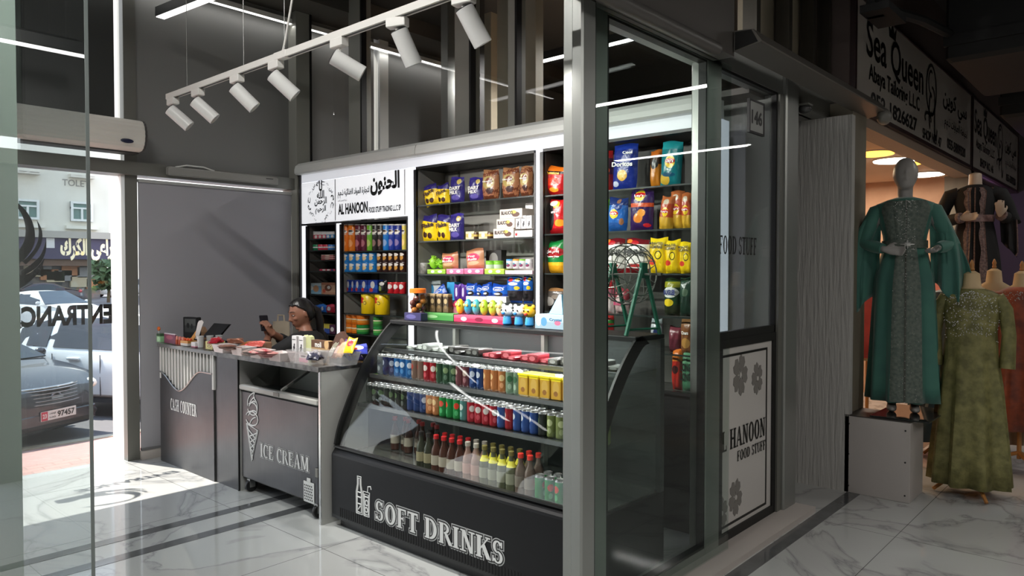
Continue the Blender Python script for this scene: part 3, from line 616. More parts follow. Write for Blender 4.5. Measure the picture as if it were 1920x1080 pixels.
    if plate:
        GR = mat('chrome_dark', (170, 172, 176), .2, .8); x0 = L / 2
        M().prism([(x0 - .02 - .25 * (abs(y) / .62) ** 2.4, y) for y in [q * .58 / 6 for q in range(-6, 7)]] + [(x0 - .32, .58), (x0 - .32, -.58)], .50, .725, ax='xy').obj('grille_panel', mat('intake', (12, 12, 13), .6), t)
        m = M(); m.tube([(x0 - .03 - .25 * (abs(y) / .62) ** 2.4, y, .735) for y in [q * .62 / 6 for q in range(-6, 7)]], .014, 6); m.obj('chrome_strip', mat('chrome', (210, 212, 214), .1, .9), t, True)
        m = M()
        for k in range(5): m.tube([(x0 + .0 - .25 * (abs(y) / .62) ** 2.4 + k * .012, y, .71 - k * .042) for y in [q * .62 / 6 for q in range(-6, 7)]], .009, 6)
        m.obj('grille', GR, t, True)
        m = M(); m.tube([(x0 - .02, .075 * math.cos(g), .60 + .06 * math.sin(g)) for g in [k * PI / 10 for k in range(20)]], .011, 6, closed=True); m.tube([(x0 - .01, -.085, .6), (x0 - .01, .085, .6)], .014, 6); m.obj('badge', GR, t, True)
        m = M(); m.rbox(x0 - .32, x0 + .01, -.62, .62, .2, .47, .06); m.obj('bumper', paint, t, 30)
        m = M(); m.rbox(x0 - .1, x0 + .014, -.55, .55, .235, .3, .01); m.obj('air_intake', mat('intake', (12, 12, 13), .6), t)
        for s in (-1, 1): m = M(); m.ell((x0 - .02, s * .56, .34), (.04, .07, .05)); m.obj('fog_light', mat('intake'), t, True)
        pb = M().rbox(x0 + .012, x0 + .022, -.26, .26, .335, .455, .004).obj('number_plate', mat('plate_white', (220, 220, 216), .4), t)
        m = M(); m.box(x0 + .0222, x0 + .0235, -.255, -.165, .34, .45); m.obj('plate_band', mat('plate_red', (190, 40, 70), .4), pb)
        for s, y, z, w_, h_, mm in ((plate, .105, .395, .26, .075, INK), ('23', -.21, .395, .06, .055, mat('plate_white')), (arabic('الإمارات'), -.095, .415, .09, .03, INK), ('U.A.E', -.095, .37, .09, .02, INK)):
            q = text_m(s, w_, h_, .03); q.xf(Matrix.Rotation(PI / 2, 4, 'Z')); q.obj('plate_lettering', mm, pb, False, (x0 + .0245, y, z))
    return t
HD = math.atan2(-.893, .45)
p = P(109, 833, 'Z', -.6); n = Vector((math.cos(HD), math.sin(HD), 0))
car('dark blue grey sedan parked nose first at the pavement with a number plate', 'car', (p.x - n.x * 2.3, p.y - n.y * 2.3, -.6), HD, (34, 38, 46), 4.6, plate='97457')
p = P(150, 772, 'Z', -.6)
car('white crossover car with tinted windows parked beside the dark sedan', 'car', (p.x + .35 + .45 * 1.3, p.y + .5 - .89 * 1.3, -.6), HD + .02, (226, 230, 232), 4.4, kind='suv', gt=(60, 66, 76))
p = P(85, 617, 'Z', -.6)
car('white sedan parked behind the white crossover', 'car', (p.x, p.y, -.6), HD - .1, (228, 230, 230), 4.5, gt=(58, 70, 84))
p = P(206, 557, 'Z', -.6)
car('white off-road car at the far kerb near the tree', 'car', (p.x + 1.0, p.y, -.6), PI + .25, (222, 222, 220), 4.7, kind='suv')
p = P(76, 573, 'Z', -.6)
car('dark maroon sedan parked before the shop across the street', 'car', (p.x, p.y, -.6), PI * .9, (58, 34, 42), 4.6)
# ================================================================ lamps and machines overhead
def linear_lamp(label, loc, l, rz, wires=True, zc=4.3, ai=None, ar=0, em=7):
    t = thing('linear_lamp', label, 'ceiling lamp', loc, rz)
    M().rbox(-.04, .04, -l / 2, l / 2, 0, .075, .003).obj('housing', mat('lamp_black', (24, 24, 25), .4), t)
    M().box(-.033, .033, -l / 2 + .004, l / 2 - .004, -.006, .001).obj('diffuser', mat('lamp_diffuser_%.1f' % em, (255, 253, 250), .5, emit=em), t)
    if wires:
        for y in (-l * .38, l * .38): M().tube([(0, y, .075), (0, y, zc - loc[2])], .002, 5).obj('suspension_wire', mat('wire_grey', (120, 120, 118), .4, .5), t)
    if ai is not None: a = AREA[ai]; a.parent = t; a.location = (0, 0, -.02); a.rotation_euler = (0, 0, ar)
    return t
e = P(300, 33, 'Z', 3.6); rz = math.radians(5.7); dv = Vector((-math.sin(rz), math.cos(rz), 0)); c = Vector((e.x, e.y, 3.6)) - dv * 1.05
linear_lamp('black suspended linear lamp above the entrance and the track', tuple(c), 2.1, rz, ai=0, em=1.3)
linear_lamp('linear lamp glowing behind the glass partition above the shelving', (5.5, 4.1, 3.62), 1.4, 0, ai=1, em=4)
linear_lamp('linear lamp hung over the corridor before the dress shop', (7.31, -.85, 3.6), 1.7, 0, ai=2, em=10)
linear_lamp('linear lamp further along the corridor', (11.2, -2.5, 3.6), 2.7, 0, ai=3, em=10)
linear_lamp('linear lamp hung low over the passage near the entrance', (.45, 5.95, 3.2), 1.5, PI / 2, ai=4, ar=PI / 2, em=3)
linear_lamp('lower linear lamp over the passage near the entrance', (.45, 5.1, 2.95), 1.1, PI / 2, em=2)
linear_lamp('added fill lamp hung unseen over the corridor behind the viewpoint', (3.3, -2.6, 3.6), 2.1, 0, ai=6)
linear_lamp('added unseen fill lamp close under the ceiling over the passage by the kiosk', (.3, 2.6, 4.06), 2.1, 0, ai=8)
linear_lamp('added fill lamp hung unseen over the corridor further back from the entrance', (-.6, -2.6, 3.6), 2.1, 0, ai=7)
t = thing('cove_light', 'thin white light strip running along the top of the facade', 'light strip', (3.5, FY - .07, 4.03))
M().box(-2.6, 3.2, -.025, .025, .0, .045).obj('profile', WHITE, t); M().box(-2.6, 3.2, -.02, .02, -.004, 0).obj('diffuser', mat('strip_diffuser', (255, 254, 250), .5, emit=1.2), t)
struct('ceiling_edge', M().box(-2, 9, FY - .5, FY - .02, 4.14, 4.3), mat('ceiling_edge_mat', (78, 74, 68), .8))
# air curtain over the entrance
t = thing('air_curtain', 'pale ribbed air curtain unit mounted above the entrance', 'air curtain', (1.7, 6.3, 2.57))
prof = []
for k in range(22):
    g = -PI / 2 + PI * k / 21; prof.append((-.02 - .12 * math.cos(g) ** .7 if math.cos(g) > 0 else -.02, .125 + .125 * math.sin(g)))
for i in range(len(prof)): prof[i] = (prof[i][0] + (.004 if i % 2 else 0), prof[i][1])
M().prism(prof + [(.2, .25), (.2, 0)], -1.2, .76, ax='yz').obj('casing', mat('ac_cream', (206, 202, 193), .45), t)
M().prism([(a * 1.02 - .002, b * 1.01) for a, b in prof] + [(.2, .253), (.2, -.002)], .76, .775, ax='yz').obj('end_cap', mat('ac_cap', (60, 58, 56), .5), t)
m = M(); m.ell((.62, -.14, .06), (.05, .008, .018)); m.obj('badge', mat('badge_blue', (30, 34, 60), .3), t, True)
m = M(); m.box(-1.2, .76, .0, .14, -.012, 0); m.obj('outlet', mat('ac_cap'), t)
M().box(-1.0, .6, .2, .235, .04, .2).obj('bracket', ALUD, t)
# track with seven spot heads
t = thing('lighting_track', 'white ceiling track carrying seven white spotlights', 'lighting track', (2.16, 3.4, 2.75))
TW = mat('track_white', (205, 203, 198), .4)
M().box(-.018, .018, -1.6, .16, 0, .035).obj('rail', TW, t); M().box(-.018, .018, .24, 1.63, 0, .035).obj('rail', TW, t)
M().rbox(-.021, .021, .14, .26, -.003, .038, .003).obj('joint', TW, t)
M().box(-.007, .007, -1.59, 1.62, -.001, .004).obj('slot', mat('slot_dark', (60, 60, 60), .5), t)
for y in (1.35, .62, .18, -1.0): M().tube([(0, y, .035), (0, y, 1.55)], .0022, 5).obj('suspension_wire', mat('wire_grey'), t)
m = M(); m.tube([(0, .2, .035), (.0, .17, .1), (0, .1, .3), (.0, .09, .7), (0, .12, 1.55)], .006, 7); m.obj('power_cable', TW, t, True)
HEADS = [(1.56, 48, 0, 'furthest along the track beside the grey wall'), (1.2, 48, 0, 'second from the far end of the white track'), (.7, 45, 0, 'third from the far end of the white track'), (.27, 48, 0, 'fourth along the white track, next to the joint'), (-.32, 62, 0, 'tilted almost level, just past the cable'), (-.77, 28, 20, 'pointing steeply down before the tall glass'), (-1.2, 32, 10, 'at the near cut end of the white track')]
hm = hb = None
for k, (y, tl, rzz, lb) in enumerate(HEADS):
    h = thing('spotlight', 'white cylinder spotlight ' + lb, 'spotlight', (2.16, 3.4 + y, 2.75), math.radians(rzz), 'spotlights on the ceiling track')
    if hm is None:
        hb = M().rbox(-.022, .022, -.05, .05, -.045, 0, .004).mesh('adapter', TW)
        m = M(); m.tube([(0, 0, -.04), (0, 0, -.085)], .009); m.box(-.008, .008, -.012, .012, -.11, -.08); hs = m.mesh('stem', TW)
        m = M(); m.lathe([(.0, .084), (.028, .084), (.04, .08), (.041, -.08), (.037, -.082), (.036, -.06), (0, -.06)], n=24); hm = m.mesh('barrel', mat('spot_white', (205, 205, 202), .35), True)
        m = M(); m.lathe([(.036, -.0), (.036, .003)], n=20); he = m.mesh('back_plate', mat('spot_back', (46, 46, 48), .5))
    put('adapter', hb, h); put('stem', hs, h)
    b = put('barrel', hm, h, (.03, -.03, -.13)); d_ = Vector((.85, -.52, 0)).normalized() * math.sin(math.radians(tl)) + Vector((0, 0, -math.cos(math.radians(tl))))
    b.rotation_euler = d_.to_track_quat('-Z', 'Y').to_euler()
    q = put('back_plate', he, b, (0, 0, .0825))
    s = light('lamp_light', 'SPOT', (0, 0, -.085), (42, 42, 42, 42, 42, 14, 8)[k], (1, .97, .92), parent=b, spot_size=math.radians(105), spot_blend=.9, shadow_soft_size=.03)
# ================================================================ wall shelving
SX = 4.0; SB = 4.33                        # front and back of the shelving
LB = mat('lightbox_white', (244, 246, 250), .4, emit=.3)
LBS = mat('lightbox_strip', (246, 248, 255), .4, emit=.5)
SHB = mat('shelf_black', (16, 16, 17), .4)
SHG = mat('shelf_back_grey', (150, 148, 142), .5)
SHD = mat('shelf_back_dark', (74, 70, 66), .5)
SGL = glass('shelf_glass', (.86, .9, .88), .06)
YL, YR = 6.34, 2.09
def y_at(px, X=SX): return P(px, 430, 'X', X).y
COLS = [('snack_bay', 'narrow bay', 577, 629, 2.035, SHD, (1.91, 1.80, 1.705, 1.60, 1.375, 1.195, 1.0)),
        ('can_bay', 'tube bay', 641, 763, 2.03, SHG, (1.78, 1.59, 1.405, 1.215, 1.03)),
        ('sweet_bay', 'wide bay', 781, 1002, 2.435, SHG, (2.14, 1.845, 1.575, 1.362, 1.17)),
        ('chips_bay', 'chip bay', 1019, 1308, 2.435, SHD, (2.13, 1.86, 1.585, 1.32, 1.09, .86))]
t = thing('wall_shelving', 'long white backlit wall shelving with four black-framed bays and glass shelves', 'shelving', (SX, (YL + YR) / 2, 0))
oy = (YL + YR) / 2
def L(o, y): return y - oy
for nm, lb, p0, p1, top, bk, zs in COLS:
    y1, y0 = y_at(p0), y_at(p1)
    b = M().box(.0, .02, L(t, y0) - .012, L(t, y1) + .012, .84, .86).obj('bay_frame', SHB, t)
    m = M()
    for a0, a1, z0, z1 in ((y0 - .014, y0, .86, top), (y1, y1 + .03, .86, top), (y0, y1, top - .0, top + .02)): m.box(-.006, SB - SX, L(t, a0), L(t, a1), z0, z1)
    m.obj('lining', SHB, b)
    for a0, a1 in ((y0, y0 + .004), (y1 - .004, y1)): M().box(.02, SB - SX - .012, L(t, a0), L(t, a1), .86, top).obj('side_panel', bk, t)
    M().box(SB - SX - .01, SB - SX, L(t, y0), L(t, y1), .86, top).obj('back_panel', bk, t)
    for k in (.12, .86): M().box(SB - SX - .022, SB - SX - .01, L(t, y0 + (y1 - y0) * k) - .008, L(t, y0 + (y1 - y0) * k) + .008, .86, top).obj('shelf_rail', mat('rail_grey', (120, 120, 120), .35, .7), t)
    for z in zs:
        f = M().box(.012, SB - SX - .02, L(t, y0) + .002, L(t, y1) - .002, z - .010, z - .002).obj('shelf', SGL, t)
        M().box(.008, .014, L(t, y0) + .002, L(t, y1) - .002, z - .011, z - .001).obj('shelf_edge', mat('shelf_edge_dark', (40, 46, 44), .15), f)
    if nm != 'chips_bay': continue
# white backlit strips between the bays and the sign boards above the two narrow bays
edges = [(YL, y_at(577) + .03, .9, 2.04), (y_at(629) - .014, y_at(641) + .03, .9, 2.04), (y_at(763) - .014, y_at(781) + .03, .9, 2.46), (y_at(1002) - .014, y_at(1019) + .03, .9, 2.46)]
for a, b_, z0, z1 in edges: M().box(.0, .03, L(t, b_) + .0005, L(t, a) - .0005, z0, z1).obj('light_strip', LBS, t)
M().box(.0, .03, L(t, y_at(763) - .012), L(t, YL), 2.062, 2.455).obj('sign_box', LB, t)
M().box(.0, .03, L(t, YR), L(t, YL), 2.457, 2.535).obj('top_light', mat('top_light_white', (216, 218, 224), .4, emit=.3), t)
for y in (5.775, 4.78): M().box(-.003, 0, L(t, y) - .006, L(t, y) + .006, 2.07, 2.45).obj('sign_joint', mat('joint_grey', (190, 192, 194), .5), t)
m = M()
for a, b_ in ((YL + .02, 4.58), (4.572, YR)):  # cornice in two lengths
    m.prism([(-.05, 2.537), (-.066, 2.55), (-.066, 2.585), (-.055, 2.62), (-.02, 2.648), (.05, 2.662), (SB - SX, 2.665), (SB - SX, 2.535), (-.0, 2.535)], L(t, b_), L(t, a))
m.obj('cornice', mat('cornice_white', (214, 216, 212), .3), t)
M().box(.02, SB - SX, L(t, YR), L(t, YL), 0, .84).obj('base_cabinet', SHB, t)
M().box(-.01, SB - SX + .012, L(t, YR) - .03, L(t, YR) - .001, 0, 2.535).obj('end_panel', mat('end_panel_white', (220, 226, 240), .4, emit=.3), t)
M().box(-.02, SB - SX, L(t, YL) + .001, L(t, YL) + .02, 0, 2.535).obj('end_panel', SHB, t)
# lettering of the sign boards
def shelf_text(s, x0, y0, x1, y1, bold, nm='sign_lettering', ma=INK):
    a = P(x0, y0, 'X', SX - .003); b_ = P(x1, y1, 'X', SX - .003)
    m = text_m(s, a.y - b_.y, abs(a.z - b_.z), bold); m.xf(Matrix.Rotation(-PI / 2, 4, 'Z'))
    return m.obj(nm, ma, t, False, (-.003, L(t, (a.y + b_.y) / 2), (a.z + b_.z) / 2))
def tp(x, ztop, zbot, x1):               # level lettering: heights in metres
    pass
def level_text(s, x0, x1, z0, z1, bold):
    y1, y0 = P(x0, 400, 'X', SX).y, P(x1, 400, 'X', SX).y
    m = text_m(s, y1 - y0, z1 - z0, bold); m.xf(Matrix.Rotation(-PI / 2, 4, 'Z')); m.obj('sign_lettering', INK, t, False, (-.003, L(t, (y0 + y1) / 2), (z0 + z1) / 2))
zz = lambda x, y: P(x, y, 'X', SX).z
level_text('AL HANOON', 634.5, 690, zz(660, 401), zz(660, 380), .045)
level_text('FOOD STUFF TRADING L.L.C SP', 692, 752, zz(720, 397), zz(720, 386), .035)
level_text(arabic('الحنون'), 695, 750, zz(720, 365), zz(722, 322), .045)
level_text(arabic('لتجارة المواد الغذائية ذ.م.م'), 634, 693, zz(660, 370), zz(660, 352), .03)
level_text(arabic('شركة الشخص الواحد'), 634, 651, zz(642, 378), zz(642, 374), .01)
m = M(); cy, cz = P(601.5, 375, 'X', SX).y, P(601.5, 377, 'X', SX).z       # round calligraphic emblem
word = arabic('الحنون بركة')
for k in range(14):
    g = math.radians(-62 + 304 * k / 13); g = PI / 2 - (g - PI / 2); q = text_m('\u0639\u0633\u0645\u062d'[k % 4], .05, .035, .02)
    q.xf(Matrix.Translation((.145 * math.cos(g), 0, .145 * math.sin(g) * 1.08)) @ Matrix.Rotation(-g + PI / 2, 4, 'Y')); m.add(q.v, q.f)
for z, w_, h_, s in ((.06, .09, .07, 'الله'), (-.0, .15, .075, 'الرحمن'), (-.07, .13, .07, 'الرحيم'), (.135, .04, .09, 'لا')):
    q = text_m(arabic(s), w_, h_, .03); q.xf(Matrix.Translation((0, 0, z))); m.add(q.v, q.f)
q = text_m(arabic('بسم الله الرحمن الرحيم'), .22, .03, .01); q.xf(Matrix.Translation((0, 0, -.185))); m.add(q.v, q.f)
m.xf(Matrix.Rotation(-PI / 2, 4, 'Z') @ Matrix.Diagonal((1.35, 1, 1.12, 1))); m.obj('emblem', INK, t, False, (-.003, L(t, cy), cz - .005))
# ================================================================ counters
mat('end_panel_grey', (170, 170, 166), .4, .1)
STEEL = mat('brushed_black_steel', (84, 84, 86), .3, .7, noise=(3, (72, 72, 74), (40, 1, 1)), bump=(60, .04, (1, 1, .02)))
STEELB = mat('brushed_steel', (150, 150, 148), .3, .9)
CTOP = mat('counter_top_grey', (120, 120, 118), .15, .4)
PRN = mat('white_print', (205, 207, 206), .45); KEY = mat('key_black', (18, 19, 20), .4)
CX0 = 2.62
t = thing('cash_counter', 'dark steel cash counter with a wave of white slats and white lettering', 'counter', (CX0, 5.83, 0))
M().box(.0, .36, .37 - .83 + .0, .49, .0, .55).obj('body', STEEL, t)
def wz(u):
    e = lambda x: .5 - .5 * math.cos(PI * max(0, min(1, x)))
    return .755 - .125 * e(u / .38) + .19 * e((u - .38) / .44)
wave = [(.487, wz(0))] + [(.485 - .93 * k / 30, wz(k / 30)) for k in range(31)] + [(-.457, wz(1))]
poly = [(-.459, .55)] + [(a, z) for a, z in wave[::-1]] + [(.49, .55)]
M().prism(poly, 0, .02, ax='yz').obj('front_panel', STEEL, t)
m = M(); m.tube([(-.004, a, z) for a, z in wave[1:-1]], .006, 6); m.obj('wave_trim', STEELB, t)
M().box(.05, .36, -.459, .489, .55, .965).obj('dark_backing', mat('backing_black', (22, 22, 22), .6), t)
for k in range(16):
    u = (k + .9) / 16.6; y = .485 - .93 * u; z0 = wz(u)
    M().box(.004, .024, y - .009, y + .009, z0 - .01, .965).obj('slat', mat('slat_white', (200, 200, 196), .4), t)
for y in (.478, -.452): M().box(-.002, .03, y - .012, y + .012, .7, .965).obj('corner_post', mat('slat_white'), t)
M().rbox(-.02, .40, -.47, .5, .965, .995, .004).obj('worktop', CTOP, t)
M().box(.005, .36, -.463, -.459, 0, .965).obj('edge_strip', STEELB, t)
q = P(344, 762, 'X', CX0); letters(t, 'CASH COUNTER', .47, .095, (-.003, q.y - 5.83, .505), PRN, rz=-PI / 2, serif=True)
t = thing('side_counter', 'plain dark steel counter panel beside the cash counter', 'counter', (CX0, 5.19, 0))
M().box(.012, .36, -.17, .17, 0, .965).obj('body', STEEL, t); M().box(.02, .36, -.178, -.17, 0, .965).obj('end_panel', mat('end_panel_grey'), t); M().box(.006, .02, -.178, -.17, 0, .965).obj('edge_strip', BLK, t)
t = thing('service_counter', 'long counter top spanning the ice cream freezer, crowded with sweets', 'counter', (CX0, 4.6, 0))
M().rbox(-.02, .36, -.66, .76, .968, .998, .003).obj('worktop', mat('counter_top_dark', (88, 86, 86), .12, .3, noise=(30, (120, 118, 116))), t)
M().box(-.024, -.019, -.66, .76, .966, 1.0).obj('front_edge', mat('edge_marbled', (120, 118, 114), .2, .4, noise=(14, (60, 60, 58))), t)
M().box(.0, .36, -.655, -.645, 0, .966).obj('end_panel', mat('end_panel_grey', (160, 160, 156), .4, .2), t)
M().box(-.006, .004, -.652, -.632, 0, .966).obj('end_strip', mat('bright_strip', (190, 190, 188), .2, .8), t)
M().box(.345, .36, -.645, .41, .0, .966).obj('back_panel', mat('counter_back', (214, 214, 210), .5), t)
# ice cream chest freezer on castors
t = thing('chest_freezer', 'dark ice cream chest freezer on castors with a slanted glass lid', 'freezer', (2.645, 4.48, 0))
M().rbox(.0, .27, -.46, .52, .1, .74, .012).obj('body', STEEL, t)
M().box(.02, .26, -.45, .51, .742, .748).obj('inner_well', mat('well_grey', (70, 74, 74), .4), t)
M().rbox(-.014, .03, -.47, .525, .742, .782, .008).obj('front_rim', mat('rim_grey', (168, 168, 162), .35), t)
m = M()
for a, b_ in ((.515, .03), (.02, -.46)): m.prism([(.03, .775), (.27, .90), (.27, .908), (.03, .783)], b_, a)
m.obj('lid_glass', GLC, t)
m = M(); m.prism([(.03, .77), (.27, .895), (.27, .915), (.03, .79)], .02, .035); m.obj('lid_divider', mat('rim_grey'), t)
M().box(-.018, -.012, -.02, .05, .75, .775).obj('lock', ALUD, t)
for y in (-.4, .46):
    for x in (.04, .23):
        c = M(); c.lathe([(.02, -.014), (.042, -.014), (.045, -.01), (.045, .01), (.042, .014), (.02, .014)], n=18); c.xf(Matrix.Rotation(PI / 2, 4, 'X')); c = c.obj('castor', mat('castor_black', (20, 20, 20), .5), t, True, (x, y, .046))
        M().box(-.022, .022, -.022, .022, .035, .055).box(-.02, .02, .017, .022, -.01, .04).box(-.02, .02, -.022, -.017, -.01, .04).obj('fork', mat('castor_steel', (170, 170, 168), .3, .8), c)
M().rbox(-.006, .0, -.46, -.43, .28, .34, .003).obj('hinge', ALUD, t)
def outlined(parent, s, w, h, loc, mids=((.0125, 'o', 0), (.0075, 'k', -.0007), (.0, 'f', -.0014))):
    m = M()
    for e, c, y in mids: serif_m(s, w, h, e, y, {'o': 1, 'k': 2, 'f': 0}[c], m)
    return m.obj('lettering', [PRN, mat('outline_print', (170, 172, 172), .45), KEY], parent, False, loc, -PI / 2)
outlined(t, 'ICE CREAM', .61, .095, (-.0012, P(532, 855, 'X', 2.645).y - 4.48, .345), ((.0075, 'o', 0), (.0042, 'k', -.0007), (-.001, 'f', -.0014)))
def line_art(parent, nm, loc, strokes, r=.0045, sc=1.0):   # raised white line drawing, (u, v) points, u runs to the viewer's right
    m = M()
    for s in strokes: m.tube([(-.001, -u * sc, v * sc) for u, v in s], r, 5, closed=(s[0] == s[-1] and False))
    m.xf(Matrix.Diagonal((.4, 1, 1, 1))); return m.obj(nm, PRN, parent, False, loc)
def arc(cx, cy, rx, ry, a0, a1, n=12): return [(cx + rx * math.cos(math.radians(a0 + (a1 - a0) * i / n)), cy + ry * math.sin(math.radians(a0 + (a1 - a0) * i / n))) for i in range(n + 1)]
cone = [[(-.075, .0), (-.005, -.26), (.085, -.03), (-.075, 0)], [(-.06, -.0), (-.002, -.235), (.07, -.03)]]
for k in range(5): cone.append([(-.068 + .014 * k, -.03 - .045 * k), (.05 - .012 * k, -.09 - .035 * k)]); cone.append([(.07 - .016 * k, -.05 - .04 * k), (-.045 + .012 * k, -.09 - .04 * k)])
cone += [arc(.0, .045, .085, .05, 200, 520), arc(.01, .115, .065, .045, 190, 500), q2((-.055, .13), (-.07, .2), (.045, .238)) + q2((.045, .238), (.015, .2), (.055, .18)) + q2((.055, .18), (.095, .15), (.07, .09)), q2((-.045, .06), (.0, .12), (.06, .1)), q2((-.035, .13), (.02, .19), (.055, .165)), q2((-.03, .0), (.0, .05), (.055, .06)), q2((-.02, .16), (.02, .2), (.045, .2))]
line_art(t, 'cone_drawing', (-.003, 4.845 - 4.48, .505), cone, .005)
art = [arc(0, .03, .062, .07, -90, 270, 18), [(-.06, .09), (.06, .09)]]
m = M(); m.rbox(-.002, .003, -.06, .06, -.075, .06, .003); o = m.obj('cup_print', PRN, t, False, (-.0035, 4.125 - 4.48, .175)); M().rbox(-.003, .002, -.02, .02, .06, .085, .002).obj('cup_print_lid', PRN, o)
m = M()
for r_ in range(6):
    for c_ in range(5): m.box(-.0032, -.002, -.045 + c_ * .02 + (r_ % 2) * .006, -.035 + c_ * .02 + (r_ % 2) * .006, -.06 + r_ * .018, -.051 + r_ * .018)
m.obj('cup_print_dots', KEY, o)
# ================================================================ curved glass drinks case
NY, SYC = 3.89, 1.965; CL = NY - SYC; cyc = (NY + SYC) / 2
BODY = mat('case_black', (10, 11, 14), .42, spec=.3)
arcp = [(2.687, .50), (2.715, .61), (2.775, .746), (2.85, .895), (2.942, 1.037), (3.035, 1.15), (3.14, 1.245), (3.2, 1.262)]
arcp = [(x - CX0, z) for x, z in arcp]
def smooth_arc(p, n=5):
    out = []
    for i in range(len(p) - 1):
        a, b_, c, d_ = p[max(i - 1, 0)], p[i], p[i + 1], p[min(i + 2, len(p) - 1)]
        for k in range(n):
            u = k / n; out.append(tuple(.5 * (2 * b_[j] + (c[j] - a[j]) * u + (2 * a[j] - 5 * b_[j] + 4 * c[j] - d_[j]) * u * u + (3 * b_[j] - a[j] - 3 * c[j] + d_[j]) * u ** 3) for j in (0, 1)))
    return out + [p[-1]]
arcp = smooth_arc(arcp)
t = CASE = thing('display_case', 'black drinks display case with a curved glass front and soft drinks lettering', 'display case', (CX0, cyc, 0))
hl = CL / 2
M().box(.06, .78, -hl, hl, .07, .44).obj('base', BODY, t); M().box(.08, .74, -hl + .03, hl - .03, 0, .07).obj('plinth', KEY, t)
M().prism([(.036, .06), (.036, .45), (.04, .462), (.067, .495), (.075, .5), (.08, .06)], -hl, hl).obj('front_panel', BODY, t)
M().box(.045, .078, -hl + .01, hl - .01, .497, .507).obj('glass_gutter', KEY, t)
inner = [(x + .007, z) for x, z in arcp]
m = M(); m.prism(arcp + inner[::-1], -hl + .012, hl - .012); m.obj('curved_glass', GLC, t, 60)
for s in (1, -1):
    y = s * hl
    rim = [(x - .016, z + .012) for x, z in arcp]; rin = [(x + .05, z - .032) for x, z in arcp]
    M().prism(rim + rin[::-1], y - .014 if s > 0 else y, y if s > 0 else y + .014).obj('arch_rim', mat('rim_black', (10, 10, 11), .5), t, 50)
    M().prism([(.075, .46)] + [(x + .03, z - .02) for x, z in arcp] + [(.70, 1.245), (.70, .46)], y - s * .006 - .003, y - s * .006 + .003).obj('side_glass', GLC, t)
M().box(.035, .05, -hl, hl, .06, .08).obj('kick_trim', KEY, t)
M().rbox(.50, .78, -hl, hl, 1.245, 1.272, .004).obj('top_board', mat('rim_black'), t)
m = M()
m.box(.74, .78, -hl, hl, .44, 1.245); m.obj('back_doors', mat('case_back', (60, 62, 62), .35), t)
M().box(.08, .74, -hl + .02, hl - .02, .44, .452).obj('deck', mat('deck_steel', (150, 150, 146), .2, .8), t)
LEDW = mat('case_led', (250, 252, 255), .5, emit=3)
for z, x in ((1.09, .44), (.93, .32), (.755, .225)):
    s = M().box(x, .735, -hl + .02, hl - .02, z - .008, z).obj('glass_shelf', SGL, t)
    M().box(x - .004, x + .014, -hl + .02, hl - .02, z - .022, z + .002).obj('shelf_front_rail', mat('rail_alu', (120, 122, 122), .25, .8), s)
for z, x in ((1.09, .47), (.93, .35)):
    M().box(x, x + .012, -hl + .45, hl - .08, z - .026, z - .022).obj('led_tube', LEDW, t)
for k in range(74): M().box(.0345, .0368, hl - .09 - .0215 * k - .004, hl - .09 - .0215 * k + .004, .075 + .001, .135).obj('vent_slot', mat('vent_black', (5, 5, 5), .8), t)
for y in (-.2, .55): M().box(.70, .735, y - .012, y + .012, .44, 1.245).obj('upright', ALUD, t)
area((2.62 + .62, cyc, 1.235), .05, 1.6, 5, (1, 1, 1)); AREA[-1].parent = t; AREA[-1].location = (.6, 0, 1.235)
outlined(t, 'SOFT DRINKS', 1.03, .112, (.0348, P(815, 990, 'X', 2.66).y - cyc, .20))
bt = [[(-.03, -.1), (-.03, .03), (-.018, .075), (-.018, .125), (.018, .125), (.018, .075), (.03, .03), (.03, -.1), (-.03, -.1)], [(-.02, -.09), (-.02, .025), (-.009, .08), (-.009, .115), (.009, .115), (.009, .08), (.02, .025), (.02, -.09), (-.02, -.09)], [(-.02, .03), (.02, .03)], [(-.02, -.0), (.02, 0)], [(-.02, -.04), (.02, -.04)], [(-.012, -.075), (.012, -.05)],
      [(.045, -.1), (.04, .045), (.1, .045), (.095, -.1), (.045, -.1)], [(.053, -.09), (.05, .03), (.09, .03), (.087, -.09), (.053, -.09)], arc(.072, -.02, .013, .016, 0, 360), arc(.068, -.062, .012, .014, 0, 360), [(.05, .015), (.09, .015)], [(.08, .045), (.085, .08), (.11, .085), (.115, .068)]]
line_art(t, 'bottle_drawing', (.0352, P(675, 925, 'X', 2.66).y - cyc, .24), bt, .0045)
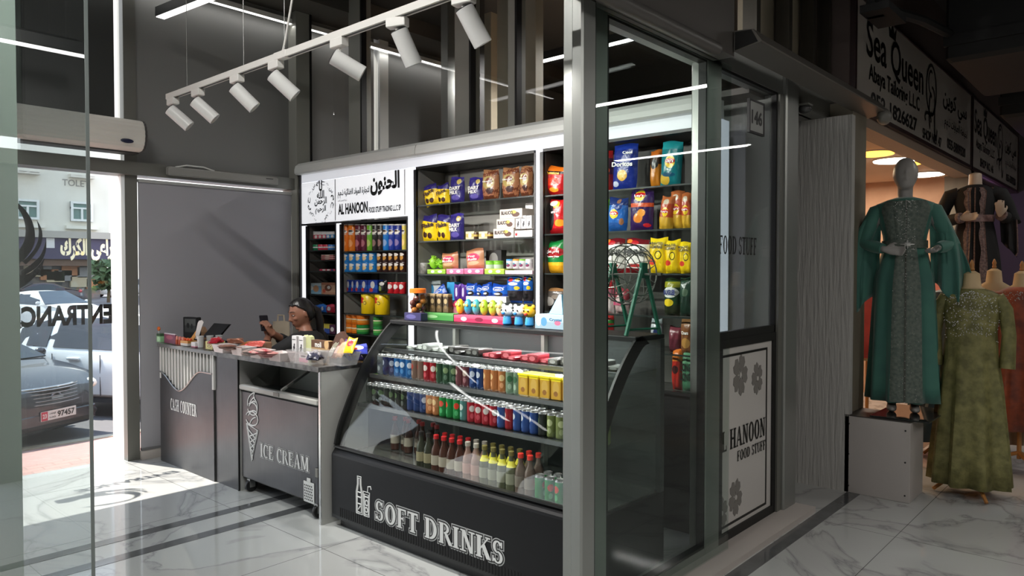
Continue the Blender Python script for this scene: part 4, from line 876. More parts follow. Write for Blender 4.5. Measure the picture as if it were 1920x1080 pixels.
# ================================================================ goods: builders
def proj(p):
    q = Vector(p) - Vector((0, 0, EYE)); z = q.dot(F_); return CXP + FPX * q.dot(R_) / z, CYP - FPX * q.dot(U_) / z
def ink(c): return mat('ink_%d_%d_%d' % tuple(c), c, .4)
W_, K_, Y_, R_D, GOLD = (240, 238, 232), (20, 18, 20), (250, 214, 40), (200, 30, 38), (206, 170, 90)
def bag_m(w, h, d, seed=0, gus=0.0):
    rnd = random.Random(seed); ph = [rnd.uniform(0, 6) for _ in range(6)]
    def side(sg):
        def fn(u, v):
            a, b = u * 2 - 1, v * 2 - 1
            e = max(0, 1 - abs(a) ** 3) ** .6 * max(0, 1 - abs(b) ** 4) ** .7
            crimp = min(1, max(0, (1 - abs(b)) / .1))
            wr = .10 * math.sin(9 * u + ph[0] + 5 * v) * math.sin(7 * v + ph[1]) + .07 * math.sin(17 * u + ph[2] - 9 * v)
            th = d / 2 * e * (1 + wr) * (.25 + .75 * crimp) + .0008
            pinch = 1 - .06 * (1 - abs(b) ** 2) * 0 - .05 * math.exp(-((abs(b) - .9) / .12) ** 2)
            return (a * w / 2 * pinch * (1 + .012 * math.sin(8 * v + ph[3])), sg * th, v * h + .006 * math.sin(5 * u + ph[4]) * (v > .5))
        return fn
    m = M(); m.grid(side(-1), 10, 14); m.grid(side(1), 10, 14); return m
def put_text(o, texts, w, h, d, nm='printed_lettering', y=None):
    for q in texts:
        s, cx, cz, tw, th, c = q[:6]; b = q[6] if len(q) > 6 else .03
        m = text_m(s, w * tw, h * th, b)
        if len(q) > 7: m.xf(Matrix.Rotation(q[7], 4, 'Y'))
        m.obj(nm, ink(c), o, False, ((cx - .5) * w, -(d / 2 * 1.14 + .001) if y is None else y, cz * h))
def span(p0, p1, py, X):
    y1, y0 = P(p0, py, 'X', X).y, P(p1, py, 'X', X).y; return (y0 + y1) / 2, abs(y1 - y0)
SEED = [0]
def bag(nm, label, cat, p0, p1, ytop, zs, ma, texts=(), X=4.08, d=.06, group=None, lean=.0, turn=0, roll=0, sh=1.0):
    SEED[0] += 1
    cy, w = span(p0, p1, ytop, X); h = (P((p0 + p1) / 2, ytop, 'X', X).z - zs) * sh
    o = bag_m(w, h, d, SEED[0]).obj(nm, ma, None, 60, (X, cy, zs + .0005), -PI / 2 + turn)
    o.rotation_euler = (lean, roll, -PI / 2 + turn)
    tag(o, label, cat, group); put_text(o, texts, w, h, d); return o
def boxy(nm, label, cat, p0, p1, ytop, zs, ma, texts=(), X=4.06, dep=.1, group=None, turn=0, h=None, parts=None, sw=1.0):
    cy, w = span(p0, p1, ytop, X); w *= sw; h = h or P((p0 + p1) / 2, ytop, 'X', X).z - zs
    o = M().rbox(-w / 2, w / 2, 0, dep, 0, h, .002).obj(nm, ma, None, False, (X, cy, zs + .0005), -PI / 2 + turn)
    tag(o, label, cat, group); put_text(o, texts, w, h, 0, y=-.0012); return o
def tin(nm, label, cat, p0, p1, ytop, zs, ma, lid=None, texts=(), X=4.07, group=None, fill=.96, prof=None, cap=.012):
    cy, w = span(p0, p1, ytop, X); r = w / 2 * fill; h = P((p0 + p1) / 2, ytop, 'X', X).z - zs
    o = M().lathe(prof(r, h) if prof else [(r * .95, 0), (r, .004), (r, h - cap), (r * .97, h - cap * .8)], n=20).obj(nm, ma, None, True, (X, cy, zs + .0005), -PI / 2)
    if lid: M().lathe([(r * 1.02, h - cap), (r * 1.02, h - .002), (r * .95, h)], n=20).obj('lid', lid, o, True)
    tag(o, label, cat, group)
    for q in texts:                        # lettering wrapped on the curve
        s, cx, cz, tw, th, c = q[:6]; m = text_m(s, 2 * r * tw, h * th, .035)
        m.v = [((r + .0008) * math.sin(x / r), -(r + .0008) * math.cos(x / r), z) for x, y, z in m.v]; m.obj('printed_lettering', ink(c), o, False, (0, 0, cz * h))
    return o
Z1 = dict(zip(('a', 'b', 'c', 'd', 'e', 'f', 'g'), COLS[0][6])); Z2, Z3, Z4 = COLS[1][6], COLS[2][6], COLS[3][6]
# ---------------------------------------------------------------- tubes and tins of the second bay
TUBE = [(643.8, 657, (240, 128, 24), 'orange', 'at the wall end of the tall tube row'), (657, 669, (240, 128, 24), 'orange', 'second from the wall end'), (669, 680, (104, 20, 44), 'maroon', 'beside the orange pair'), (680, 690.5, (96, 22, 50), 'maroon', 'beside the green tube'), (690.5, 700.5, (110, 180, 40), 'green', 'alone of its colour in the row'), (700.5, 710.6, (30, 26, 24), 'black', 'beside the green tube'), (710.6, 720.7, (36, 26, 22), 'black', 'beside the sky blue tube'), (720.7, 731.4, (24, 120, 200), 'sky blue', 'alone of its colour in the row'), (731.4, 742.7, (24, 52, 150), 'dark blue', 'beside the sky blue tube'), (742.7, 754.7, (20, 40, 130), 'dark blue', 'beside the yellow tube'), (755, 761.5, (226, 206, 90), 'yellow', 'half hidden at the end of the row')]
for p0, p1, c, cn, wh in TUBE:
    m = pack('tube_' + cn.replace(' ', '_') + str(c[0]), ((0, c), (.93, (230, 228, 220)) if cn == 'x' else (.99, c)), ((.5, .74, .42, .085, (236, 228, 214)), (.5, .77, .36, .04, (60, 34, 26)), (.5, .3, .34, .14, tuple(min(255, int(q * .6 + 90)) for q in (c[0] + 60, c[1] + 10, c[2])))), .3, 0)
    tin('crisp_tube', 'tall %s crisp tube %s' % (cn, wh), 'crisp tube', p0, p1, 420.5, Z2[0], m, mat('tube_lid', (214, 210, 200), .35), (('Pringles', .5, .62, .75, .06, W_),), group='crisp tubes')
for lay, (yt, dz) in enumerate(((474, 1), (491.5, 0))):
    for k in range(10):
        blue = k < 5; p0 = 646 + 12.3 * k if blue else 709.5 + 10.7 * (k - 5); p1 = p0 + (12.2 if blue else 10.6)
        c = (38, 128, 200) if blue else (46, 26, 24)
        z0 = Z2[1] + (.086 if dz else 0)
        m = pack('small_tin_%d' % blue, ((0, c),), ((.5, .45, .3, .25, (226, 200, 150) if blue else (206, 150, 70)), (.5, .75, .36, .16, (236, 230, 220))), .3, 0)
        n_ = k if blue else k - 5
        o = tin('crisp_tin', '%s small crisp tin, %s from the %s end of the %s layer' % ('blue' if blue else 'dark brown', ORD[n_], 'wall' if blue else 'blue', 'upper' if dz else 'lower'), 'crisp tin', p0, p1, 474, z0, m, None, group='small crisp tins', prof=lambda r, h: [(r * .95, 0), (r, .004), (r, .078), (r * 1.02, .079), (r * .98, .085)], cap=.01)
for k, (p0, p1) in enumerate(((648.6, 656.4), (657.1, 664.3), (665, 674.5), (675.3, 688.5), (689.5, 707.5))):
    boxy('biscuit_pack', 'blue biscuit pack with a white and red label, %s from the wall end' % ORD[k], 'biscuit pack', p0, p1, 525, Z2[2], pack('blue_pack', ((0, (24, 60, 160)), (.3, (40, 96, 190)), (.6, (24, 56, 150))), ((.5, .62, .22, .28, (232, 230, 226)), (.35, .22, .2, .16, (200, 60, 60))), .3, .1), X=4.05, dep=.07, group='blue biscuit packs')
bag('biscuit_pouch', 'black and white biscuit pouch between blue packs and red tins', 'pouch', 710.5, 725, 526, Z2[2], pack('black_white', ((0, (22, 22, 24)), (.7, (40, 40, 42))), ((.6, .7, .3, .14, W_), (.4, .35, .2, .2, (150, 170, 90))), .3), d=.05)
for k in range(3): tin('cocoa_tin', 'red cocoa tin with a white patch, %s after the black pouch' % ORD[k], 'tin', 729.5 + 10.5 * k, 740 + 10.5 * k, 527, Z2[2], pack('red_tin', ((0, (186, 24, 36)), (.86, (206, 40, 44))), ((.6, .6, .3, .22, W_), (.3, .3, .2, .16, (90, 16, 24))), .3, 0), None, group='red cocoa tins')
for k, (p0, p1) in enumerate(((680.7, 702.7), (706, 728))):
    tin('custard_tin', 'large yellow powder tin %s' % ('on the side of the narrow bay', 'next to the white bay post')[k], 'tin', p0, p1, 552, Z2[3], pack('yellow_tin', ((0, (238, 200, 20)), (.9, (246, 214, 40))), ((.32, .82, .28, .1, (206, 40, 30)), (.3, .66, .24, .08, (206, 40, 30)), (.66, .6, .12, .09, (60, 50, 20)), (.66, .6, .09, .06, (236, 204, 60))), .3, 0), mat('yellow_lid', (236, 206, 40), .35), group='yellow powder tins', fill=.8)
for lay in (0, 1):
    for k, (p0, p1) in enumerate(((652, 662.2), (662.4, 672.8), (673.2, 688.5), (703, 714.5))):
        c = ((40, 130, 60) if (k == 2 or k == 3) and not lay else (60, 130, 60) if k == 3 else (226, 120, 30))
        tin('spread_tin', '%s spread tin with a pale band, %s of the %s layer on the low shelf' % ('green' if c[1] > c[0] else 'orange', ORD[k], 'upper' if lay else 'lower'), 'tin', p0, p1, 598, Z2[4] + (.083 if lay else 0), pack('spread_%d' % c[0], ((0, c), (.25, (236, 150, 60) if c[0] > 100 else (90, 170, 80)), (.5, (240, 226, 190)), (.62, c)), (), .3, 0), None, group='spread tins', fill=.98, prof=lambda r, h: [(r * .96, 0), (r, .005), (r, .07), (r * 1.03, .071), (r * 1.02, .08)])
# ---------------------------------------------------------------- narrow bay
for k in range(6):
    p0 = 581 + 7.6 * k; c = (214, 90, 110) if k < 4 else (60, 140, 200)
    boxy('gum_box', '%s gum box with a white top, %s along the top shelf of the narrow bay' % ('pink' if k < 4 else 'blue', ORD[k]), 'gum box', p0, p0 + 7.2, 434, Z1['a'], pack('gum_%d' % (k < 4), ((0, c), (.55, (236, 232, 230)), (.85, (210, 210, 212))), ((.5, .28, .34, .2, W_),), .4, 0), dep=.08, group='gum boxes')
for k in range(5):
    c = ((20, 130, 84), (20, 130, 84), (206, 60, 90), (200, 50, 70), (70, 130, 200))[k]; n_ = ('green', 'green', 'pink', 'red', 'pale blue')[k]
    tin('gum_tub', '%s gum tub, %s along the second shelf of the narrow bay' % (n_, ORD[k]), 'gum tub', 580.5 + 9.3 * k, 589.5 + 9.3 * k, 457, Z1['b'], pack('gumtub_%d' % c[0], ((0, c), (.4, (230, 228, 226)), (.6, c)), (), .35, 0), None, group='gum tubs')
for k in range(3): boxy('wafer_pack', 'flat red wafer pack, %s of the low stack in the narrow bay' % ('bottom', 'middle', 'top')[k], 'wafer pack', 600 + k * 2, 626 - k * 1.5, 488, Z1['c'] + .017 * k, pack('red_wafer', ((0, (170, 30, 50)), (.5, (214, 190, 180))), ((.5, .5, .2, .3, (220, 200, 190)),), .35, .1), h=.0165, dep=.12, turn=.12 * k - .1, group='flat red wafer packs')
boxy('gum_strip', 'long pink and white box alone on the fourth shelf of the narrow bay', 'box', 599, 627, 504.5, Z1['d'], pack('pink_strip', ((0, (206, 70, 100)),), ((.3, .5, .12, .4, W_), (.6, .5, .1, .4, W_), (.85, .5, .08, .5, (60, 70, 120))), .4, 0), dep=.06)
boxy('wafer_box', 'pale blue wafer display box with a biscuit picture', 'wafer box', 578, 602, 531, Z1['e'], pack('blue_wafer', ((0, (150, 196, 220)), (.2, (126, 180, 214)), (.75, (200, 220, 226))), ((.6, .5, .22, .3, (200, 150, 110)), (.25, .55, .14, .2, W_)), .4, 0), X=4.03, dep=.12)
boxy('wafer_box', 'beige brown wafer display box with a biscuit picture', 'wafer box', 602.5, 628, 530, Z1['e'], pack('beige_wafer', ((0, (200, 150, 120)), (.2, (214, 176, 146)), (.8, (190, 130, 100))), ((.5, .55, .25, .28, (120, 70, 44)), (.55, .6, .12, .14, W_), (.2, .3, .12, .16, (206, 90, 60))), .4, 0), X=4.03, dep=.12)
for k, (p0, p1, c, l) in enumerate(((579, 592, (120, 40, 34), 'brown red'), (592, 604, (20, 90, 190), 'bright blue'), (603, 614, (30, 110, 210), 'blue'), (613, 628, (170, 24, 50), 'crimson'))):
    bag('snack_pouch', '%s snack pouch low in the narrow bay behind the seated person' % l, 'pouch', p0, p1, 571, Z1['f'], pack('np_%d' % k, ((0, c), (.7, tuple(min(255, q + 40) for q in c))), ((.5, .5, .2, .22, (226, 226, 230)),), .3), d=.05)
boxy('cereal_box', 'blue and yellow box on the lowest shelf of the narrow bay', 'box', 592, 617, 608, Z1['g'], pack('cereal', ((0, (70, 100, 190)), (.55, (230, 214, 90))), ((.4, .5, .25, .3, (236, 236, 240)),), .4, 0), dep=.08)
boxy('cereal_box', 'plum coloured box on the lowest shelf of the narrow bay', 'box', 617.5, 628, 609, Z1['g'], pack('plum_box', ((0, (90, 50, 80)),), ((.5, .5, .3, .25, W_),), .4, 0), dep=.08)
# ---------------------------------------------------------------- wide bay
NAVY = (44, 36, 110)
FLK = pack('flake_pack', ((0, (246, 208, 20)), (.78, NAVY)), ((.3, .25, .14, .12, (60, 30, 20)), (.62, .2, .16, .11, (70, 36, 24)), (.5, .36, .2, .06, (250, 224, 70))), .28, .3, diag=.12)
DML = pack('navy_pack', ((0, NAVY), (.9, (60, 50, 140))), ((.75, .78, .14, .1, (190, 170, 90)), (.5, .2, .3, .1, (90, 80, 160))), .28, .3)
GRA = pack('brown_grain_pack', ((0, (96, 52, 34)), (.12, (150, 96, 64)), (.2, (104, 56, 36)), (.3, (160, 110, 74)), (.78, (110, 60, 40)), (.88, (166, 120, 84))), ((.5, .55, .36, .2, (170, 150, 90)), (.55, .6, .2, .1, (120, 70, 50)), (.6, .28, .2, .1, (60, 30, 24))), .25, .3, noise=.5)
for k, (p0, p1, yt, r) in enumerate(((800, 824, 345, .22), (823, 844, 345, .1))): bag('chocolate_pouch', 'yellow and navy chocolate pouch on the top shelf, %s' % ('leaning over at its wall end', 'beside the upright navy pouch')[k], 'pouch', p0, p1, yt, Z3[0], FLK, (('Flake', .5, .6, .8, .2, (60, 30, 40), .03, -.2),), roll=-r, group='chocolate pouches')
for k, (p0, p1, yt, zz_, l) in enumerate(((846, 871, 332, 0, 'beside the yellow pouches on the top shelf'), (881, 906, 333, 0, 'beside the brown bags on the top shelf'), (845, 870, 401, 1, 'beside the yellow pouches on the second shelf'))): bag('chocolate_pouch', 'navy chocolate pouch with white lettering ' + l, 'pouch', p0, p1, yt, Z3[zz_], DML, (('DAIRY', .5, .56, .8, .14, W_), ('MILK', .42, .4, .6, .14, W_)), group='chocolate pouches')
for k, (p0, p1) in enumerate(((793.5, 820), (821, 844))): bag('chocolate_pouch', 'upright yellow chocolate pouch with navy top on the second shelf, %s' % ('nearer the wall', 'nearer the navy pouch')[k], 'pouch', p0, p1, 403, Z3[1], FLK, (('Flake', .5, .6, .8, .18, (60, 30, 40), .03, -.15),), group='chocolate pouches')
for k, (p0, p1, yt) in enumerate(((906.5, 936, 318), (943.5, 974, 314), (977.5, 999, 312))): bag('chocolate_bag', 'tall brown speckled bag with a gold label, %s' % ('beside the navy pouch', 'middle one of three', 'against the white bay post')[k], 'bag', p0, p1, yt, Z3[0], GRA, (('Chocolate', .5, .6, .6, .05, W_),), d=.08, group='brown speckled bags')
for k, (p0, p1) in enumerate(((873, 889), (889.5, 897), (897.5, 914), (915, 925))):
    if k % 2 == 0: boxy('gift_box', 'small cream gift box of chocolates, %s' % ('beside the navy pouch', 'between two round chocolates')[k // 2], 'gift box', p0, p1, 434, Z3[1], pack('gift', ((0, (206, 196, 160)), (.3, (190, 170, 90)), (.7, (214, 206, 176))), ((.5, .5, .2, .3, (236, 230, 214)),), .3, 0), dep=.06)
    else: tin('chocolate_ball_jar', 'tiny gold topped chocolate jar %s' % ('between the two gift boxes', 'beside the stacked cartons')[k // 2], 'jar', p0, p1, 434, Z3[1], pack('goldball', ((0, (70, 46, 30)), (.4, (206, 176, 90)), (.7, (90, 60, 40))), (), .3, 0))
BLA = pack('carton_cream', ((0, (226, 212, 200)),), ((.72, .4, .17, .26, (90, 54, 36)), (.62, .66, .12, .18, (226, 190, 90))), .45, 0)
for k, (p0, p1, yt, zz_) in enumerate(((925, 963, 430, 0), (931, 965, 414, 1), (937, 979, 396, 2))): boxy('biscuit_carton', 'cream biscuit carton with black lettering, %s of the stepped stack' % ('bottom', 'middle', 'top')[k], 'carton', p0, p1, yt, Z3[1] + .071 * zz_, BLA, (('BLAUCO', .33, .6, .52, .4, (50, 30, 26), .045),), X=4.04, dep=.16, h=.0705, group='cream biscuit cartons')
boxy('carton_tray', 'white open carton tray holding three slim white cartons', 'carton', 965, 998, 432, Z3[1], pack('white_tray', ((0, (226, 222, 220)),), ((.1, .4, .06, .2, (200, 40, 50)),), .45, 0), (('NO', .1, .5, .13, .4, (200, 40, 50)),), X=4.02, dep=.1)
for k in range(3): boxy('slim_carton', 'slim white carton with a dark flower print, %s in its tray' % ('wall side', 'middle', 'post side')[k], 'carton', 966.5 + 10.3 * k, 976 + 10.3 * k, 404, Z3[1] + .062, pack('white_floral', ((0, (224, 222, 222)),), ((.5, .35, .2, .1, (40, 36, 40)), (.55, .5, .14, .08, (60, 56, 60)), (.45, .22, .12, .07, (50, 46, 50))), .45, 0), (('Bonbon', .5, .8, .7, .07, K_),), X=4.045, dep=.06, group='slim white cartons')
boxy('gable_carton', 'white carton with a rounded top standing behind the slim cartons', 'carton', 985, 999, 381, Z3[1] + .0, pack('white_tray'  , ()), X=4.17, dep=.09)
# third shelf
tin('plastic_cup', 'grey lidded cup at the wall end of the third shelf', 'cup', 790.5, 803, 493, Z3[2], mat('cup_grey', (150, 148, 142), .3, noise=(40, (100, 98, 92))), mat('cup_lid', (180, 180, 176), .3))
def tray_box(label, p0, p1, yt, c, txt=None, X=4.02):
    return boxy('display_tray', label, 'display tray', p0, p1, yt, Z3[2], pack('tray_%d_%d' % c[:2], ((0, c), (.75, tuple(min(255, q + 30) for q in c))), ((.3, .5, .1, .3, W_), (.7, .5, .12, .26, W_)), .4, 0), X=X, dep=.12)
TR = [('green display tray under the spiky green toys', 801, 835, 505, (150, 196, 60)), ('pink display tray under the small brown bag', 837, 869, 504, (226, 120, 160)), ('pink display tray under the large brown bag', 870, 906, 503.5, (224, 110, 150)), ('green display tray under the dark framed box', 908.5, 945, 504, (160, 206, 60)), ('pale pink display tray under the row of candy cups', 947, 998, 507, (226, 190, 206))]
for l, a, b_, y, c in TR: tray_box(l, a, b_, y, c)
def spiky(label, p0, p1, yt, zs, c, X=4.08):
    cy, w = span(p0, p1, yt, X); h = P((p0 + p1) / 2, yt, 'X', X).z - zs; m = M(); m.ell((0, 0, h * .5), (w * .4, w * .36, h * .5), 14, 10)
    for i in range(26):
        g, e = random.uniform(0, 2 * PI), random.uniform(-.3, 1.2); dd = Vector((math.cos(g) * math.cos(e), math.sin(g) * math.cos(e), math.sin(e))); b = Vector((dd.x * w * .38, dd.y * w * .34, h * .5 + dd.z * h * .46)); m.tube([b, b + dd * w * .1, b + dd * w * .2], [w * .06, w * .04, w * .005], 5)
    return tag(m.obj('squeeze_toy', mat('toy_%d_%d' % c[:2], c, .4), None, True, (X, cy, zs + .0005)), label, 'toy')
zt = Z3[2] + .042
spiky('spiky lime green squeeze toy at the wall end of its tray', 806, 822, 481, zt, (150, 206, 60)); spiky('spiky lime green squeeze toy beside the small brown bag', 821, 838, 487, zt, (130, 190, 50), 4.1)
POP = pack('pop_bag', ((0, (170, 116, 84)), (.15, (190, 136, 100)), (.85, (150, 96, 66))), ((.5, .55, .36, .2, (214, 60, 100)), (.5, .28, .3, .1, (214, 176, 140))), .35, .3)
bag('candy_bag', 'small brown candy bag with pink lettering over a pink tray', 'bag', 830, 860, 474, zt, POP, (('Pop', .5, .64, .5, .14, W_), ('Rolls', .5, .48, .6, .14, W_)), X=4.1, roll=-.05)
bag('candy_bag', 'larger brown candy bag with pink lettering beside the dark box', 'bag', 876, 909, 467, zt, POP, (('Pop', .46, .63, .4, .12, W_), ('Rolls', .5, .48, .5, .12, W_)), X=4.1, roll=-.08)
boxy('framed_box', 'dark box with a grey picture panel behind the green tray', 'box', 911, 940, 469, zt, pack('dark_frame', ((0, (40, 38, 36)),), ((.5, .5, .28, .36, (130, 130, 126)),), .3, 0), X=4.16, dep=.06)
for k in range(2): tin('slime_tub', 'green topped slime tub in the green tray, %s' % ('wall side', 'post side')[k], 'tub', 913 + 15 * k, 927 + 15 * k, 489, zt, pack('slime', ((0, (190, 200, 190)), (.6, (130, 190, 60))), (), .2, 0), mat('lime_lid', (120, 190, 50), .3))
for k in range(4): tin('candy_cup', 'clear candy cup with a %s lid, %s along the pale pink tray' % (('blue', 'orange', 'green', 'white')[k], ORD[k]), 'candy cup', 951 + 12 * k, 962.5 + 12 * k, 486, zt, pack('candycup_%d' % k, ((0, (196, 196, 196)), (.7, (214, 214, 214))), ((.5, .4, .3, .2, (120, 60, 90)), (.4, .6, .2, .1, (60, 130, 150))), .2, 0), mat('cup_lid_%d' % k, ((80, 150, 200), (230, 150, 60), (130, 190, 70), (226, 226, 226))[k], .3), group='candy cups')
# fourth shelf
boxy('appliance_box', 'white box with a blue tube picture at the wall end of the fourth shelf', 'box', 795, 826, 526, Z3[3], pack('white_blue_box', ((0, (206, 212, 216)),), ((.45, .5, .16, .3, (70, 150, 200)), (.45, .2, .12, .08, (40, 90, 150))), .4, 0), X=4.16, dep=.1)
OREO = lambda k: pack('blue_cookie_%d' % k, ((0, (20, 60, 150)), (.3, (30, 100, 200)), (.75, (24, 70, 170))), ((.5, .62, .36, .14, (220, 226, 236)), (.5, .62, .3, .1, (30, 90, 190)), (.55, .28, .26, .16, (30, 24, 26)), (.45, .3, .2, .06, (230, 228, 224))), .3, .3)
bag('cookie_bag', 'blue cookie bag leaning sideways before the white box', 'cookie bag', 810, 842, 541, Z3[3], OREO(0), (('Minis', .5, .62, .5, .12, W_),), X=4.05, roll=-.5, sh=1.0)
boxy('cookie_box', 'light blue notched box beside the purple chocolate packs', 'box', 838, 852, 529, Z3[3], mat('sky_box', (60, 160, 214), .4), X=4.1, dep=.08)
for k in range(2): bag('chocolate_pack', 'purple chocolate pack with a white figure, %s' % ('nearer the light blue box', 'nearer the blue bags')[k], 'pack', 852 + 12.5 * k, 864 + 12.5 * k, 533, Z3[3], pack('purple_pack', ((0, (84, 44, 140)), (.85, (110, 70, 170))), ((.5, .5, .16, .26, (220, 214, 230)),), .3, .2), d=.03)
for k in range(2): boxy('carton_tray', 'low white carton tray under the blue cookie bags, %s' % ('near the purple packs', 'near the large bags')[k], 'carton', 873.5 + 38 * k, 911 + 38 * k, 556, Z3[3], mat('tray_white', (222, 222, 218), .5), X=4.02, dep=.14)
for k, (p0, p1, yt) in enumerate(((877, 897, 531), (896, 908, 535), (907, 925, 531), (924, 952, 533))): bag('cookie_bag', 'blue cookie bag standing in a white tray, %s from the purple packs' % ORD[k], 'cookie bag', p0, p1, yt, Z3[3] + .03, OREO(0), (('OREO', .5, .62, .5, .12, W_),), X=4.09, roll=(-.1, .05, -.12, .0)[k], group='blue cookie bags')
for k, (p0, p1, yt) in enumerate(((951.5, 980, 518.5), (982, 999, 517))): bag('seed_bag', 'large blue seed bag with yellow flowers, %s' % ('beside the cookie bags', 'against the white bay post')[k], 'bag', p0, p1, yt, Z3[3], pack('seed_bag', ((0, (24, 70, 150)), (.08, (40, 36, 40)), (.45, (30, 100, 190))), ((.35, .85, .18, .07, (214, 40, 50)), (.78, .85, .14, .06, (240, 200, 40)), (.75, .55, .16, .07, (240, 200, 40)), (.5, .7, .3, .06, W_), (.5, .25, .3, .1, (20, 20, 22))), .3, .3), d=.06, group='large blue seed bags')
# ---------------------------------------------------------------- chip bay
def chip(label, p0, p1, yt, zi, bands, spots=(), texts=(), **k):
    SEED[0] += 1; return bag('chip_bag', label, 'chip bag', p0, p1, yt, Z4[zi], pack('chip_%d' % SEED[0], bands, spots, .25, .3, k.pop('diag', 0)), texts, d=k.pop('d', .075), **k)
RED = (196, 26, 30); LAY = lambda cx, cz, s=.22: ((cx, cz, s, s * .62, (246, 206, 40)), (cx, cz + .02, s * 1.05, s * .26, (206, 36, 40)))
chip('red chip bag with an orange jagged top flopping over the top shelf edge', 1018, 1060, 312, 0, ((0, (150, 20, 20)), (.2, RED), (.72, (30, 20, 16)), (.8, (236, 120, 30))), ((.5, .45, .3, .14, (230, 60, 30)), (.6, .2, .2, .08, (240, 150, 40))), (('Cheetos', .45, .76, .7, .1, (250, 190, 40)),), roll=.12)
chip('red and black chip bag with a gold wedge on the second shelf', 1031, 1062, 374, 1, ((0, (150, 20, 26)), (.16, RED), (.72, (206, 30, 34))), ((.16, .5, .3, .4, (24, 20, 20)), (.55, .82, .2, .1, (240, 190, 60)), (.75, .3, .26, .1, (236, 150, 40)), (.4, .86, .22, .08, (236, 226, 210))), (('SPICY', .5, .62, .4, .05, W_),))
chip('green and gold chip bag with white lettering on the third shelf', 1028, 1060, 451, 2, ((0, (206, 150, 30)), (.22, (226, 176, 40)), (.32, (16, 116, 50)), (.9, (20, 90, 44))), ((.5, .62, .5, .16, (150, 26, 30)),), ((arabic('بطاطس عمان'), .5, .66, .7, .13, W_), ('Potato Chips', .5, .5, .7, .06, W_)))
chip('dark grey silver chip bag lying low on the fourth shelf', 1018, 1062, 541, 3, ((0, (46, 42, 40)), (.6, (90, 84, 78)), (.85, (150, 110, 70))), ((.4, .4, .2, .2, (150, 146, 140)), (.7, .6, .2, .1, (130, 120, 110))))
chip('blue corn chip bag with a golden triangle on the top shelf', 1149, 1194, 271, 0, ((0, (24, 44, 130)), (.85, (34, 60, 160))), ((.5, .3, .2, .12, (216, 166, 60)), (.42, .27, .1, .05, (236, 196, 100)), (.2, .12, .14, .06, (200, 206, 226))), (('Doritos', .5, .55, .85, .1, W_), ('Cool', .7, .8, .4, .06, W_)), roll=.05)
chip('dark red corn chip bag half hidden behind the post on the top shelf', 1124, 1150, 285, 0, ((0, (130, 24, 24)), (.4, (60, 20, 40)), (.8, (150, 30, 30))), ((.6, .5, .3, .1, (206, 80, 40)),), (('Doritos', .5, .6, .8, .1, W_),))
chip('teal chip bag with a yellow round emblem on the top shelf', 1238, 1277, 266, 0, ((0, (20, 116, 124)), (.8, (36, 150, 156))), LAY(.55, .52) + ((.3, .14, .26, .12, (216, 176, 60)), (.5, .24, .3, .05, (16, 80, 110))), (("Lay's", .55, .54, .36, .09, W_),), roll=.07)
chip('orange chip bag behind the teal bag on the top shelf', 1221, 1243, 282, 0, ((0, (190, 116, 30)), (.6, (60, 40, 26)), (.8, (206, 110, 40))), ((.5, .6, .3, .12, (40, 40, 40)),), X=4.14)
chip('bright green chip bag beside the post on the second shelf', 1128, 1143, 374, 1, ((0, (90, 160, 30)), (.5, (120, 190, 40))), ((.6, .2, .4, .12, (226, 206, 80)),))
chip('blue chip bag with a figure and yellow emblem on the second shelf', 1140, 1176, 371, 1, ((0, (30, 80, 150)), (.25, (40, 100, 180)), (.75, (30, 50, 110))), LAY(.42, .5) + ((.62, .86, .1, .07, (150, 106, 80)), (.6, .7, .2, .1, (30, 60, 130)), (.8, .28, .1, .1, (150, 100, 70))), (("Lay's", .42, .52, .36, .08, W_),), roll=.06)
chip('purple chip bag with orange crisps and yellow emblem on the second shelf', 1182, 1225, 357, 1, ((0, (50, 26, 80)), (.56, (206, 80, 36)), (.66, (56, 30, 90))), LAY(.5, .84) + ((.45, .3, .2, .12, (226, 130, 40)), (.6, .42, .16, .09, (236, 150, 50)), (.8, .12, .14, .05, (190, 30, 40))), (("Lay's", .5, .85, .4, .08, W_),), roll=.03)
for k, (p0, p1, yt) in enumerate(((1236, 1262, 368), (1258, 1285, 358), (1281, 1302, 362))): chip('orange brown chip bag, yellow emblem, %s of three on the second shelf' % ('post side', 'middle', 'end')[k], p0, p1, yt, 1, ((0, (206, 160, 50)), (.35, (176, 70, 40)), (.75, (190, 106, 60))), LAY(.5, .5) + ((.5, .8, .2, .08, (206, 190, 170)),), (("Lay's", .5, .52, .5, .07, W_),), group='orange brown chip bags', roll=(.12, 0, -.04)[k], X=4.07 + .03 * (k % 2))
for k, (p0, p1) in enumerate(((1133, 1171), (1173, 1217))): chip('white and maroon chip bag with black lettering, %s on third shelf' % ('beside the post', 'beside the yellow bags')[k], p0, p1, 448, 2, ((0, (120, 24, 30)), (.14, (222, 216, 210)), (.82, (110, 20, 30))), ((.4, .86, .22, .07, (190, 30, 40)), (.2, .9, .14, .06, (226, 130, 50)), (.5, .22, .3, .05, (170, 40, 40))), (('FINNS', .5, .6, .9, .2, K_, .045),), roll=.04)
for k, (p0, p1) in enumerate(((1218, 1252), (1249, 1277), (1277, 1303))): chip('yellow crisp bag with black lettering, %s from the white bags' % ORD[k], p0, p1, 446 + 4 * k, 2, ((0, (226, 190, 20)), (.8, (236, 206, 30))), ((.6, .5, .17, .12, (60, 50, 20)), (.6, .5, .13, .09, (236, 206, 30)), (.3, .3, .2, .08, (206, 60, 40))), (('MINUTES', .5, .84, .74, .075, K_), ('SOFAKI', .5, .74, .7, .085, K_)), group='yellow crisp bags', roll=(.03, 0, -.05)[k])
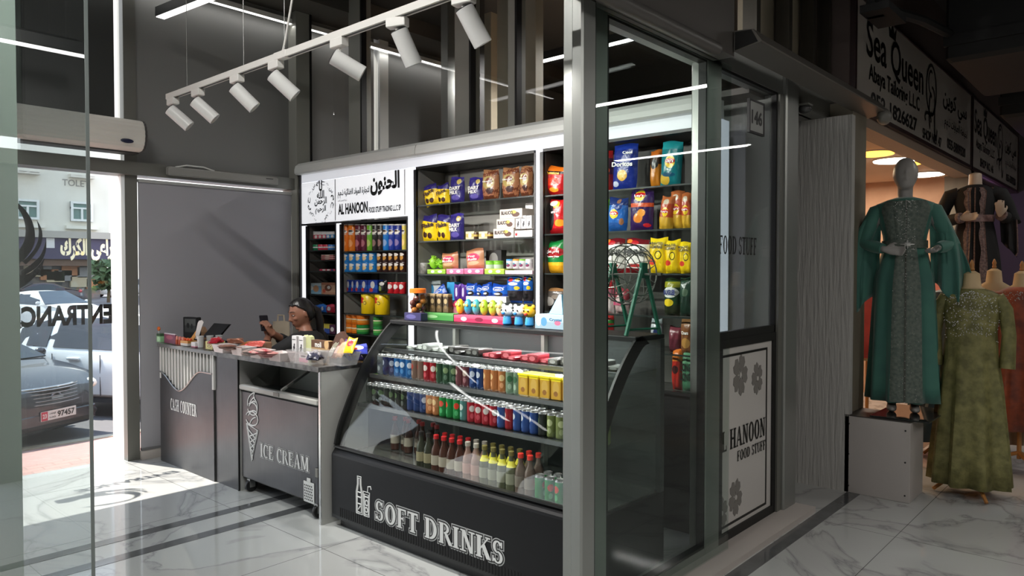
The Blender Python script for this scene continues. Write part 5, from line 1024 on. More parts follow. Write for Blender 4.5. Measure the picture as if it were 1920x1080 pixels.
chip('red and pink snack bag with yellow lettering low beside the post', 1126, 1152, 517, 3, ((0, (206, 190, 190)), (.4, (190, 110, 130)), (.62, (180, 30, 40)), (.85, (60, 30, 20))), ((.5, .4, .3, .16, (206, 176, 160)),), (('Krisp', .5, .9, .8, .1, Y_),))
chip('red popcorn bag peeping behind the lottery drum', 1155, 1180, 540, 3, ((0, (190, 160, 160)), (.5, (150, 60, 70))), ((.5, .5, .3, .2, (210, 180, 180)),), (('Bubba', .5, .4, .8, .14, (200, 70, 110)),))
chip('dark green corn snack bag with blue and white lettering', 1247, 1276, 523, 3, ((0, (40, 46, 30)), (.3, (30, 60, 36)), (.75, (150, 150, 40)), (.9, (40, 70, 40))), ((.5, .62, .46, .14, (230, 230, 226)), (.4, .35, .3, .1, (226, 196, 40))), (('BUGLES', .5, .64, .7, .14, (30, 50, 120), .045),))
chip('plain dark green bag at the end of the fourth shelf', 1276, 1303, 520, 3, ((0, (30, 50, 40)), (.5, (36, 64, 50))), ((.5, .6, .2, .1, (90, 110, 90)),))
chip('red tomato crisp bag on the fifth shelf beside the post', 1127, 1151, 588, 4, ((0, (150, 20, 24)), (.7, (40, 110, 40)), (.8, (170, 30, 30))), ((.35, .4, .2, .16, (206, 40, 36)), (.65, .35, .2, .16, (206, 40, 36))))
chip('brown snack bag with small white lettering on the fifth shelf', 1278, 1303, 597, 4, ((0, (120, 76, 46)), (.8, (140, 96, 60))), ((.5, .3, .3, .14, (176, 130, 70)),), (('Oners', .5, .6, .5, .1, W_),))
chip('dull maroon snack bag leaning on the fifth shelf', 1256, 1280, 612, 4, ((0, (90, 40, 50)), (.5, (110, 50, 60))), (), X=4.1)
chip('silver and blue pouch on the fifth shelf behind the drum', 1222, 1242, 598, 4, ((0, (70, 76, 100)), (.5, (170, 174, 180))), ((.6, .5, .2, .2, (40, 50, 90)),), X=4.1)
chip('orange red snack bag on the lowest lit shelf', 1262, 1280, 655, 5, ((0, (170, 40, 30)), (.7, (206, 110, 40))), ((.5, .5, .3, .1, (60, 30, 30)),))
chip('green snack bag with black lettering on the lowest lit shelf', 1281, 1303, 660, 5, ((0, (70, 120, 90)), (.7, (90, 140, 106))), (), (('LONG', .5, .62, .85, .2, K_), ('LONG', .5, .38, .85, .2, K_)))
# ================================================================ drinks and sweets inside the case
CANM = {}
def can_mesh(key, bands, spots, r=.0265, h=.128):
    if key not in CANM:
        m = M(); m.lathe([(r * .8, 0), (r * .98, .006), (r, .012), (r, h - .012)], n=16, caps=True); m.lathe([(r, h - .012), (r * .86, h - .002), (r * .86, h), (r * .8, h - .003), (0, h - .003)], n=16, mi=1, caps=False)
        CANM[key] = m.mesh('drink_can', [pack('can_' + key, bands, spots, .25, 0), mat('can_top', (190, 190, 190), .25, .8)], True)
    return CANM[key]
def simple(c, c2=W_): return ((0, c), (.93, (190, 190, 190))), ((.5, .62, .3, .14, c2), (.5, .3, .2, .12, tuple(min(255, q + 50) for q in c)))
CD = {'grey': ((90, 96, 100), (60, 64, 70)), 'navy': ((28, 36, 74), (150, 156, 170)), 'blue': ((30, 84, 140), (190, 200, 214)), 'taupe': ((110, 86, 76), (150, 60, 50)), 'red': ((140, 24, 34), (206, 196, 190)), 'dark green': ((40, 66, 46), (120, 140, 100)), 'maroon': ((96, 50, 56), (170, 150, 140)), 'deep blue': ((24, 50, 100), (180, 186, 200)), 'amber': ((166, 104, 60), (214, 180, 130)), 'pale green': ((110, 132, 110), (60, 100, 70)), 'green': ((24, 120, 56), (206, 60, 40)), 'teal': ((70, 116, 112), (196, 206, 200)), 'crimson': ((150, 26, 40), (206, 200, 196)), 'black': ((30, 36, 32), (70, 90, 60)), 'silver blue': ((40, 70, 130), (206, 210, 216)), 'olive': ((110, 120, 70), (190, 196, 150))}
UP = ((723, 'grey'), (744, 'navy'), (774, 'blue'), (795, 'taupe'), (816, 'red'), (852, 'dark green'), (887, 'maroon'), (910, 'deep blue'), (948, 'amber'), (976, 'pale green'))
LO = ((764, 'black'), (797, 'deep blue'), (820, 'amber'), (859, 'green'), (884, 'teal'), (931, 'crimson'), (948, 'silver blue'), (962, 'red'), (1012, 'silver blue'), (1026, 'black'), (1200, 'olive'))
for row, z, X0, tab, nm in ((0, .93, 2.99, UP, 'middle'), (1, .755, 2.90, LO, 'lower')):
    for dep in range(2):
        y = NY - .075; n_ = 0; last = None; run = 0
        while y > SYC + .05:
            px, py = proj((X0, y, z + .06))
            if row == 0 and px > 976: break
            key = next((k for a, k in tab if px <= a), tab[-1][1])
            run = run + 1 if key == last else 0; last = key
            o = put('drink_can', can_mesh(key, *simple(*CD[key])), None, (X0 + dep * .0565, y, z + .0005), random.uniform(-2.6, -.6))
            o.scale = (1, 1, 1 if row == 0 else .98)
            tag(o, '%s slim drink can, %s from the arched end, %s row, %s shelf of case' % (key, ORD[n_], ('front', 'back')[dep], nm), 'drink can', 'drink cans %s shelf %s row' % (nm, ('front', 'back')[dep]))
            y -= .0565 if row == 0 else .0575; n_ += 1
# yellow multipacks at the end of the middle shelf
for k in range(6):
    y = P(987 + 0, 700, 'X', 2.99).y - .075 * k
    if y < SYC + .06: break
    o = M().rbox(-.034, .034, -.03, .08, 0, .115, .006).obj('drink_carton', pack('yellow_carton', ((0, (196, 150, 50)), (.86, (240, 216, 30))), ((.5, .55, .3, .3, (206, 166, 80)), (.5, .3, .2, .12, (150, 100, 50))), .35, .1), None, False, (2.99, y, .9305), -PI / 2)
    M().box(-.035, .035, -.032, .082, .11, .12).obj('yellow_top', mat('yellow_wrap', (246, 226, 20), .35), o)
    tag(o, 'yellow topped drink carton, %s after the pale green cans in the case' % ORD[k], 'drink carton', 'yellow drink cartons')
# bottles on the deck
def bottle_mesh(key, liquid, cap, label, neck=None):
    if key in CANM: return CANM[key]
    m = M(); m.lathe([(.024, 0), (.03, .006), (.03, .11), (.027, .13), (.013, .165), (.0125, .195)], n=16); m.lathe([(.0304, .045), (.0304, .1)], n=16, mi=1, caps=False); m.lathe([(.0155, .19), (.0155, .212), (.013, .214)], n=12, mi=2)
    if neck: m.lathe([(.0275, .132), (.0145, .163)], n=12, mi=3, caps=False)
    CANM[key] = m.mesh('drink_bottle', [mat('liquid_' + key, liquid, .08, coat=.5), mat('blabel_' + key, label, .4), mat('bcap_' + key, cap, .35), mat('bneck_' + key, neck or cap, .4)], True); return CANM[key]
BT = ((806, ('dark', (50, 52, 40), (30, 26, 24), (150, 140, 110))), (868, ('red capped', (70, 40, 30), (190, 30, 34), (176, 166, 150))), (893, ('pale pink', (150, 120, 110), (180, 170, 160), (190, 150, 140))), (966, ('yellow necked', (90, 92, 70), (120, 110, 60), (150, 150, 130), (214, 206, 70))), (1009, ('coral capped', (100, 84, 76), (226, 60, 50), (130, 120, 110))), (1500, ('green', (60, 84, 58), (80, 160, 120), (84, 100, 76))))
for dep in range(2):
    y = P(790, 800, 'X', 2.82).y; n_ = 0
    while y > SYC + .05:
        px, py = proj((2.82, y, .55)); b = next(v for a, v in BT if px <= a)
        o = put('drink_bottle', bottle_mesh(*b), None, (2.82 + .066 * dep, y, .4525), random.uniform(0, 6))
        tag(o, '%s drink bottle, %s along the %s row on the deck of the case' % (b[0], ORD[n_], ('front', 'back')[dep]), 'drink bottle', 'drink bottles on the case deck'); y -= .064; n_ += 1
for k in range(7):
    o = put('drink_bottle', bottle_mesh('red capped', (70, 40, 30), (190, 30, 34), (176, 166, 150)), None, (3.0 + .03 * (k % 2), NY - .2 - .066 * k, .4525), k)
    tag(o, 'red capped drink bottle, %s in the group deep behind the arched end' % ORD[k], 'drink bottle', 'drink bottles on the case deck')
# flat sweets on the upper glass shelf
for k in range(22):
    y = NY - .22 - .074 * k; 
    if y < SYC + .06: break
    c = (120, 122, 118) if k < 5 else (34, 32, 30) if k < 9 else (130, 36, 44) if k < 16 else (90, 88, 86); l = 'silver' if k < 5 else 'black' if k < 9 else 'dark red' if k < 16 else 'grey'
    o = M().rbox(-.034, .034, -.06, .06, 0, .02 + .012 * (k % 3), .004).obj('sweet_box', pack('sweetbox_%d' % c[0], ((0, c), (.7, tuple(q + 30 for q in c))), ((.5, .5, .3, .3, tuple(min(255, q + 70) for q in c)),), .25, .2), None, False, (3.17 + .02 * (k % 2), y, 1.0905), -PI / 2 + random.uniform(-.15, .15))
    tag(o, '%s flat sweet box, %s from the arched end on the highest case shelf' % (l, ORD[k]), 'sweet box', 'flat sweet boxes')
# ================================================================ on top of the case
ZT = 1.273
TX = 3.28
def on_top(px, X=TX): return P(px, 600, 'X', X).y
y = on_top(780, 3.24)
t = thing('candy_jar', 'clear round candy jar with an orange lid standing on the case end', 'jar', (3.24, y - .02, ZT))
m = M(); m.lathe([(.05, 0), (.062, .01), (.07, .05), (.072, .13), (.06, .17), (.05, .18)], n=24); m.obj('body', glass('jar_plastic', (.9, .88, .86), .06), t, True)
M().lathe([(.056, .18), (.056, .205), (.05, .21)], n=24).obj('lid', mat('orange_lid', (236, 116, 30), .4), t, True)
for k in range(14):
    g = k * 2.4; m = M(); m.ell((0, 0, 0), (.022, .019, .02)); m.obj('candy', mat('jar_candy_%d' % (k % 3), ((110, 60, 50), (170, 110, 40), (60, 40, 44))[k % 3], .4), t, True, (.036 * math.cos(g), .036 * math.sin(g), .028 + .0095 * k))
def top_box(nm, label, cat, p0, p1, h, ma, X=TX, dep=.1, texts=(), turn=0, z=ZT):
    y1, y0 = on_top(p0, X), on_top(p1, X); w = y1 - y0
    o = M().rbox(-w / 2, w / 2, 0, dep, 0, h, .002).obj(nm, ma, None, False, (X, (y0 + y1) / 2, z), -PI / 2 + turn); tag(o, label, cat); put_text(o, texts, w, h, 0, y=-.0012); return o
top_box('candy_box', 'dark blue candy box beside the orange lidded jar on the case', 'box', 758, 789, .05, pack('navy_box', ((0, (50, 46, 90)),), ((.4, .5, .3, .3, (90, 86, 140)),), .35, 0), X=3.17, dep=.06)
top_box('display_tray', 'long green display tray holding brown tubes on the case top', 'display tray', 792, 850, .05, pack('green_tray', ((0, (70, 140, 70)), (.7, (96, 160, 90))), ((.3, .5, .2, .2, (150, 196, 140)),), .4, 0), dep=.11)
for k in range(4):
    y = on_top(802.5 + 12.3 * k, 3.32)
    o = M().rbox(-.026, .026, -.02, .02, 0, .13, .004).obj('snack_tube', pack('brown_tube', ((0, (90, 74, 50)), (.3, (60, 50, 36)), (.86, (150, 130, 96))), ((.5, .6, .3, .14, (170, 150, 110)), (.5, .3, .26, .1, (120, 100, 66))), .35, .2, noise=.3), None, False, (3.32, y, ZT + .052), -PI / 2); tag(o, 'brown snack tube in the green tray, %s from the jar' % ORD[k], 'snack tube', 'brown snack tubes')
    o.scale = (1, 1, .95)
m = M(); m.rbox(-.012, .012, -.012, .012, 0, .11, .004); tag(m.obj('candy_stick', mat('neon_green', (90, 190, 60), .4), None, False, (3.28, on_top(791, 3.28) + .016, ZT)), 'bright green candy stick standing between jar and brown tubes', 'candy stick')
top_box('display_tray', 'long pink display tray of toy eggs on the case top', 'display tray', 851, 948, .045, pack('pink_tray', ((0, (190, 50, 90)), (.6, (214, 90, 120))), ((.2, .5, .06, .3, (236, 200, 210)), (.5, .5, .08, .3, (130, 30, 60)), (.8, .5, .06, .3, (236, 190, 200))), .4, 0), dep=.11, X=3.27)
for k, (px, c, l) in enumerate(((863, (226, 200, 40), 'yellow'), (878, (60, 160, 190), 'sky blue'), (893, (80, 176, 190), 'turquoise'), (908, (170, 206, 60), 'lime'), (924, (180, 210, 70), 'pale lime'), (938, (196, 206, 150), 'cream'))):
    y = on_top(px, 3.33); o = M(); o.ell((0, 0, .05), (.027, .027, .05), 14, 10); o = o.obj('toy_egg', mat('egg_%d' % k, c, .3), None, True, (3.33, y, ZT + .047)); tag(o, '%s toy egg with goggle eyes in the pink tray' % l, 'toy egg', 'toy eggs')
    for s in (-1, 1): m = M(); m.ell((-.025, s * .011, .062), (.006, .010, .011)); e = m.obj('eye', mat('egg_eye', (226, 214, 120), .3), o, True)
m = M()
o = thing('candy_bunch', 'pink wrapped candy bunch behind the brown tubes', 'candy', (3.37, on_top(862, 3.37), ZT)); 
for k in range(5): m = M(); m.ell((0, 0, 0), (.024, .03, .02)); m.obj('candy', mat('pink_wrap', (206, 60, 100), .3, bump=(60, .4)), o, True, (.0, -.04 + .02 * k, .1 + .012 * (k % 2)))
M().box(-.02, .02, -.06, .06, 0, .09).obj('tub', mat('clear_pink', (190, 120, 140), .3), o)
for k, (px, c, l) in enumerate(((951, (232, 236, 238), 'white bear candy holder beside the toy eggs'), (973, (226, 232, 238), 'white bear candy holder beside the yellow bear'), (993, (236, 180, 40), 'yellow bear candy holder next to the white bay post'))):
    y = on_top(px, 3.28); t = thing('bear_toy', l, 'toy', (3.28, y, ZT), -PI / 2, 'bear candy holders')
    cm = mat('bear_%d' % c[2], c, .3); m = M(); m.ell((0, 0, .085), (.04, .036, .034), 16, 12); m.obj('head', cm, t, True)
    for s in (-1, 1): m = M(); m.ell((s * .028, 0, .116), (.014, .01, .014)); m.obj('ear', cm, t, True); m = M(); m.ell((s * .016, -.034, .092), (.005, .004, .006)); m.obj('eye', K_ and mat('bear_eye', (20, 20, 24), .2), t, True)
    m = M(); m.ell((0, -.036, .074), (.013, .008, .01)); m.obj('muzzle', mat('bear_blue', (50, 130, 200), .3) if k < 2 else mat('bear_red', (206, 60, 40), .3), t, True)
    M().lathe([(.02, 0), (.028, .01), (.024, .05), (.02, .056)], n=16).obj('candy_base', mat('bear_base', (60, 150, 210), .3), t, True)
top_box('candy_box', 'pale blue and white candy box beside the post on the case top', 'box', 1003, 1060, .082, pack('crystal', ((0, (150, 176, 190)), (.5, (176, 196, 206))), ((.3, .5, .1, .3, (90, 150, 190)), (.12, .5, .08, .3, (236, 236, 236)), (.75, .45, .1, .16, (206, 110, 140))), .4, 0), X=3.2, dep=.12, texts=(('Crystal', .68, .65, .4, .24, (70, 130, 170)),))
m = M(); m.loft([[(-.05, -.05, 0), (.05, -.05, 0), (.05, .05, 0), (-.05, .05, 0)], [(-.008, -.008, .11), (.008, -.008, .11), (.008, .008, .11), (-.008, .008, .11)]])
tag(m.obj('cone_box', mat('cone_blue', (110, 176, 210), .4), None, False, (3.3, on_top(1052, 3.3), ZT + .083)), 'pale blue pointed box on top of the crystal candy box', 'box')
# lottery drum on a green stand
t = thing('lottery_drum', 'wire lottery drum on a green folding stand at the far case end', 'lottery drum', (3.27, 2.11, ZT), math.radians(-16))
GS = mat('stand_green', (24, 96, 74), .45); WR = mat('drum_wire', (130, 130, 124), .35, .7)
for s in (-1, 1):
    for q in (-1, 1): m = M(); m.tube([(q * .115, s * .12, 0), (q * .012, s * .12, .34)], .012, 6); m.obj('leg', GS, t)
    M().rbox(-.02, .02, s * .12 - .012, s * .12 + .012, .29, .37, .004).obj('bearing', GS, t)
    m = M(); m.tube([(-.11, s * .12, .03), (.11, s * .12, .03)], .006, 6); m.obj('cross_bar', GS, t)
m = M()
for yy, rr in ((-.1, .11), (-.055, .15), (0, .16), (.055, .15), (.1, .11)): m.tube([(rr * math.cos(g), yy, .31 + rr * math.sin(g)) for g in [k * 2 * PI / 28 for k in range(28)]], .0032, 5, closed=True)
for k in range(14):
    g = k * 2 * PI / 14; m.tube([(r_ * math.cos(g), yy, .31 + r_ * math.sin(g)) for yy, r_ in ((-.112, .02), (-.1, .11), (-.055, .15), (0, .16), (.055, .15), (.1, .11), (.112, .02))], .0024, 5)
m.obj('drum', WR, t, True)
m = M(); m.tube([(0, -.17, .31), (0, .15, .31)], .006, 6); m.tube([(0, -.17, .31), (.05, -.17, .31)], .005, 6); m.tube([(.05, -.17, .31), (.05, -.2, .31)], .008, 6); m.obj('crank', WR, t)
# ================================================================ on the two counters
ZC = .9985
def cp(px, py, z=ZC, dx=0, mx=2.94): x = min(max(P(px, py, 'Z', z).x + dx, 2.63), mx); return x, P(px, py, 'X', x).y
def tray(label, px, py, full, rz=0, c=(214, 204, 202), nm='sweet_tray', ma=None, w=.165, d_=.115, h=.058):
    x, y = cp(px, py, dx=d_ / 2); t = thing(nm, label, 'tray', (x, y, ZC + .0), -PI / 2 + rz, 'trays of sweets on the counter')
    m = M(); a, b_ = w / 2, d_ / 2
    def ring(k, z): return [(-a * k, -b_ * k, z), (a * k, -b_ * k, z), (a * k, b_ * k, z), (-a * k, b_ * k, z)]
    m.loft([ring(.8, 0), ring(1.0, h), ring(1.03, h), ring(1.03, h - .004), ring(.97, h - .004), ring(.79, .003)]); m.obj('basket', ma or mat('tray_pinkish', c, .5, bump=(70, .35)), t)
    return t
LBT = ('white woven tray of brown sachets beside the yellow box', 'white woven tray of speckled sachets, second from the yellow box', 'white woven tray heaped with pink sachets', 'almost empty white woven tray before the white cartons')
for k, (px, py) in enumerate(((421, 664), (456, 672), (491, 679), (527, 688))): tray(LBT[k], px, py, k < 3)
def sachet(label, px, py, z, ma, w=.11, h=.085, group=None, rx=.0, rz=0.0, ry=0):
    SEED[0] += 1; p = P(px, py, 'Z', z); p = p if p.x < 2.88 else P(px, py, 'X', 2.88); me = bag_m(w, h, .022, SEED[0]); o = me.obj('sachet', ma, None, 60, (p.x, p.y, z)); o.rotation_euler = (-PI / 2 + rx, ry, rz); tag(o, label, 'sachet', group); return o
SA = pack('sachet_brown', ((0, (130, 92, 80)), (.5, (150, 110, 96)), (.8, (100, 66, 60))), ((.5, .5, .3, .25, (176, 150, 140)),), .3, .4, noise=.5); SP = pack('sachet_pink', ((0, (190, 130, 126)), (.4, (176, 40, 60)), (.6, (206, 160, 154))), ((.5, .5, .2, .2, (190, 30, 60)),), .3, .4, noise=.7); SG_ = pack('sachet_speckled', ((0, (150, 130, 124)), (.5, (80, 66, 62)), (.7, (170, 150, 142))), (), .3, .4, noise=1.0)
for k in range(4): sachet('brown sachet in the tray beside the yellow box, %s of the heap' % ('bottom', 'second', 'third', 'top')[k], 425 + 5 * (k % 2), 656 - k * 2, 1.03 + .016 * k, SA, group='brown sachets', rz=-PI / 2 + .5 * k)
for k in range(4): sachet('speckled sachet in the second woven tray, %s of the heap' % ('bottom', 'second', 'third', 'top')[k], 458 + 4 * (k % 2), 664 - 2 * k, 1.03 + .016 * k, SG_, group='speckled sachets', rz=-PI / 2 - .4 * k)
for k in range(6): sachet('pink sachet in the heaped third tray, %s from the bottom' % ORD[k], 492 + 7 * (k % 3), 668 - 2 * k, 1.03 + .014 * k, SP, group='pink sachets', rz=-PI / 2 + .6 * k, rx=.1 * (k % 2))
CLR = mat('clear_bin', (190, 190, 190), .15, alpha=.3)
tray('clear bin of dark wrapped sweets with a pink card', 577, 686, True, ma=CLR, w=.27, d_=.15, h=.085); tray('clear bin of mixed chocolate bars at the end of the counter', 638, 688, True, ma=CLR, w=.24, d_=.15, h=.085)
o = M().rbox(-.05, .05, -.002, .002, 0, .05).obj('card', pack('pink_card', ((0, (214, 150, 170)), (.55, (206, 200, 200))), ((.5, .8, .3, .12, (60, 60, 66)),), .4, 0), None, False, (cp(564, 684)[0] + .02, cp(564, 684)[1], ZC + .006), -PI / 2); tag(o, 'pink and white card standing inside the clear bin', 'card')
for k in range(5): sachet('dark blue grey wrapped sweet in the clear bin, %s from the card' % ORD[k], 578 + 7 * k, 671 + (k % 2) * 4, 1.03 + .012 * (k % 3), pack('dark_wrap', ((0, (60, 60, 76)), (.5, (150, 146, 150))), (), .2, .5, noise=.8), .08, .07, 'dark wrapped sweets', rz=-PI / 2 + .7 * k, rx=.6)
for k, (px, py, ma, l) in enumerate(((617, 668, pack('wrap_clear', ((0, (190, 186, 176)), (.5, (130, 126, 110))), (), .2, .5, noise=.8), 'silver crinkled bar'), (626, 672, SA, 'brown bar'), (634, 670, pack('bar_tan', ((0, (190, 150, 120)),), (), .3, .3), 'tan wafer bar'), (644, 664, pack('bar_purple', ((0, (120, 70, 140)), (.5, (90, 50, 120))), (), .3, .3), 'purple chocolate bar'), (652, 662, pack('bar_yellow', ((0, (236, 196, 30)), (.6, (226, 180, 40))), ((.5, .55, .3, .2, (206, 40, 50)),), .3, .3), 'yellow bar with a red patch'))): sachet(l + ' standing in the clear end bin', px, py, 1.02 + .015 * k, ma, .075, .11, rz=-PI / 2 + .15 * k - .3, rx=1.0)
for k, (px, py, c, l) in enumerate(((640, 642, (50, 40, 90), 'dark purple'), (660, 640, (40, 50, 150), 'blue'), (672, 645, (60, 70, 170), 'bright blue'), (668, 652, (90, 70, 150), 'violet'), (655, 650, (70, 50, 100), 'plum'))):
    sachet(l + ' shiny chocolate pack piled behind the clear end bin', px, py, 1.02 + .02 * (k % 3), pack('pile_%d' % k, ((0, c), (.6, tuple(q + 30 for q in c))), ((.5, .5, .3, .2, (206, 190, 200)), (.3, .4, .16, .1, (200, 60, 40))), .25, .4), .12, .09, rz=-PI / 2 + .5 * k, rx=.7)
for k in range(2):
    x, y = cp(557 + 13 * k, 664, dx=.12); o = M().rbox(-.026, .026, -.026, .026, 0, .13, .002).obj('slim_carton', pack('white_floral', ()), None, False, (x, y, ZC + .0), -PI / 2 + .1); put_text(o, (('Bonbon', .5, .8, .7, .07, K_),), .052, .13, 0, y=-.0265); tag(o, 'slim white carton with flower print on the counter, %s' % ('nearer the seated person', 'nearer the brown display')[k], 'carton')
def counter_box(nm, label, cat, px, py, w, d_, h, ma, rz=0, texts=(), dx=0, z=ZC):
    x, y = cp(px, py, z, dx, 2.96 - d_ * .8); o = M().rbox(-w / 2, w / 2, 0, d_, 0, h, .002).obj(nm, ma, None, False, (x, y, z), -PI / 2 + rz); put_text(o, texts, w, h, 0, y=-.0012); return tag(o, label, cat)
counter_box('display_box', 'brown and cream display box with fancy lettering behind the clear bin', 'display box', 600, 651, .22, .05, .115, pack('moli', ((0, (170, 140, 100)), (.55, (96, 66, 46))), ((.85, .8, .12, .3, (206, 170, 120)),), .4, 0), texts=(('moli', .4, .75, .36, .34, W_),), dx=.12)
m = M(); m.prism([(-.1, 0), (.1, 0), (.1, .08), (.06, .15), (.01, .19), (-.05, .165), (-.1, .09)], 0, .03); x, y = cp(638, 648, dx=.16); o = m.obj('display_card', pack('brown_card', ((0, (110, 74, 56)), (.5, (84, 56, 44))), ((.6, .6, .14, .16, (150, 110, 90)), (.3, .4, .2, .1, (190, 170, 150))), .5, 0), None, False, (x, y, ZC), -PI / 2); put_text(o, (('slimey', .35, .35, .4, .2, (190, 176, 160)),), .2, .19, 0, y=-.0012); tag(o, 'brown cut-out display card with a rounded top behind the chocolate packs', 'display card')
m = M(); m.prism([(-.06, 0), (.06, 0), (.06, .1), (.05, .13), (.02, .14), (0, .12), (-.03, .14), (-.06, .1)], 0, .03); x, y = cp(575, 648, dx=.16); tag(m.obj('display_card', mat('pale_green_card', (196, 200, 150), .5), None, False, (x, y, ZC), -PI / 2), 'pale yellow green cut-out display card behind the white cartons', 'display card')
counter_box('sour_carton', 'small brown carton with dark lettering in front of the phone', 'carton', 490, 648, .13, .05, .055, pack('sour', ((0, (150, 110, 86)), (.8, (170, 126, 96))), (), .5, 0), texts=(('SOUR', .5, .6, .6, .4, (80, 50, 40)),), dx=.06)
for k, (px, py, c, l) in enumerate(((455, 648, (190, 110, 50), 'orange'), (466, 650, (190, 50, 50), 'red'), (476, 650, (206, 90, 80), 'coral'), (443, 644, (120, 70, 50), 'brown'))): sachet(l + ' crinkled snack bag lying behind the woven trays', px, py, 1.01 + .012 * k, pack('flat_%d' % k, ((0, c), (.5, tuple(min(255, q + 40) for q in c))), (), .25, .5, noise=.8), .12, .1, rz=-PI / 2 + .4 * k, rx=.3)
# cash counter goods
counter_box('display_box', 'small pale green display box at the wall end of the cash counter', 'display box', 297, 643, .075, .1, .07, pack('mint_box', ((0, (150, 200, 150)), (.7, (60, 90, 60))), ((.5, .35, .36, .3, (190, 226, 190)),), .4, 0))
x, y = cp(298, 643, dx=.05); m = M()
t = thing('flower_lollipop', 'orange flower shaped lollipop in the pale green box', 'lollipop', (x, y, ZC + .07)); m.tube([(0, 0, -.0), (0, 0, .03)], .003, 6); m.obj('stick', WHITE, t); m = M(); m.ell((0, 0, .04), (.012, .022, .018)); m.obj('candy', mat('orange_candy', (226, 110, 40), .3), t, True)
t0 = counter_box('display_box', 'long purple and white display box of coloured sticks on the cash counter', 'display box', 318, 648, .21, .012, .085, pack('purple_back', ((0, (110, 40, 70)), (.9, (200, 190, 196))), ((.5, .6, .3, .2, (150, 70, 90)),), .4, 0), dx=.05)
for k in range(6):
    x, y = cp(312 + 5.6 * k, 646 + k * 1.0); c = ((110, 170, 60), (190, 190, 70), (226, 160, 150), (226, 150, 130), (214, 120, 110), (226, 140, 120))[k]
    o = M().lathe([(.012, 0), (.013, .004), (.013, .04), (.0105, .042), (.0105, .062), (.008, .068)], n=12).obj('candy_lipstick', pack('lipstick_%d' % k, ((0, (190, 90, 60)), (.6, c)), (), .3, 0), None, True, (x + .015, y, ZC)); tag(o, 'candy stick in front of the purple display box, %s from the wall' % ORD[k], 'candy stick', 'candy sticks on the cash counter')
x, y = cp(334, 640, dx=.12); o = M().lathe([(.026, 0), (.03, .004), (.03, .05), (.02, .085), (.02, .1), (.008, .108), (.008, .125)], n=16).obj('squeeze_bottle', pack('pink_bottle', ((0, (190, 70, 110)), (.5, (214, 110, 140)), (.6, (226, 200, 210)), (.8, (200, 196, 200))), ((.5, .3, .3, .08, W_),), .3, 0), None, True, (x, y, ZC), 0); o.scale = (1, 1, 1.25); tag(o, 'pink squeeze bottle with a pale nozzle before the dark frame', 'bottle')
t = thing('picture_frame', 'dark box frame standing at the back of the cash counter', 'frame', (*cp(356, 640, dx=.17, mx=2.88), ZC), -PI / 2 + .25); M().rbox(-.085, .085, 0, .05, 0, .2, .004).obj('case', mat('frame_dark', (34, 36, 38), .35), t); M().box(-.06, .075, -.002, 0, .07, .185).obj('picture', pack('frame_pic', ((0, (70, 74, 74)), (.5, (100, 104, 102))), ((.3, .5, .14, .2, (30, 32, 34)), (.65, .45, .1, .2, (40, 42, 44))), .4, 0), t)
t = thing('lollipop_box', 'open orange and white carton of lollipops with its lid raised', 'carton', (*cp(345, 651, dx=.05), ZC), -PI / 2 + .1)
m = M(); m.prism([(-.05, 0), (.05, 0), (.055, .04), (-.055, .04)], 0, .08); m.obj('body', pack('carton_white', ((0, (214, 206, 200)), (.5, (196, 140, 70))), (), .5, 0), t)
m = M(); m.add([(-.05, .08, .04), (.0, .08, .04), (.075, .11, .15), (.03, .11, .15)], [(0, 1, 2, 3)]); m.add([(-.05, .084, .04), (.0, .084, .04), (.075, .114, .15), (.03, .114, .15)], [(0, 1, 2, 3)]); m.obj('orange_flap', mat('flap_orange', (206, 140, 40), .5), t)
m = M(); m.prism([(.0, .05), (.05, .05), (.12, .17), (.135, .19), (.11, .205), (.07, .2), (.05, .18)], .09, .093); m.obj('white_flap', mat('flap_white', (206, 204, 200), .5), t)
for k in range(5): m = M(); m.ell((0, 0, 0), .013); m.obj('candy', mat('lolly_%d' % (k % 2), ((226, 90, 40), (226, 170, 60))[k % 2], .3), t, True, (-.035 + .02 * k, .03 + .012 * (k % 2), .048))
counter_box('candy_box', 'white candy box with a pink base next to the orange carton', 'box', 362, 652, .07, .05, .04, pack('white_pink', ((0, (214, 120, 150)), (.2, (214, 210, 208))), (), .4, 0))
t = thing('milk_carton', 'small brown gable top carton behind the white cups', 'carton', (*cp(374, 640, dx=.08), ZC), -PI / 2 + .3); M().rbox(-.035, .035, 0, .06, 0, .07).obj('body', mat('kraft', (150, 116, 86), .6), t); m = M(); m.prism([(0, .07), (.06, .07), (.034, .115), (.026, .115)], -.035, .035, ax='yz'); m.obj('gable', mat('kraft_light', (176, 140, 108), .6), t)
t = thing('pos_screen', 'black tilted till screen at the back of the cash counter', 'screen', (*cp(393, 640, dx=.22, mx=2.84), ZC), -PI / 2 + .1); m = M(); m.prism([(0, .05), (.02, .05), (.13, .16), (.11, .16)], -.11, .11, ax='yz'); m.obj('screen', mat('pos_black', (10, 10, 11), .3), t); M().rbox(-.07, .07, .03, .15, 0, .02).obj('base', mat('pos_black'), t); m = M(); m.tube([(0, .08, .02), (0, .085, .1)], .015); m.obj('neck', mat('pos_black'), t)
for k in range(3):
    x, y = cp(369 + 6 * k, 652); o = M().lathe([(.02, 0), (.026, .085), (.0275, .087), (.0275, .09), (.025, .09)], n=16).obj('paper_cup', mat('cup_white', (206, 206, 206), .5), None, True, (x + .03 + .05 * (k // 1), y, ZC)); tag(o, 'white cup behind the yellow box, %s' % ('nearest the slats', 'middle of three', 'deepest on the counter')[k], 'cup', 'white cups')
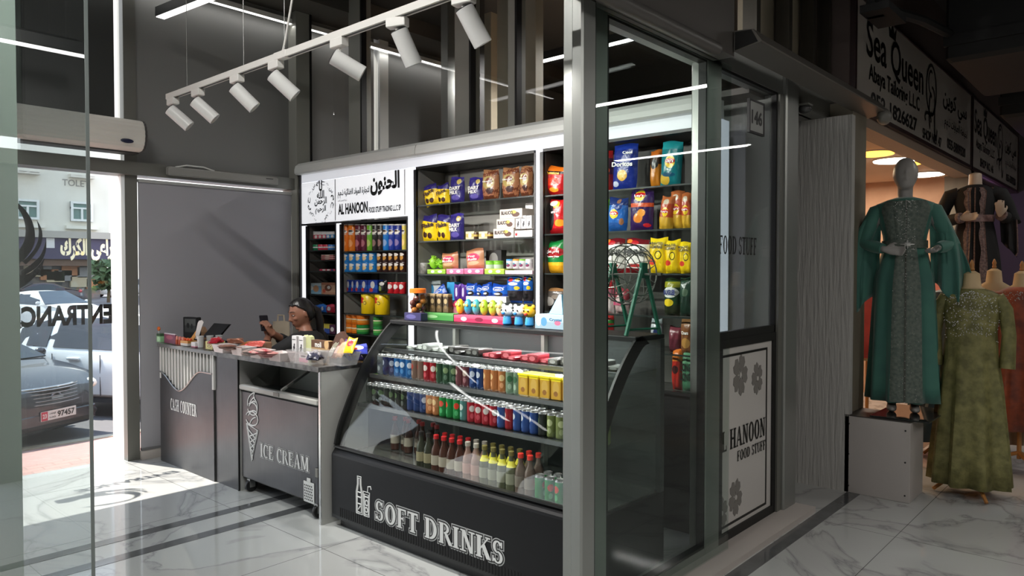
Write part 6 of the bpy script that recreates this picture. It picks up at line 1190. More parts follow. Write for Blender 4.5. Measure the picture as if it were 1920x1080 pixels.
t = counter_box('candy_box', 'pale yellow open box with a brown printed drawing on the counter corner', 'box', 392, 657, .115, .1, .062, pack('yellow_print', ((0, (214, 204, 130)),), ((.5, .55, .3, .3, (110, 90, 60)), (.5, .52, .24, .22, (214, 204, 130)), (.5, .6, .1, .14, (120, 96, 66)), (.36, .4, .06, .08, (110, 90, 60)), (.64, .4, .06, .08, (110, 90, 60))), .45, 0))
for k in range(5): sachet('red shiny candy bag in the yellow box, %s along' % ORD[k], 392 + 6 * k, 644 - k * .6, 1.055 + .006 * (k % 2), pack('red_candy', ((0, (170, 24, 40)), (.5, (206, 50, 60)), (.8, (214, 200, 200))), (), .2, .5, noise=.8), .08, .07, 'red candy bags', rz=-PI / 2 + .5 * k, rx=.5)
# ================================================================ people and hands
SKIN = mat('skin', (150, 104, 82), .5, noise=(14, (142, 96, 76)))
HAIR = mat('black_hair', (16, 13, 13), .35, bump=(60, .35, (1, 1, .15)))
def hand_mesh(m, wrist, fwd, palm_n, s=1.0, curl=.5, flip=1):
    """Hand grown from the wrist: palm, four unequal bent fingers and a thumb from the palm's side."""
    f = Vector(fwd).normalized(); n = Vector(palm_n); n = (n - f * n.dot(f)).normalized(); x = f.cross(n) * flip; w_ = Vector(wrist)
    pt = lambda a, b_, c: w_ + (x * a + f * b_ + n * c) * s
    m.loft([[tuple(pt(a * k, y, c * h_)) for a, c in ((-.9, -.6), (-.3, -1), (.3, -1), (.9, -.6), (1, 0), (.9, .6), (.3, 1), (-.3, 1), (-.9, .6), (-1, 0))] for y, k, h_ in ((-.02, .024, .02), (.0, .027, .018), (.03, .037, .0165), (.07, .042, .0145), (.088, .040, .011))])
    for i, (a, l) in enumerate(((-.030, .068), (-.010, .078), (.010, .073), (.029, .056))):
        pts = [pt(a, .07, 0), pt(a * 1.06, .088, .0)]; d = Vector((0, 1, 0)); g = 0; p = Vector((a * 1.06, .088, 0))
        for k, q in enumerate((.42, .32, .26)):
            g += curl * (.75, 1.0, .7)[k]; p = p + Vector((a * .05, math.cos(g) * l * q, math.sin(g) * l * q)); pts.append(pt(*p))
        m.tube(pts, [.0095 * s, .0098 * s, .009 * s, .008 * s, .0062 * s], 8)
    th = [pt(-.022, .015, .004), pt(-.042, .034, .012), pt(-.054, .058, .02 + .01 * curl), pt(-.052, .082, .026 + .016 * curl)]
    m.tube(th, [.013 * s, .0125 * s, .0105 * s, .0075 * s], 8)
def remesh(o, vox=.007, sm=4):
    r = o.modifiers.new('skin', 'REMESH'); r.mode = 'VOXEL'; r.voxel_size = vox; r.use_smooth_shade = True
    s = o.modifiers.new('soft', 'SMOOTH'); s.iterations = sm; s.factor = .5; return o
HX = 3.3; HY = P(566, 590, 'X', HX).y; hz = P(566, 588, 'X', HX).z        # head centre of the seated person
t = thing('person', 'seated person in black with tied back hair looking down at a phone', 'person', (HX, HY, 0), 0)
FC = math.radians(168)                     # the way the face looks (towards the grey blind)
m = M()
def headpt(u, v):                              # u round from the face, v from chin to crown
    a = (u - .5) * 2 * PI; h = v * PI; r = math.sin(h) ** .8 if h > 0 else 0
    x = math.cos(a); y = math.sin(a); z = -math.cos(h)
    fx = .098 * x * r; fy = .074 * y * r; fz = .117 * z
    if z < 0:
        fy *= 1 - .40 * (-z) ** 1.4
        if x > 0: fx = .098 * x * math.sqrt(max(0, 1 - abs(z) ** 5))
        else: fx *= 1 - .45 * -z
    return Vector((fx, fy, fz))
nu, nv = 30, 22; start = len(m.v)
m.loft([[tuple(headpt(i / nu, max(.004, min(.996, j / nv)))) for i in range(nu)] for j in range(nv + 1)])
m.ell((-.0, 0, -.035), (.07, .05, .07))                                   # jaw
m.ell((.072, 0, -.1), (.017, .021, .014))                                   # chin
m.tube([(.094, 0, .028), (.103, 0, .0), (.112, 0, -.018), (.098, 0, -.03)], [.008, .009, .012, .008], 10)   # nose
for s in (-1, 1):
    m.ell((.1, s * .010, -.026), (.008, .007, .006)); m.ell((.069, s * .034, -.014), (.022, .023, .02))      # nostrils, cheeks
    m.tube([(.07, s * .05, .037), (.085, s * .03, .041), (.0945, s * .008, .036)], [.006, .0065, .006], 8)       # brow ridge
    m.loft([[( -.008 + .006 * q, s * (.07 + .010 * q), -.005 + .028 * math.sin(g) * (1 - .1 * q)) if 0 else (-.005 + (.014 - .003 * q) * math.cos(g), s * (.072 + .011 * q), .0 + (.028 - .004 * q) * math.sin(g)) for g in [k * PI / 6 for k in range(12)]] for q in (0, 1)])
m.tube([(.085, -.02, -.056), (.094, -.008, -.053), (.094, .008, -.053), (.085, .02, -.056)], [.004, .0065, .0065, .004], 8)
m.tube([(.084, -.018, -.065), (.091, 0, -.067), (.084, .018, -.065)], [.004, .0075, .004], 8)
tilt = Matrix.Rotation(.32, 4, 'Y'); face = Matrix.Rotation(FC, 4, 'Z')
HM = Matrix.Translation((0, 0, hz)) @ face @ tilt
m.xf(HM)
# neck, trunk, arms, seated legs: tapered limbs that run into each other
fw = Vector((math.cos(FC), math.sin(FC), 0)); sd = Vector((-fw.y, fw.x, 0))   # forward and the body's own left
TA = math.radians(114); tf = Vector((math.cos(TA), math.sin(TA), 0)); ts = Vector((-tf.y, tf.x, 0))
B_ = lambda f_, s_, z: tf * f_ + ts * s_ + Vector((0, 0, z))
sh = -.06
m.tube([B_(-.05, 0, 1.06), fw * -.02 + Vector((0, 0, 1.15)), fw * .0 + Vector((0, 0, 1.24))], [.062, .05, .05], 12)
m.loft([[tuple(B_(sh + a * rx, b_ * ry, z)) for a, b_ in [(math.cos(g), math.sin(g)) for g in [k * PI / 8 for k in range(16)]]] for z, rx, ry in ((.46, .13, .17), (.56, .125, .165), (.68, .11, .14), (.8, .115, .15), (.93, .12, .175), (1.02, .1, .185), (1.08, .075, .13), (1.10, .05, .06))])
ph = P(497, 614, 'X', 3.08) - Vector((HX, HY, 0))    # where the phone is held
hl_ = ph + Vector((.045, -.03, -.05)); hr_ = ph + Vector((.06, .05, -.07))
for s, hnd, el in ((1, hr_, B_(.2, .27, .86)), (-1, hl_, B_(.2, -.25, .93))):
    S0 = B_(sh, s * .165, 1.035)
    m.tube([B_(sh, s * .1, 1.04), S0, (S0 * .5 + el * .5) + Vector((0, 0, .01)), el, el * .55 + hnd * .45, hnd], [.06, .062, .052, .044, .038, .027], 12)
    H0 = B_(-.04, s * .09, .5); K0 = B_(.36, s * .1, .5); m.tube([H0, K0, B_(.38, s * .1, .28), B_(.36, s * .1, .06), B_(.46, s * .1, .04)], [.09, .07, .058, .042, .035], 12)
hand_mesh(m, hl_, (-.35, .2, .75), (-.5, .8, .25), .95, .55, 1)
hand_mesh(m, hr_, (-.3, -.35, .8), (-.6, -.75, .1), .95, .6, -1)
body = remesh(m.obj('body', SKIN, t), .0065, 3)
# hair: a shell over the skull drawn back into a tail
m = M(); rg = []; n_ = 64; nr = 30
for j in range(nr + 1):
    v = .30 + .695 * j / nr; ring = []
    for i in range(n_):
        q = headpt(i / n_, v); k = 1.075 if v > .4 else 1.06
        ring.append(tuple(Vector((q.x * k - .003, q.y * k, q.z * 1.055 + .003))))
    rg.append(ring)
keep = M(); fs = []
for j in range(nr):
    for i in range(n_):
        a = abs(((i + .5) / n_) - .5) * 2; v = .30 + .695 * (j + .5) / nr          # a = 0 at the face
        lim = .765 - .1 * a if a < .3 else .735 - (a - .3) * .75 if a < .5 else .585 - (a - .5) * 2.6
        if v > max(lim, .3): fs.append((j * n_ + i, j * n_ + (i + 1) % n_, (j + 1) * n_ + (i + 1) % n_, (j + 1) * n_ + i))
keep.add([p for r in rg for p in r], fs)
keep.tube([(-.09, 0, .02), (-.125, 0, -.02), (-.125, .0, -.1), (-.10, 0, -.18), (-.11, .0, -.27)], [.028, .032, .03, .028, .015], 12); keep.ell((-.07, 0, .0), (.035, .055, .07))
keep.xf(HM); h = keep.obj('hair', HAIR, t, 70); sl = h.modifiers.new('thick', 'SOLIDIFY'); sl.thickness = .008; sl.offset = 0
for s in (-1, 1):
    m = M(); m.ell((.0815, s * .034, .016), (.009, .014, .0058)); m.xf(HM); e = m.obj('eye', mat('eye_white', (190, 182, 176), .2), t, True); m = M(); m.ell((.0885, s * .035, .0145), (.003, .006, .0052)); m.xf(HM); m.obj('iris', mat('eye_dark', (20, 14, 12), .2), e, True)
    m = M(); m.tube([(.076, s * .05, .019), (.0885, s * .034, .0228), (.0925, s * .019, .018)], [.0025, .004, .0025], 6); m.xf(HM); m.obj('eyelid', mat('lid_skin', (120, 80, 64), .5), t, True)
    m = M(); m.tube([(.069, s * .054, .042), (.087, s * .034, .0475), (.0965, s * .014, .044)], [.0015, .003, .0025], 6); m.xf(HM); m.obj('eyebrow', HAIR, t, True)
m = M(); m.tube([(.087, -.021, -.058), (.0975, -.007, -.0535), (.099, 0, -.0555), (.0975, .007, -.0535), (.087, .021, -.058)], [.0015, .0038, .0036, .0038, .0015], 8); m.tube([(.086, -.019, -.0635), (.096, 0, -.0665), (.086, .019, -.0635)], [.0015, .0045, .0015], 8); m.xf(HM); m.obj('lips', mat('lip', (110, 56, 52), .4), t, True)
m = M(); m.ell((-.0, -.08, -.03), .005); m.xf(HM); m.obj('earring', mat('earring', (220, 214, 200), .15, .8), t, True)
# black top with sleeves
CL_ = mat('black_top', (16, 16, 18), .8, bump=(20, .5))
m = M(); m.loft([[tuple(B_(sh + a * rx, b_ * ry, z)) for a, b_ in [(math.cos(g), math.sin(g)) for g in [k * PI / 10 for k in range(20)]]] for z, rx, ry in ((.5, .142, .18), (.56, .14, .178), (.68, .126, .155), (.8, .132, .165), (.93, .137, .19), (1.02, .118, .2), (1.075, .095, .155), (1.105, .072, .09), (1.12, .062, .068))], caps=False)
for s, hnd, el in ((1, hr_, B_(.2, .27, .86)), (-1, hl_, B_(.2, -.25, .93))):
    S0 = B_(sh, s * .165, 1.035); m.tube([B_(sh, s * .09, 1.04), S0, S0 * .5 + el * .5 + Vector((0, 0, .01)), el, el * .6 + hnd * .4, el * .28 + hnd * .72], [.076, .077, .068, .06, .052, .043], 14)
o = m.obj('top', CL_, t, True)
m = M()
for s in (-1, 1): m.tube([B_(-.06, s * .09, .5), B_(.37, s * .1, .51), B_(.39, s * .1, .28), B_(.37, s * .1, .1)], [.115, .09, .08, .075], 14)
m.obj('trousers', mat('dark_trousers', (24, 24, 30), .8), t, True)
t2 = thing('mobile_phone', 'dark mobile phone held up in the seated person\'s hands', 'phone', (HX + ph.x, HY + ph.y, ph.z), -.25); 
o = M().rbox(-.034, .034, -.005, .004, -.03, .108, .004).obj('case', mat('phone_dark', (28, 26, 32), .3), t2); o.rotation_euler = (-.5, 0, 0)
o = M().box(-.031, .031, .0042, .0046, -.026, .104).obj('screen', mat('phone_screen', (60, 50, 70), .1), t2); o.rotation_euler = (-.5, 0, 0)
# chair under the seated person
t = thing('padded_chair', 'cream padded chair behind the counter with the seated person', 'chair', (HX, HY, 0), TA)
CR = mat('cream_leather', (206, 190, 166), .5, bump=(12, .2))
M().rbox(-.26, .2, -.24, .24, .36, .41, .03).obj('seat', CR, t); o = M().rbox(-.34, -.28, -.24, .24, .45, 1.02, .03).obj('backrest', CR, t)
for y in (-.22, .22):
    for x in (-.3, .16): m = M(); m.tube([(x, y, 0), (x, y, .37 if x > 0 else .6)], .016); m.obj('leg', mat('chair_steel', (150, 150, 150), .3, .8), t)
p = P(527, 620, 'X', 3.72)
t = thing('cream_bag', 'cream coloured bag standing on a stool in front of the grey blind', 'bag', (3.72, p.y, .62), -PI / 2); m = bag_m(.3, p.z + .09 - .62, .12, 5); m.obj('body', CR, t, 60); m = M(); m.tube([(-.06, 0, .5), (-.05, 0, .56), (.05, 0, .56), (.06, 0, .5)], .008); m.obj('handle', CR, t)
t = thing('stool', 'small dark stool under the cream bag', 'stool', (3.72, p.y, 0)); M().lathe([(.15, .57), (.16, .585), (.16, .61), (.15, .62)], n=24).obj('seat', SHB, t, True)
for k in range(4): g = PI / 4 + k * PI / 2; m = M(); m.tube([(.16 * math.cos(g), .16 * math.sin(g), 0), (.11 * math.cos(g), .11 * math.sin(g), .57)], .014); m.obj('leg', SHB, t)
# ================================================================ dress shop display
def at_d(px, d): t_ = (px - CXP) / FPX; return Vector((d * (F_.x / math.cos(pitch) + R_.x * t_), d * (F_.y / math.cos(pitch) + R_.y * t_), 0))
MQ = mat('mannequin_grey', (150, 146, 142), .35); FORM_ = mat('form_cream', (196, 170, 130), .6); WOOD = mat('finial_wood', (170, 116, 60), .45)
def gown(m, secs, n=48, folds=9, ph=0.0, mi=0):
    """Dress body: (z, half width, half depth, fold depth, x shift) sections from neck to hem."""
    rings = []
    for z, rx, ry, fd, dx in secs:
        rings.append([(dx + (rx + fd * math.sin(folds * a + ph) + fd * .5 * math.sin((folds + 4) * a + 1.7 + ph)) * math.cos(a), (ry + fd * math.sin(folds * a + ph)) * math.sin(a), z) for a in [2 * PI * k / n for k in range(n)]])
    return m.loft(rings, caps=False, mi=mi)
def fabric(name, c, c2=None, sc=12, rough=.7, bump=.2, sheen=.3): return mat(name, c, rough, noise=(sc, c2 or tuple(int(q * .8) for q in c)), bump=(sc * 2, bump), sheen=sheen)
def sparkle(parent, nm, pts, ma, r=.004):
    m = M()
    for p in pts: p = Vector(p); m.add([p + Vector((-r, 0, 0)), p + Vector((0, -.001, -r)), p + Vector((r, 0, 0)), p + Vector((0, -.001, r))], [(0, 1, 2, 3)])
    o = m.obj(nm, ma, parent); o['kind'] = 'stuff'; return o
SIL = mat('silver_sequin', (230, 230, 226), .15, .6)
# local frame of every figure: front faces -Y, its right hand towards -X (the viewer's left)
def facing(v): return math.atan2(-v.y, -v.x) + PI / 2
# ---- display box and green dress mannequin
t = thing('display_plinth', 'low white display box carrying the mannequin in the green dress', 'plinth', (5.55, 1.30, 0))
M().rbox(.0, .36, .0, .43, .0, .555, .003).obj('box', mat('plinth_white', (176, 170, 166), .5), t)
for y in (.03, .4):
    for z in (.05, .28, .5): m = M(); m.lathe([(.006, 0), (.006, .003)], n=10); m.xf(Matrix.Rotation(-PI / 2, 4, 'Y')); m.obj('screw', BLK, t, False, (0, y, z))
M().box(.0, .36, 0, .43, .555, .562).obj('top_edge', mat('plinth_edge', (60, 56, 54), .4), t)
t = thing('base_plate', 'dark glass base plate overhanging the white display box under the mannequin', 'base plate', (5.78, 1.38, .563), 0); M().rbox(-.2, .42, -.19, .19, 0, .01, .003).obj('plate', mat('plate_glass', (46, 48, 48), .05), t)
C1 = Vector((5.92, 1.44, .573)); R1 = facing(C1 * 1.0 - Vector((0, 0, 0)) + Vector((0, .35, 0)))
t = thing('mannequin', 'bald grey mannequin standing on the white box and wearing the green dress', 'mannequin', tuple(C1), R1)
m = M(); zo = C1.z; Z = lambda z: z - zo
for j in (0,):
    m.ell((0, -.005, Z(2.31)), (.083, .098, .115), 20, 16); m.ell((0, -.02, Z(2.245)), (.062, .075, .06)); m.tube([(0, .01, Z(2.24)), (0, .012, Z(2.15)), (0, .015, Z(2.09))], [.052, .05, .06], 14)
    m.tube([(0, -.098, Z(2.335)), (0, -.107, Z(2.295)), (0, -.1, Z(2.283))], [.008, .013, .008], 8); m.tube([(-.02, -.094, Z(2.255)), (0, -.102, Z(2.256)), (.02, -.094, Z(2.255))], [.004, .008, .004], 8)
    m.loft([[(math.cos(g) * rx, math.sin(g) * ry, Z(z)) for g in [k * PI / 8 for k in range(16)]] for z, rx, ry in ((1.35, .14, .1), (1.5, .165, .11), (1.65, .15, .1), (1.8, .115, .085), (1.95, .14, .1), (2.03, .155, .09), (2.07, .12, .07), (2.12, .055, .05))])
    HL, HR = Vector((-.13, -.16, Z(1.755))), Vector((.19, -.13, Z(1.76)))
    for s, H, el in ((-1, HL, Vector((-.27, -.02, Z(1.80)))), (1, HR, Vector((.30, .0, Z(1.79))))):
        m.tube([(s * .1, 0, Z(2.05)), (s * .175, 0, Z(2.03)), (s * .22, .0, Z(1.93)), el, el * .5 + H * .5, H], [.05, .05, .043, .036, .03, .022], 12)
        m.tube([(s * .08, 0, Z(1.4)), (s * .075, 0, Z(1.05)), (s * .07, .02, Z(.75)), (s * .07, .02, Z(.63))], [.085, .06, .05, .03], 12)
        m.ell((s * .075, -.06, .03), (.035, .1, .03)); m.tube([(s * .07, .02, .08), (s * .075, -.05, .045)], [.034, .03], 10)
    hand_mesh(m, HL, (.9, -.25, -.15), (0, -1, .2), .9, .3, 1); hand_mesh(m, HR, (-.35, -.75, -.3), (0, .2, 1), .9, .6, 1)
remesh(m.obj('body', MQ, t), .008, 3)
GRN = fabric('sea_green_chiffon', (58, 112, 98), (50, 100, 90), 6); LACE = mat('grey_lace', (96, 104, 96), .6, noise=(50, (70, 84, 76)), bump=(70, .5))
g = thing('dress', 'sea green kaftan dress with draped sleeves and a jewelled grey front', 'dress', tuple(C1), R1)
m = M(); gown(m, [(Z(z), a, b, f, 0) for z, a, b, f in ((2.135, .064, .062, 0), (2.118, .12, .082, 0), (2.09, .188, .1, 0), (2.05, .2, .11, 0), (1.98, .175, .115, .0), (1.86, .145, .105, .002), (1.79, .135, .1, .003), (1.72, .15, .11, .005), (1.55, .19, .135, .008), (1.3, .205, .15, .012), (1.0, .215, .165, .018), (.78, .225, .175, .024), (.655, .23, .18, .028))]); o = m.obj('body', GRN, g, True); q = o.modifiers.new('thick', 'SOLIDIFY'); q.thickness = .004
m = M()                                    # grey jewelled front breadth and bodice
def front(fx0, fx1, secs):
    def fn(u, v):
        k = v * (len(secs) - 1); i = min(int(k), len(secs) - 2); f = k - i; z, rx, ry = [secs[i][q] + (secs[i + 1][q] - secs[i][q]) * f for q in range(3)]
        x = (fx0 + (fx1 - fx0) * u); a = max(-.98, min(.98, x)); return (a * rx, -ry * math.sqrt(max(0.02, 1 - a * a)) - .012 - .004 * math.sin(u * 14), Z(z))
    return fn
FS = ((2.105, .16, .1), (2.05, .2, .122), (1.95, .17, .118), (1.85, .145, .11), (1.79, .137, .106), (1.7, .155, .118), (1.5, .195, .148), (1.2, .21, .168), (.9, .22, .185), (.665, .23, .2))
M().grid(front(-.42, .5, FS), 12, 30).obj('front_breadth', LACE, g, True); M().grid(front(-.8, .8, FS[:5]), 14, 10).obj('bodice', LACE, g, True)
M().grid(front(-.03, .03, FS), 2, 40).obj('button_band', mat('band_dark', (70, 74, 66), .5), g)
M().grid(lambda u, v: (.15 * math.sin((u - .5) * PI), -.125 * math.cos((u - .5) * PI) - .004, Z(1.765 + .055 * v)), 16, 2).obj('belt', mat('belt_green', (74, 84, 76), .4, noise=(60, (100, 106, 98))), g, True)
m = M()
for k in range(8): a = k * PI / 4; rr = .045 if k % 2 == 0 else .026; m.tube([(.01, -.142, Z(1.79)), (.01 + rr * math.cos(a), -.14, Z(1.79) + rr * math.sin(a) * .7)], [.009, .003], 6)
m.ell((.01, -.143, Z(1.79)), (.014, .008, .014)); m.obj('brooch', SIL, g)
rnd = random.Random(3); pts = []
for k in range(160):
    x = rnd.uniform(-.42, .42); v = rnd.random() ** 1.3; p = front(-.5, .5, FS)((x + .5), v); pts.append((p[0], p[1] - .003, p[2]))
for k in range(46): p = front(-.5, .5, FS)(.5, k / 45); pts.append((p[0], p[1] - .004, p[2]))
sparkle(g, 'sequins', pts, SIL, .0032)
for s, H, el in ((-1, HL, Vector((-.27, -.02, Z(1.80)))), (1, HR, Vector((.30, .0, Z(1.79))))):
    m = M(); m.tube([(s * .13, 0, Z(2.055)), (s * .19, .0, Z(2.035)), (s * .232, .0, Z(1.94)), el, el * .45 + H * .55, el * .12 + H * .88], [.052, .056, .056, .052, .045, .036], 16); m.obj('sleeve', LACE if 0 else GRN, g, True)
    out = (.42 if s < 0 else .40); lowz = (1.27 if s < 0 else 1.36)
    def fn(u, v, s=s, el=el, H=H, out=out, lowz=lowz):
        top = Vector((s * .15, .0, Z(2.085))).lerp(Vector((s * (out - .06), -.02, Z(1.80))), u ** .9) + Vector((0, -.03 * math.sin(u * PI), .05 * math.sin(u * PI)))
        bx = s * (.17 + (out - .15) * u); bot = Vector((bx + .012 * math.sin(14 * u), -.03 + .05 * math.sin(9 * u), Z(lowz + .16 * (1 - u) ** 1.6 + .02 * math.sin(9 * u))))
        p = top.lerp(bot, v); p.y += .04 * math.sin(u * 16) * v + (-.05 if u > .4 else 0) * v * (1 - v); p.x += s * .03 * math.sin(v * PI) * u; return tuple(p)
    m = M(); m.grid(fn, 26, 16); o = m.obj('draped_sleeve', GRN, g, True); q = o.modifiers.new('thick', 'SOLIDIFY'); q.thickness = .003
# ---- black belted dress further back, on its own plinth
D2 = 6.6; C2 = at_d(1826, D2); R2 = facing(C2)
t = thing('display_plinth', 'tall plinth hidden behind the olive dress under the black dress', 'plinth', (C2.x, C2.y, 0), R2); M().rbox(-.2, .2, -.18, .18, 0, .95, .004).obj('box', mat('plinth_white'), t)
zo = .951; C2.z = zo
t = thing('mannequin', 'headless cream mannequin wearing the black belted dress', 'mannequin', tuple(C2), R2)
m = M(); SK = 2.33
m.tube([(0, 0, Z(SK - .05)), (0, 0, Z(SK + .14)), (0, 0, Z(SK + .15))], [.06, .05, .02], 14)
m.loft([[(math.cos(g_) * rx, math.sin(g_) * ry, Z(z)) for g_ in [k * PI / 8 for k in range(16)]] for z, rx, ry in ((1.6, .15, .1), (1.8, .16, .1), (2.05, .115, .085), (2.2, .14, .1), (2.3, .155, .085), (2.34, .11, .07), (2.37, .05, .05))])
HL2, HR2 = Vector((-.10, -.17, Z(2.07))), Vector((.19, -.1, Z(2.09)))
for s, H, el in ((-1, HL2, Vector((-.27, -.03, Z(2.04)))), (1, HR2, Vector((.29, .03, Z(2.03))))):
    m.tube([(s * .1, 0, Z(2.3)), (s * .175, 0, Z(2.29)), (s * .22, 0, Z(2.18)), el, el * .5 + H * .5, H], [.05, .05, .042, .035, .03, .022], 12)
    m.tube([(s * .08, 0, Z(1.65)), (s * .075, 0, Z(1.3)), (s * .07, .02, Z(.99))], [.085, .06, .04], 12); m.ell((s * .075, -.05, .03), (.035, .1, .03))
hand_mesh(m, HL2, (.9, -.2, .05), (0, -1, .2), .9, .3, 1); hand_mesh(m, HR2, (-.1, -.5, .75), (0, .3, 1), .9, .5, 1)
remesh(m.obj('body', mat('mannequin_cream', (190, 170, 150), .35), t), .008, 3)
BLKF = fabric('black_velvet', (13, 12, 13), (19, 17, 18), 10, .8, .2, 0); EMB = mat('mauve_embroidery', (128, 104, 98), .5, noise=(60, (84, 66, 64)), bump=(80, .6))
g = thing('dress', 'black belted dress with mauve embroidered borders on the headless mannequin', 'dress', tuple(C2), R2)
m = M(); gown(m, [(Z(z), a, b, f, 0) for z, a, b, f in ((2.37, .062, .06, 0), (2.345, .12, .078, 0), (2.305, .175, .1, 0), (2.2, .16, .115, .0), (2.06, .135, .1, .002), (1.95, .155, .11, .006), (1.75, .185, .13, .012), (1.5, .205, .15, .02), (1.2, .225, .17, .028), (1.0, .235, .18, .03))]); o = m.obj('body', BLKF, g, True); q = o.modifiers.new('thick', 'SOLIDIFY'); q.thickness = .004
FS2 = ((2.34, .12, .08), (2.3, .17, .105), (2.2, .155, .118), (2.06, .135, .106), (1.95, .155, .118), (1.7, .19, .145), (1.4, .21, .168), (1.02, .235, .2))
for a, b in ((-.5, -.2), (.24, .52)): M().grid(lambda u, v, a=a, b=b: front(a + .04 * math.sin(v * 40), b, FS2)(u, v), 4, 60).obj('embroidered_border', EMB, g, True)
M().grid(front(-.03, .03, FS2), 2, 40).obj('button_band', EMB, g)
M().grid(lambda u, v: (.15 * math.sin((u - .5) * PI), -.122 * math.cos((u - .5) * PI) - .004, Z(2.035 + .06 * v)), 16, 2).obj('belt', mat('belt_mauve', (110, 80, 80), .35, noise=(50, (140, 112, 106))), g, True)
for s, H, el in ((-1, HL2, Vector((-.27, -.03, Z(2.04)))), (1, HR2, Vector((.29, .03, Z(2.03))))):
    m = M(); m.tube([(s * .13, 0, Z(2.29)), (s * .19, 0, Z(2.28)), (s * .235, 0, Z(2.18)), el, el * .4 + H * .6, el * .1 + H * .9], [.066, .066, .06, .056, .052, .046], 16); o = m.obj('sleeve', BLKF, g, True)
    m = M(); m.tube([tuple(el * .12 + H * .88), tuple(el * .0 + H)], [.05, .048], 14); m.obj('cuff', EMB, o, True)
    lz = 1.95 if s < 0 else 1.72
    m = M(); m.grid(lambda u, v, s=s, el=el, lz=lz: tuple(Vector((s * .17, .02, Z(2.3))).lerp(Vector((s * .31, -.01, Z(2.04))), u).lerp(Vector((s * (.2 + .12 * u), .03 + .03 * math.sin(9 * u), Z(lz + .14 * (1 - u)))), v)), 14, 10); o = m.obj('draped_sleeve', BLKF, g, True); q = o.modifiers.new('thick', 'SOLIDIFY'); q.thickness = .004
    m = M(); m.tube([(s * .31, -.012, Z(2.05)), (s * .325, .04, Z(lz + .05)), (s * .31, .04, Z(lz + .01))], .006, 6); m.obj('sleeve_trim', EMB, g)
# ---- dress forms on the floor
def dress_form(label, c, top, secs, ma, dlabel, sleeves=None, folds=9, cap=True, sq=None, turn=0, stand=True, fold_ph=0.0, tripod=True):
    r = facing(c) + turn
    t = thing('dress_form', label, 'dress form', (c.x, c.y, 0), r)
    if cap: M().lathe([(.008, top + .02), (.017, top + .03), (.012, top + .05), (.016, top + .065), (.008, top + .09), (.002, top + .1)], n=14).obj('finial', WOOD, t, True)
    m = M(); m.loft([[(math.cos(g_) * rx, math.sin(g_) * ry, z) for g_ in [k * PI / 10 for k in range(20)]] for z, rx, ry in ((top - .75, .14, .1), (top - .6, .15, .11), (top - .45, .115, .085), (top - .3, .14, .1), (top - .19, .15, .085), (top - .13, .12, .07), (top - .09, .06, .055), (top - .02, .052, .05), (top, .05, .048), (top + .02, .02, .02))]); m.obj('torso', FORM_, t, True)
    m = M(); m.tube([(0, 0, .12), (0, 0, top - .7)], .016); m.obj('pole', WOOD, t)
    for k in range(3):
        a = -PI / 2 + k * 2 * PI / 3 + .5; m = M(); m.tube([(0, 0, .17), (.1 * math.cos(a), .1 * math.sin(a), .13), (.22 * math.cos(a), .22 * math.sin(a), .012)], [.016, .015, .012], 8); m.obj('leg', WOOD, t)
    g = thing('dress', dlabel, 'dress', (c.x, c.y, 0), r)
    m = M(); gown(m, secs, folds=folds, ph=fold_ph); o = m.obj('body', ma, g, True); q = o.modifiers.new('thick', 'SOLIDIFY'); q.thickness = .004
    for s in (sleeves or ()): m = M(); m.tube(s[0], s[1], 14); m.obj('sleeve', s[2] if len(s) > 2 else ma, g, True)
    if sq: sparkle(g, 'sequins', sq, SIL, .0036)
    return g
OLV = mat('olive_lace', (126, 122, 74), .65, noise=(16, (92, 90, 50)), bump=(40, .6))
c = at_d(1822, 5.2); rnd = random.Random(5); sq = []
OS = [(1.475, .085, .075, 0, 0), (1.46, .125, .082, 0, 0), (1.43, .175, .095, 0, 0), (1.33, .172, .115, .001, 0), (1.18, .155, .11, .003, 0), (1.0, .165, .125, .006, 0), (.8, .19, .15, .012, 0), (.5, .215, .175, .02, 0), (.25, .235, .19, .026, 0), (.09, .245, .2, .03, 0)]
for k in range(330):
    a = -PI / 2 + rnd.gauss(0, .62); v = rnd.random() ** 1.5; z = 1.46 - .30 * v - .05 * abs(a + PI / 2); i = next((i for i in range(len(OS) - 1) if OS[i][0] >= z >= OS[i + 1][0]), 1); f = (OS[i][0] - z) / max(1e-6, OS[i][0] - OS[i + 1][0])
    sq.append(((OS[i][1] + (OS[i + 1][1] - OS[i][1]) * f + .004) * math.cos(a), (OS[i][2] + (OS[i + 1][2] - OS[i][2]) * f + .006) * math.sin(a), z))
dress_form('cream dress form standing in front wearing the olive lace dress', c, 1.58, OS, OLV, 'long olive lace dress with silver sequins across the chest', sleeves=[([(s * .15, 0, 1.42), (s * .2, .01, 1.33), (s * .225, .02, 1.15), (s * .215, .0, .92)], [.046, .048, .044, .05]) for s in (-1, 1)], sq=sq)
c = at_d(1792, 6.25); c2 = Vector((c.x, c.y - 0, 0))
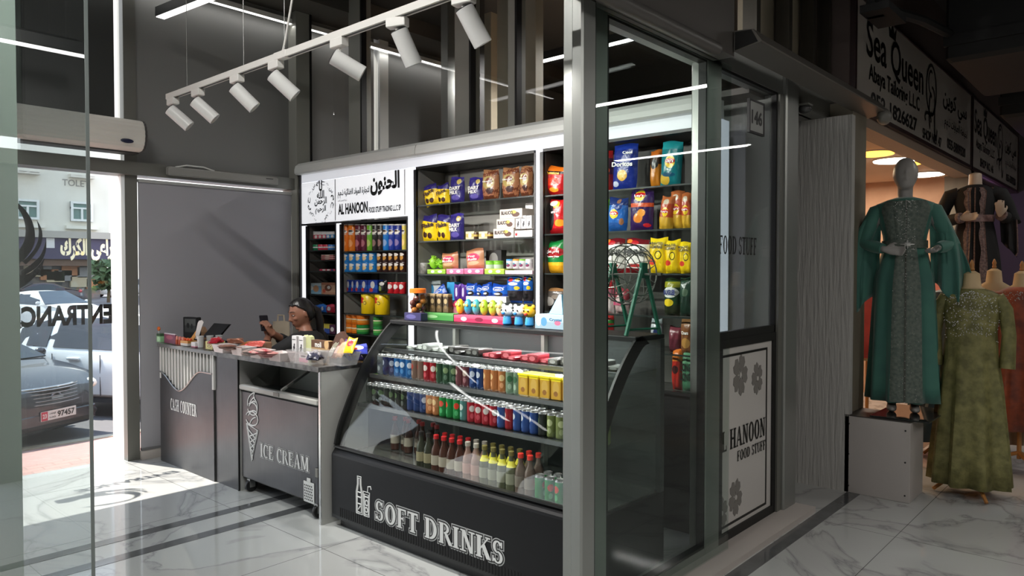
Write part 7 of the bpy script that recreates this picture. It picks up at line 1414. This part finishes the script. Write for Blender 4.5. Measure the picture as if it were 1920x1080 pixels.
dress_form('cream dress form half hidden between green dress and olive dress', c, 1.56, [(1.45, .09, .075, 0, 0), (1.42, .17, .095, 0, 0), (1.2, .16, .11, .003, 0), (1.0, .17, .13, .008, 0), (.6, .22, .17, .02, -.06), (.15, .27, .2, .03, -.14)], fabric('dark_teal_silk', (20, 58, 70), (14, 44, 56), 8, .5), 'dark teal dress hanging behind the olive dress', sleeves=[([(-.15, 0, 1.4), (-.23, 0, 1.25), (-.25, -.02, 1.0)], [.055, .055, .06], OLV)])
c = at_d(1864, 6.05)
dress_form('cream dress form behind the olive dress on its inner side', c, 1.60, [(1.3, .15, .11, 0, 0), (1.15, .15, .11, .003, 0), (.9, .17, .13, .008, 0), (.5, .2, .16, .015, 0), (.2, .22, .18, .02, 0)], fabric('tan_dress_cloth', (150, 112, 76), (130, 96, 64), 8), 'plain tan dress behind the olive dress', sleeves=[])
c = at_d(1916, 5.75)
dress_form('cream dress form wearing the rust velvet dress at the picture edge', c, 1.58, [(1.475, .085, .075, 0, 0), (1.43, .175, .095, 0, 0), (1.33, .172, .115, .001, 0), (1.18, .155, .11, .003, 0), (1.0, .165, .125, .006, 0), (.6, .2, .16, .015, 0), (.36, .23, .18, .02, 0)], fabric('rust_velvet', (150, 66, 30), (96, 36, 18), 9, .6, .5), 'rust orange velvet dress with a beaded neckline', sleeves=[([(-.15, 0, 1.42), (-.21, .01, 1.3), (-.24, .0, 1.12), (-.22, -.03, .93)], [.055, .06, .055, .05])], sq=[(rnd.gauss(0, .08), -.105, 1.44 - abs(rnd.gauss(0, .06))) for k in range(120)])
c = at_d(1784, 7.6)
dress_form('dress form in a pink dress deep behind the black dress', c, 1.98, [(1.86, .085, .075, 0, 0), (1.82, .165, .095, 0, 0), (1.6, .15, .11, .002, 0), (1.3, .18, .14, .01, 0), (.7, .22, .17, .02, 0), (.3, .24, .2, .03, 0)], fabric('pink_satin', (206, 130, 120), (186, 110, 104), 8, .5), 'pink satin dress deep behind the black dress', cap=False)
c = at_d(1628, 7.0)
dress_form('dress form in a coral dress behind the stone pilaster', c, 1.5, [(1.4, .085, .075, 0, 0), (1.36, .165, .095, 0, 0), (1.15, .15, .11, .002, 0), (.95, .17, .13, .008, 0), (.78, .19, .15, .012, 0)], fabric('coral_cloth', (190, 70, 64), (160, 56, 52), 8), 'coral dress peeping out behind the stone pilaster')
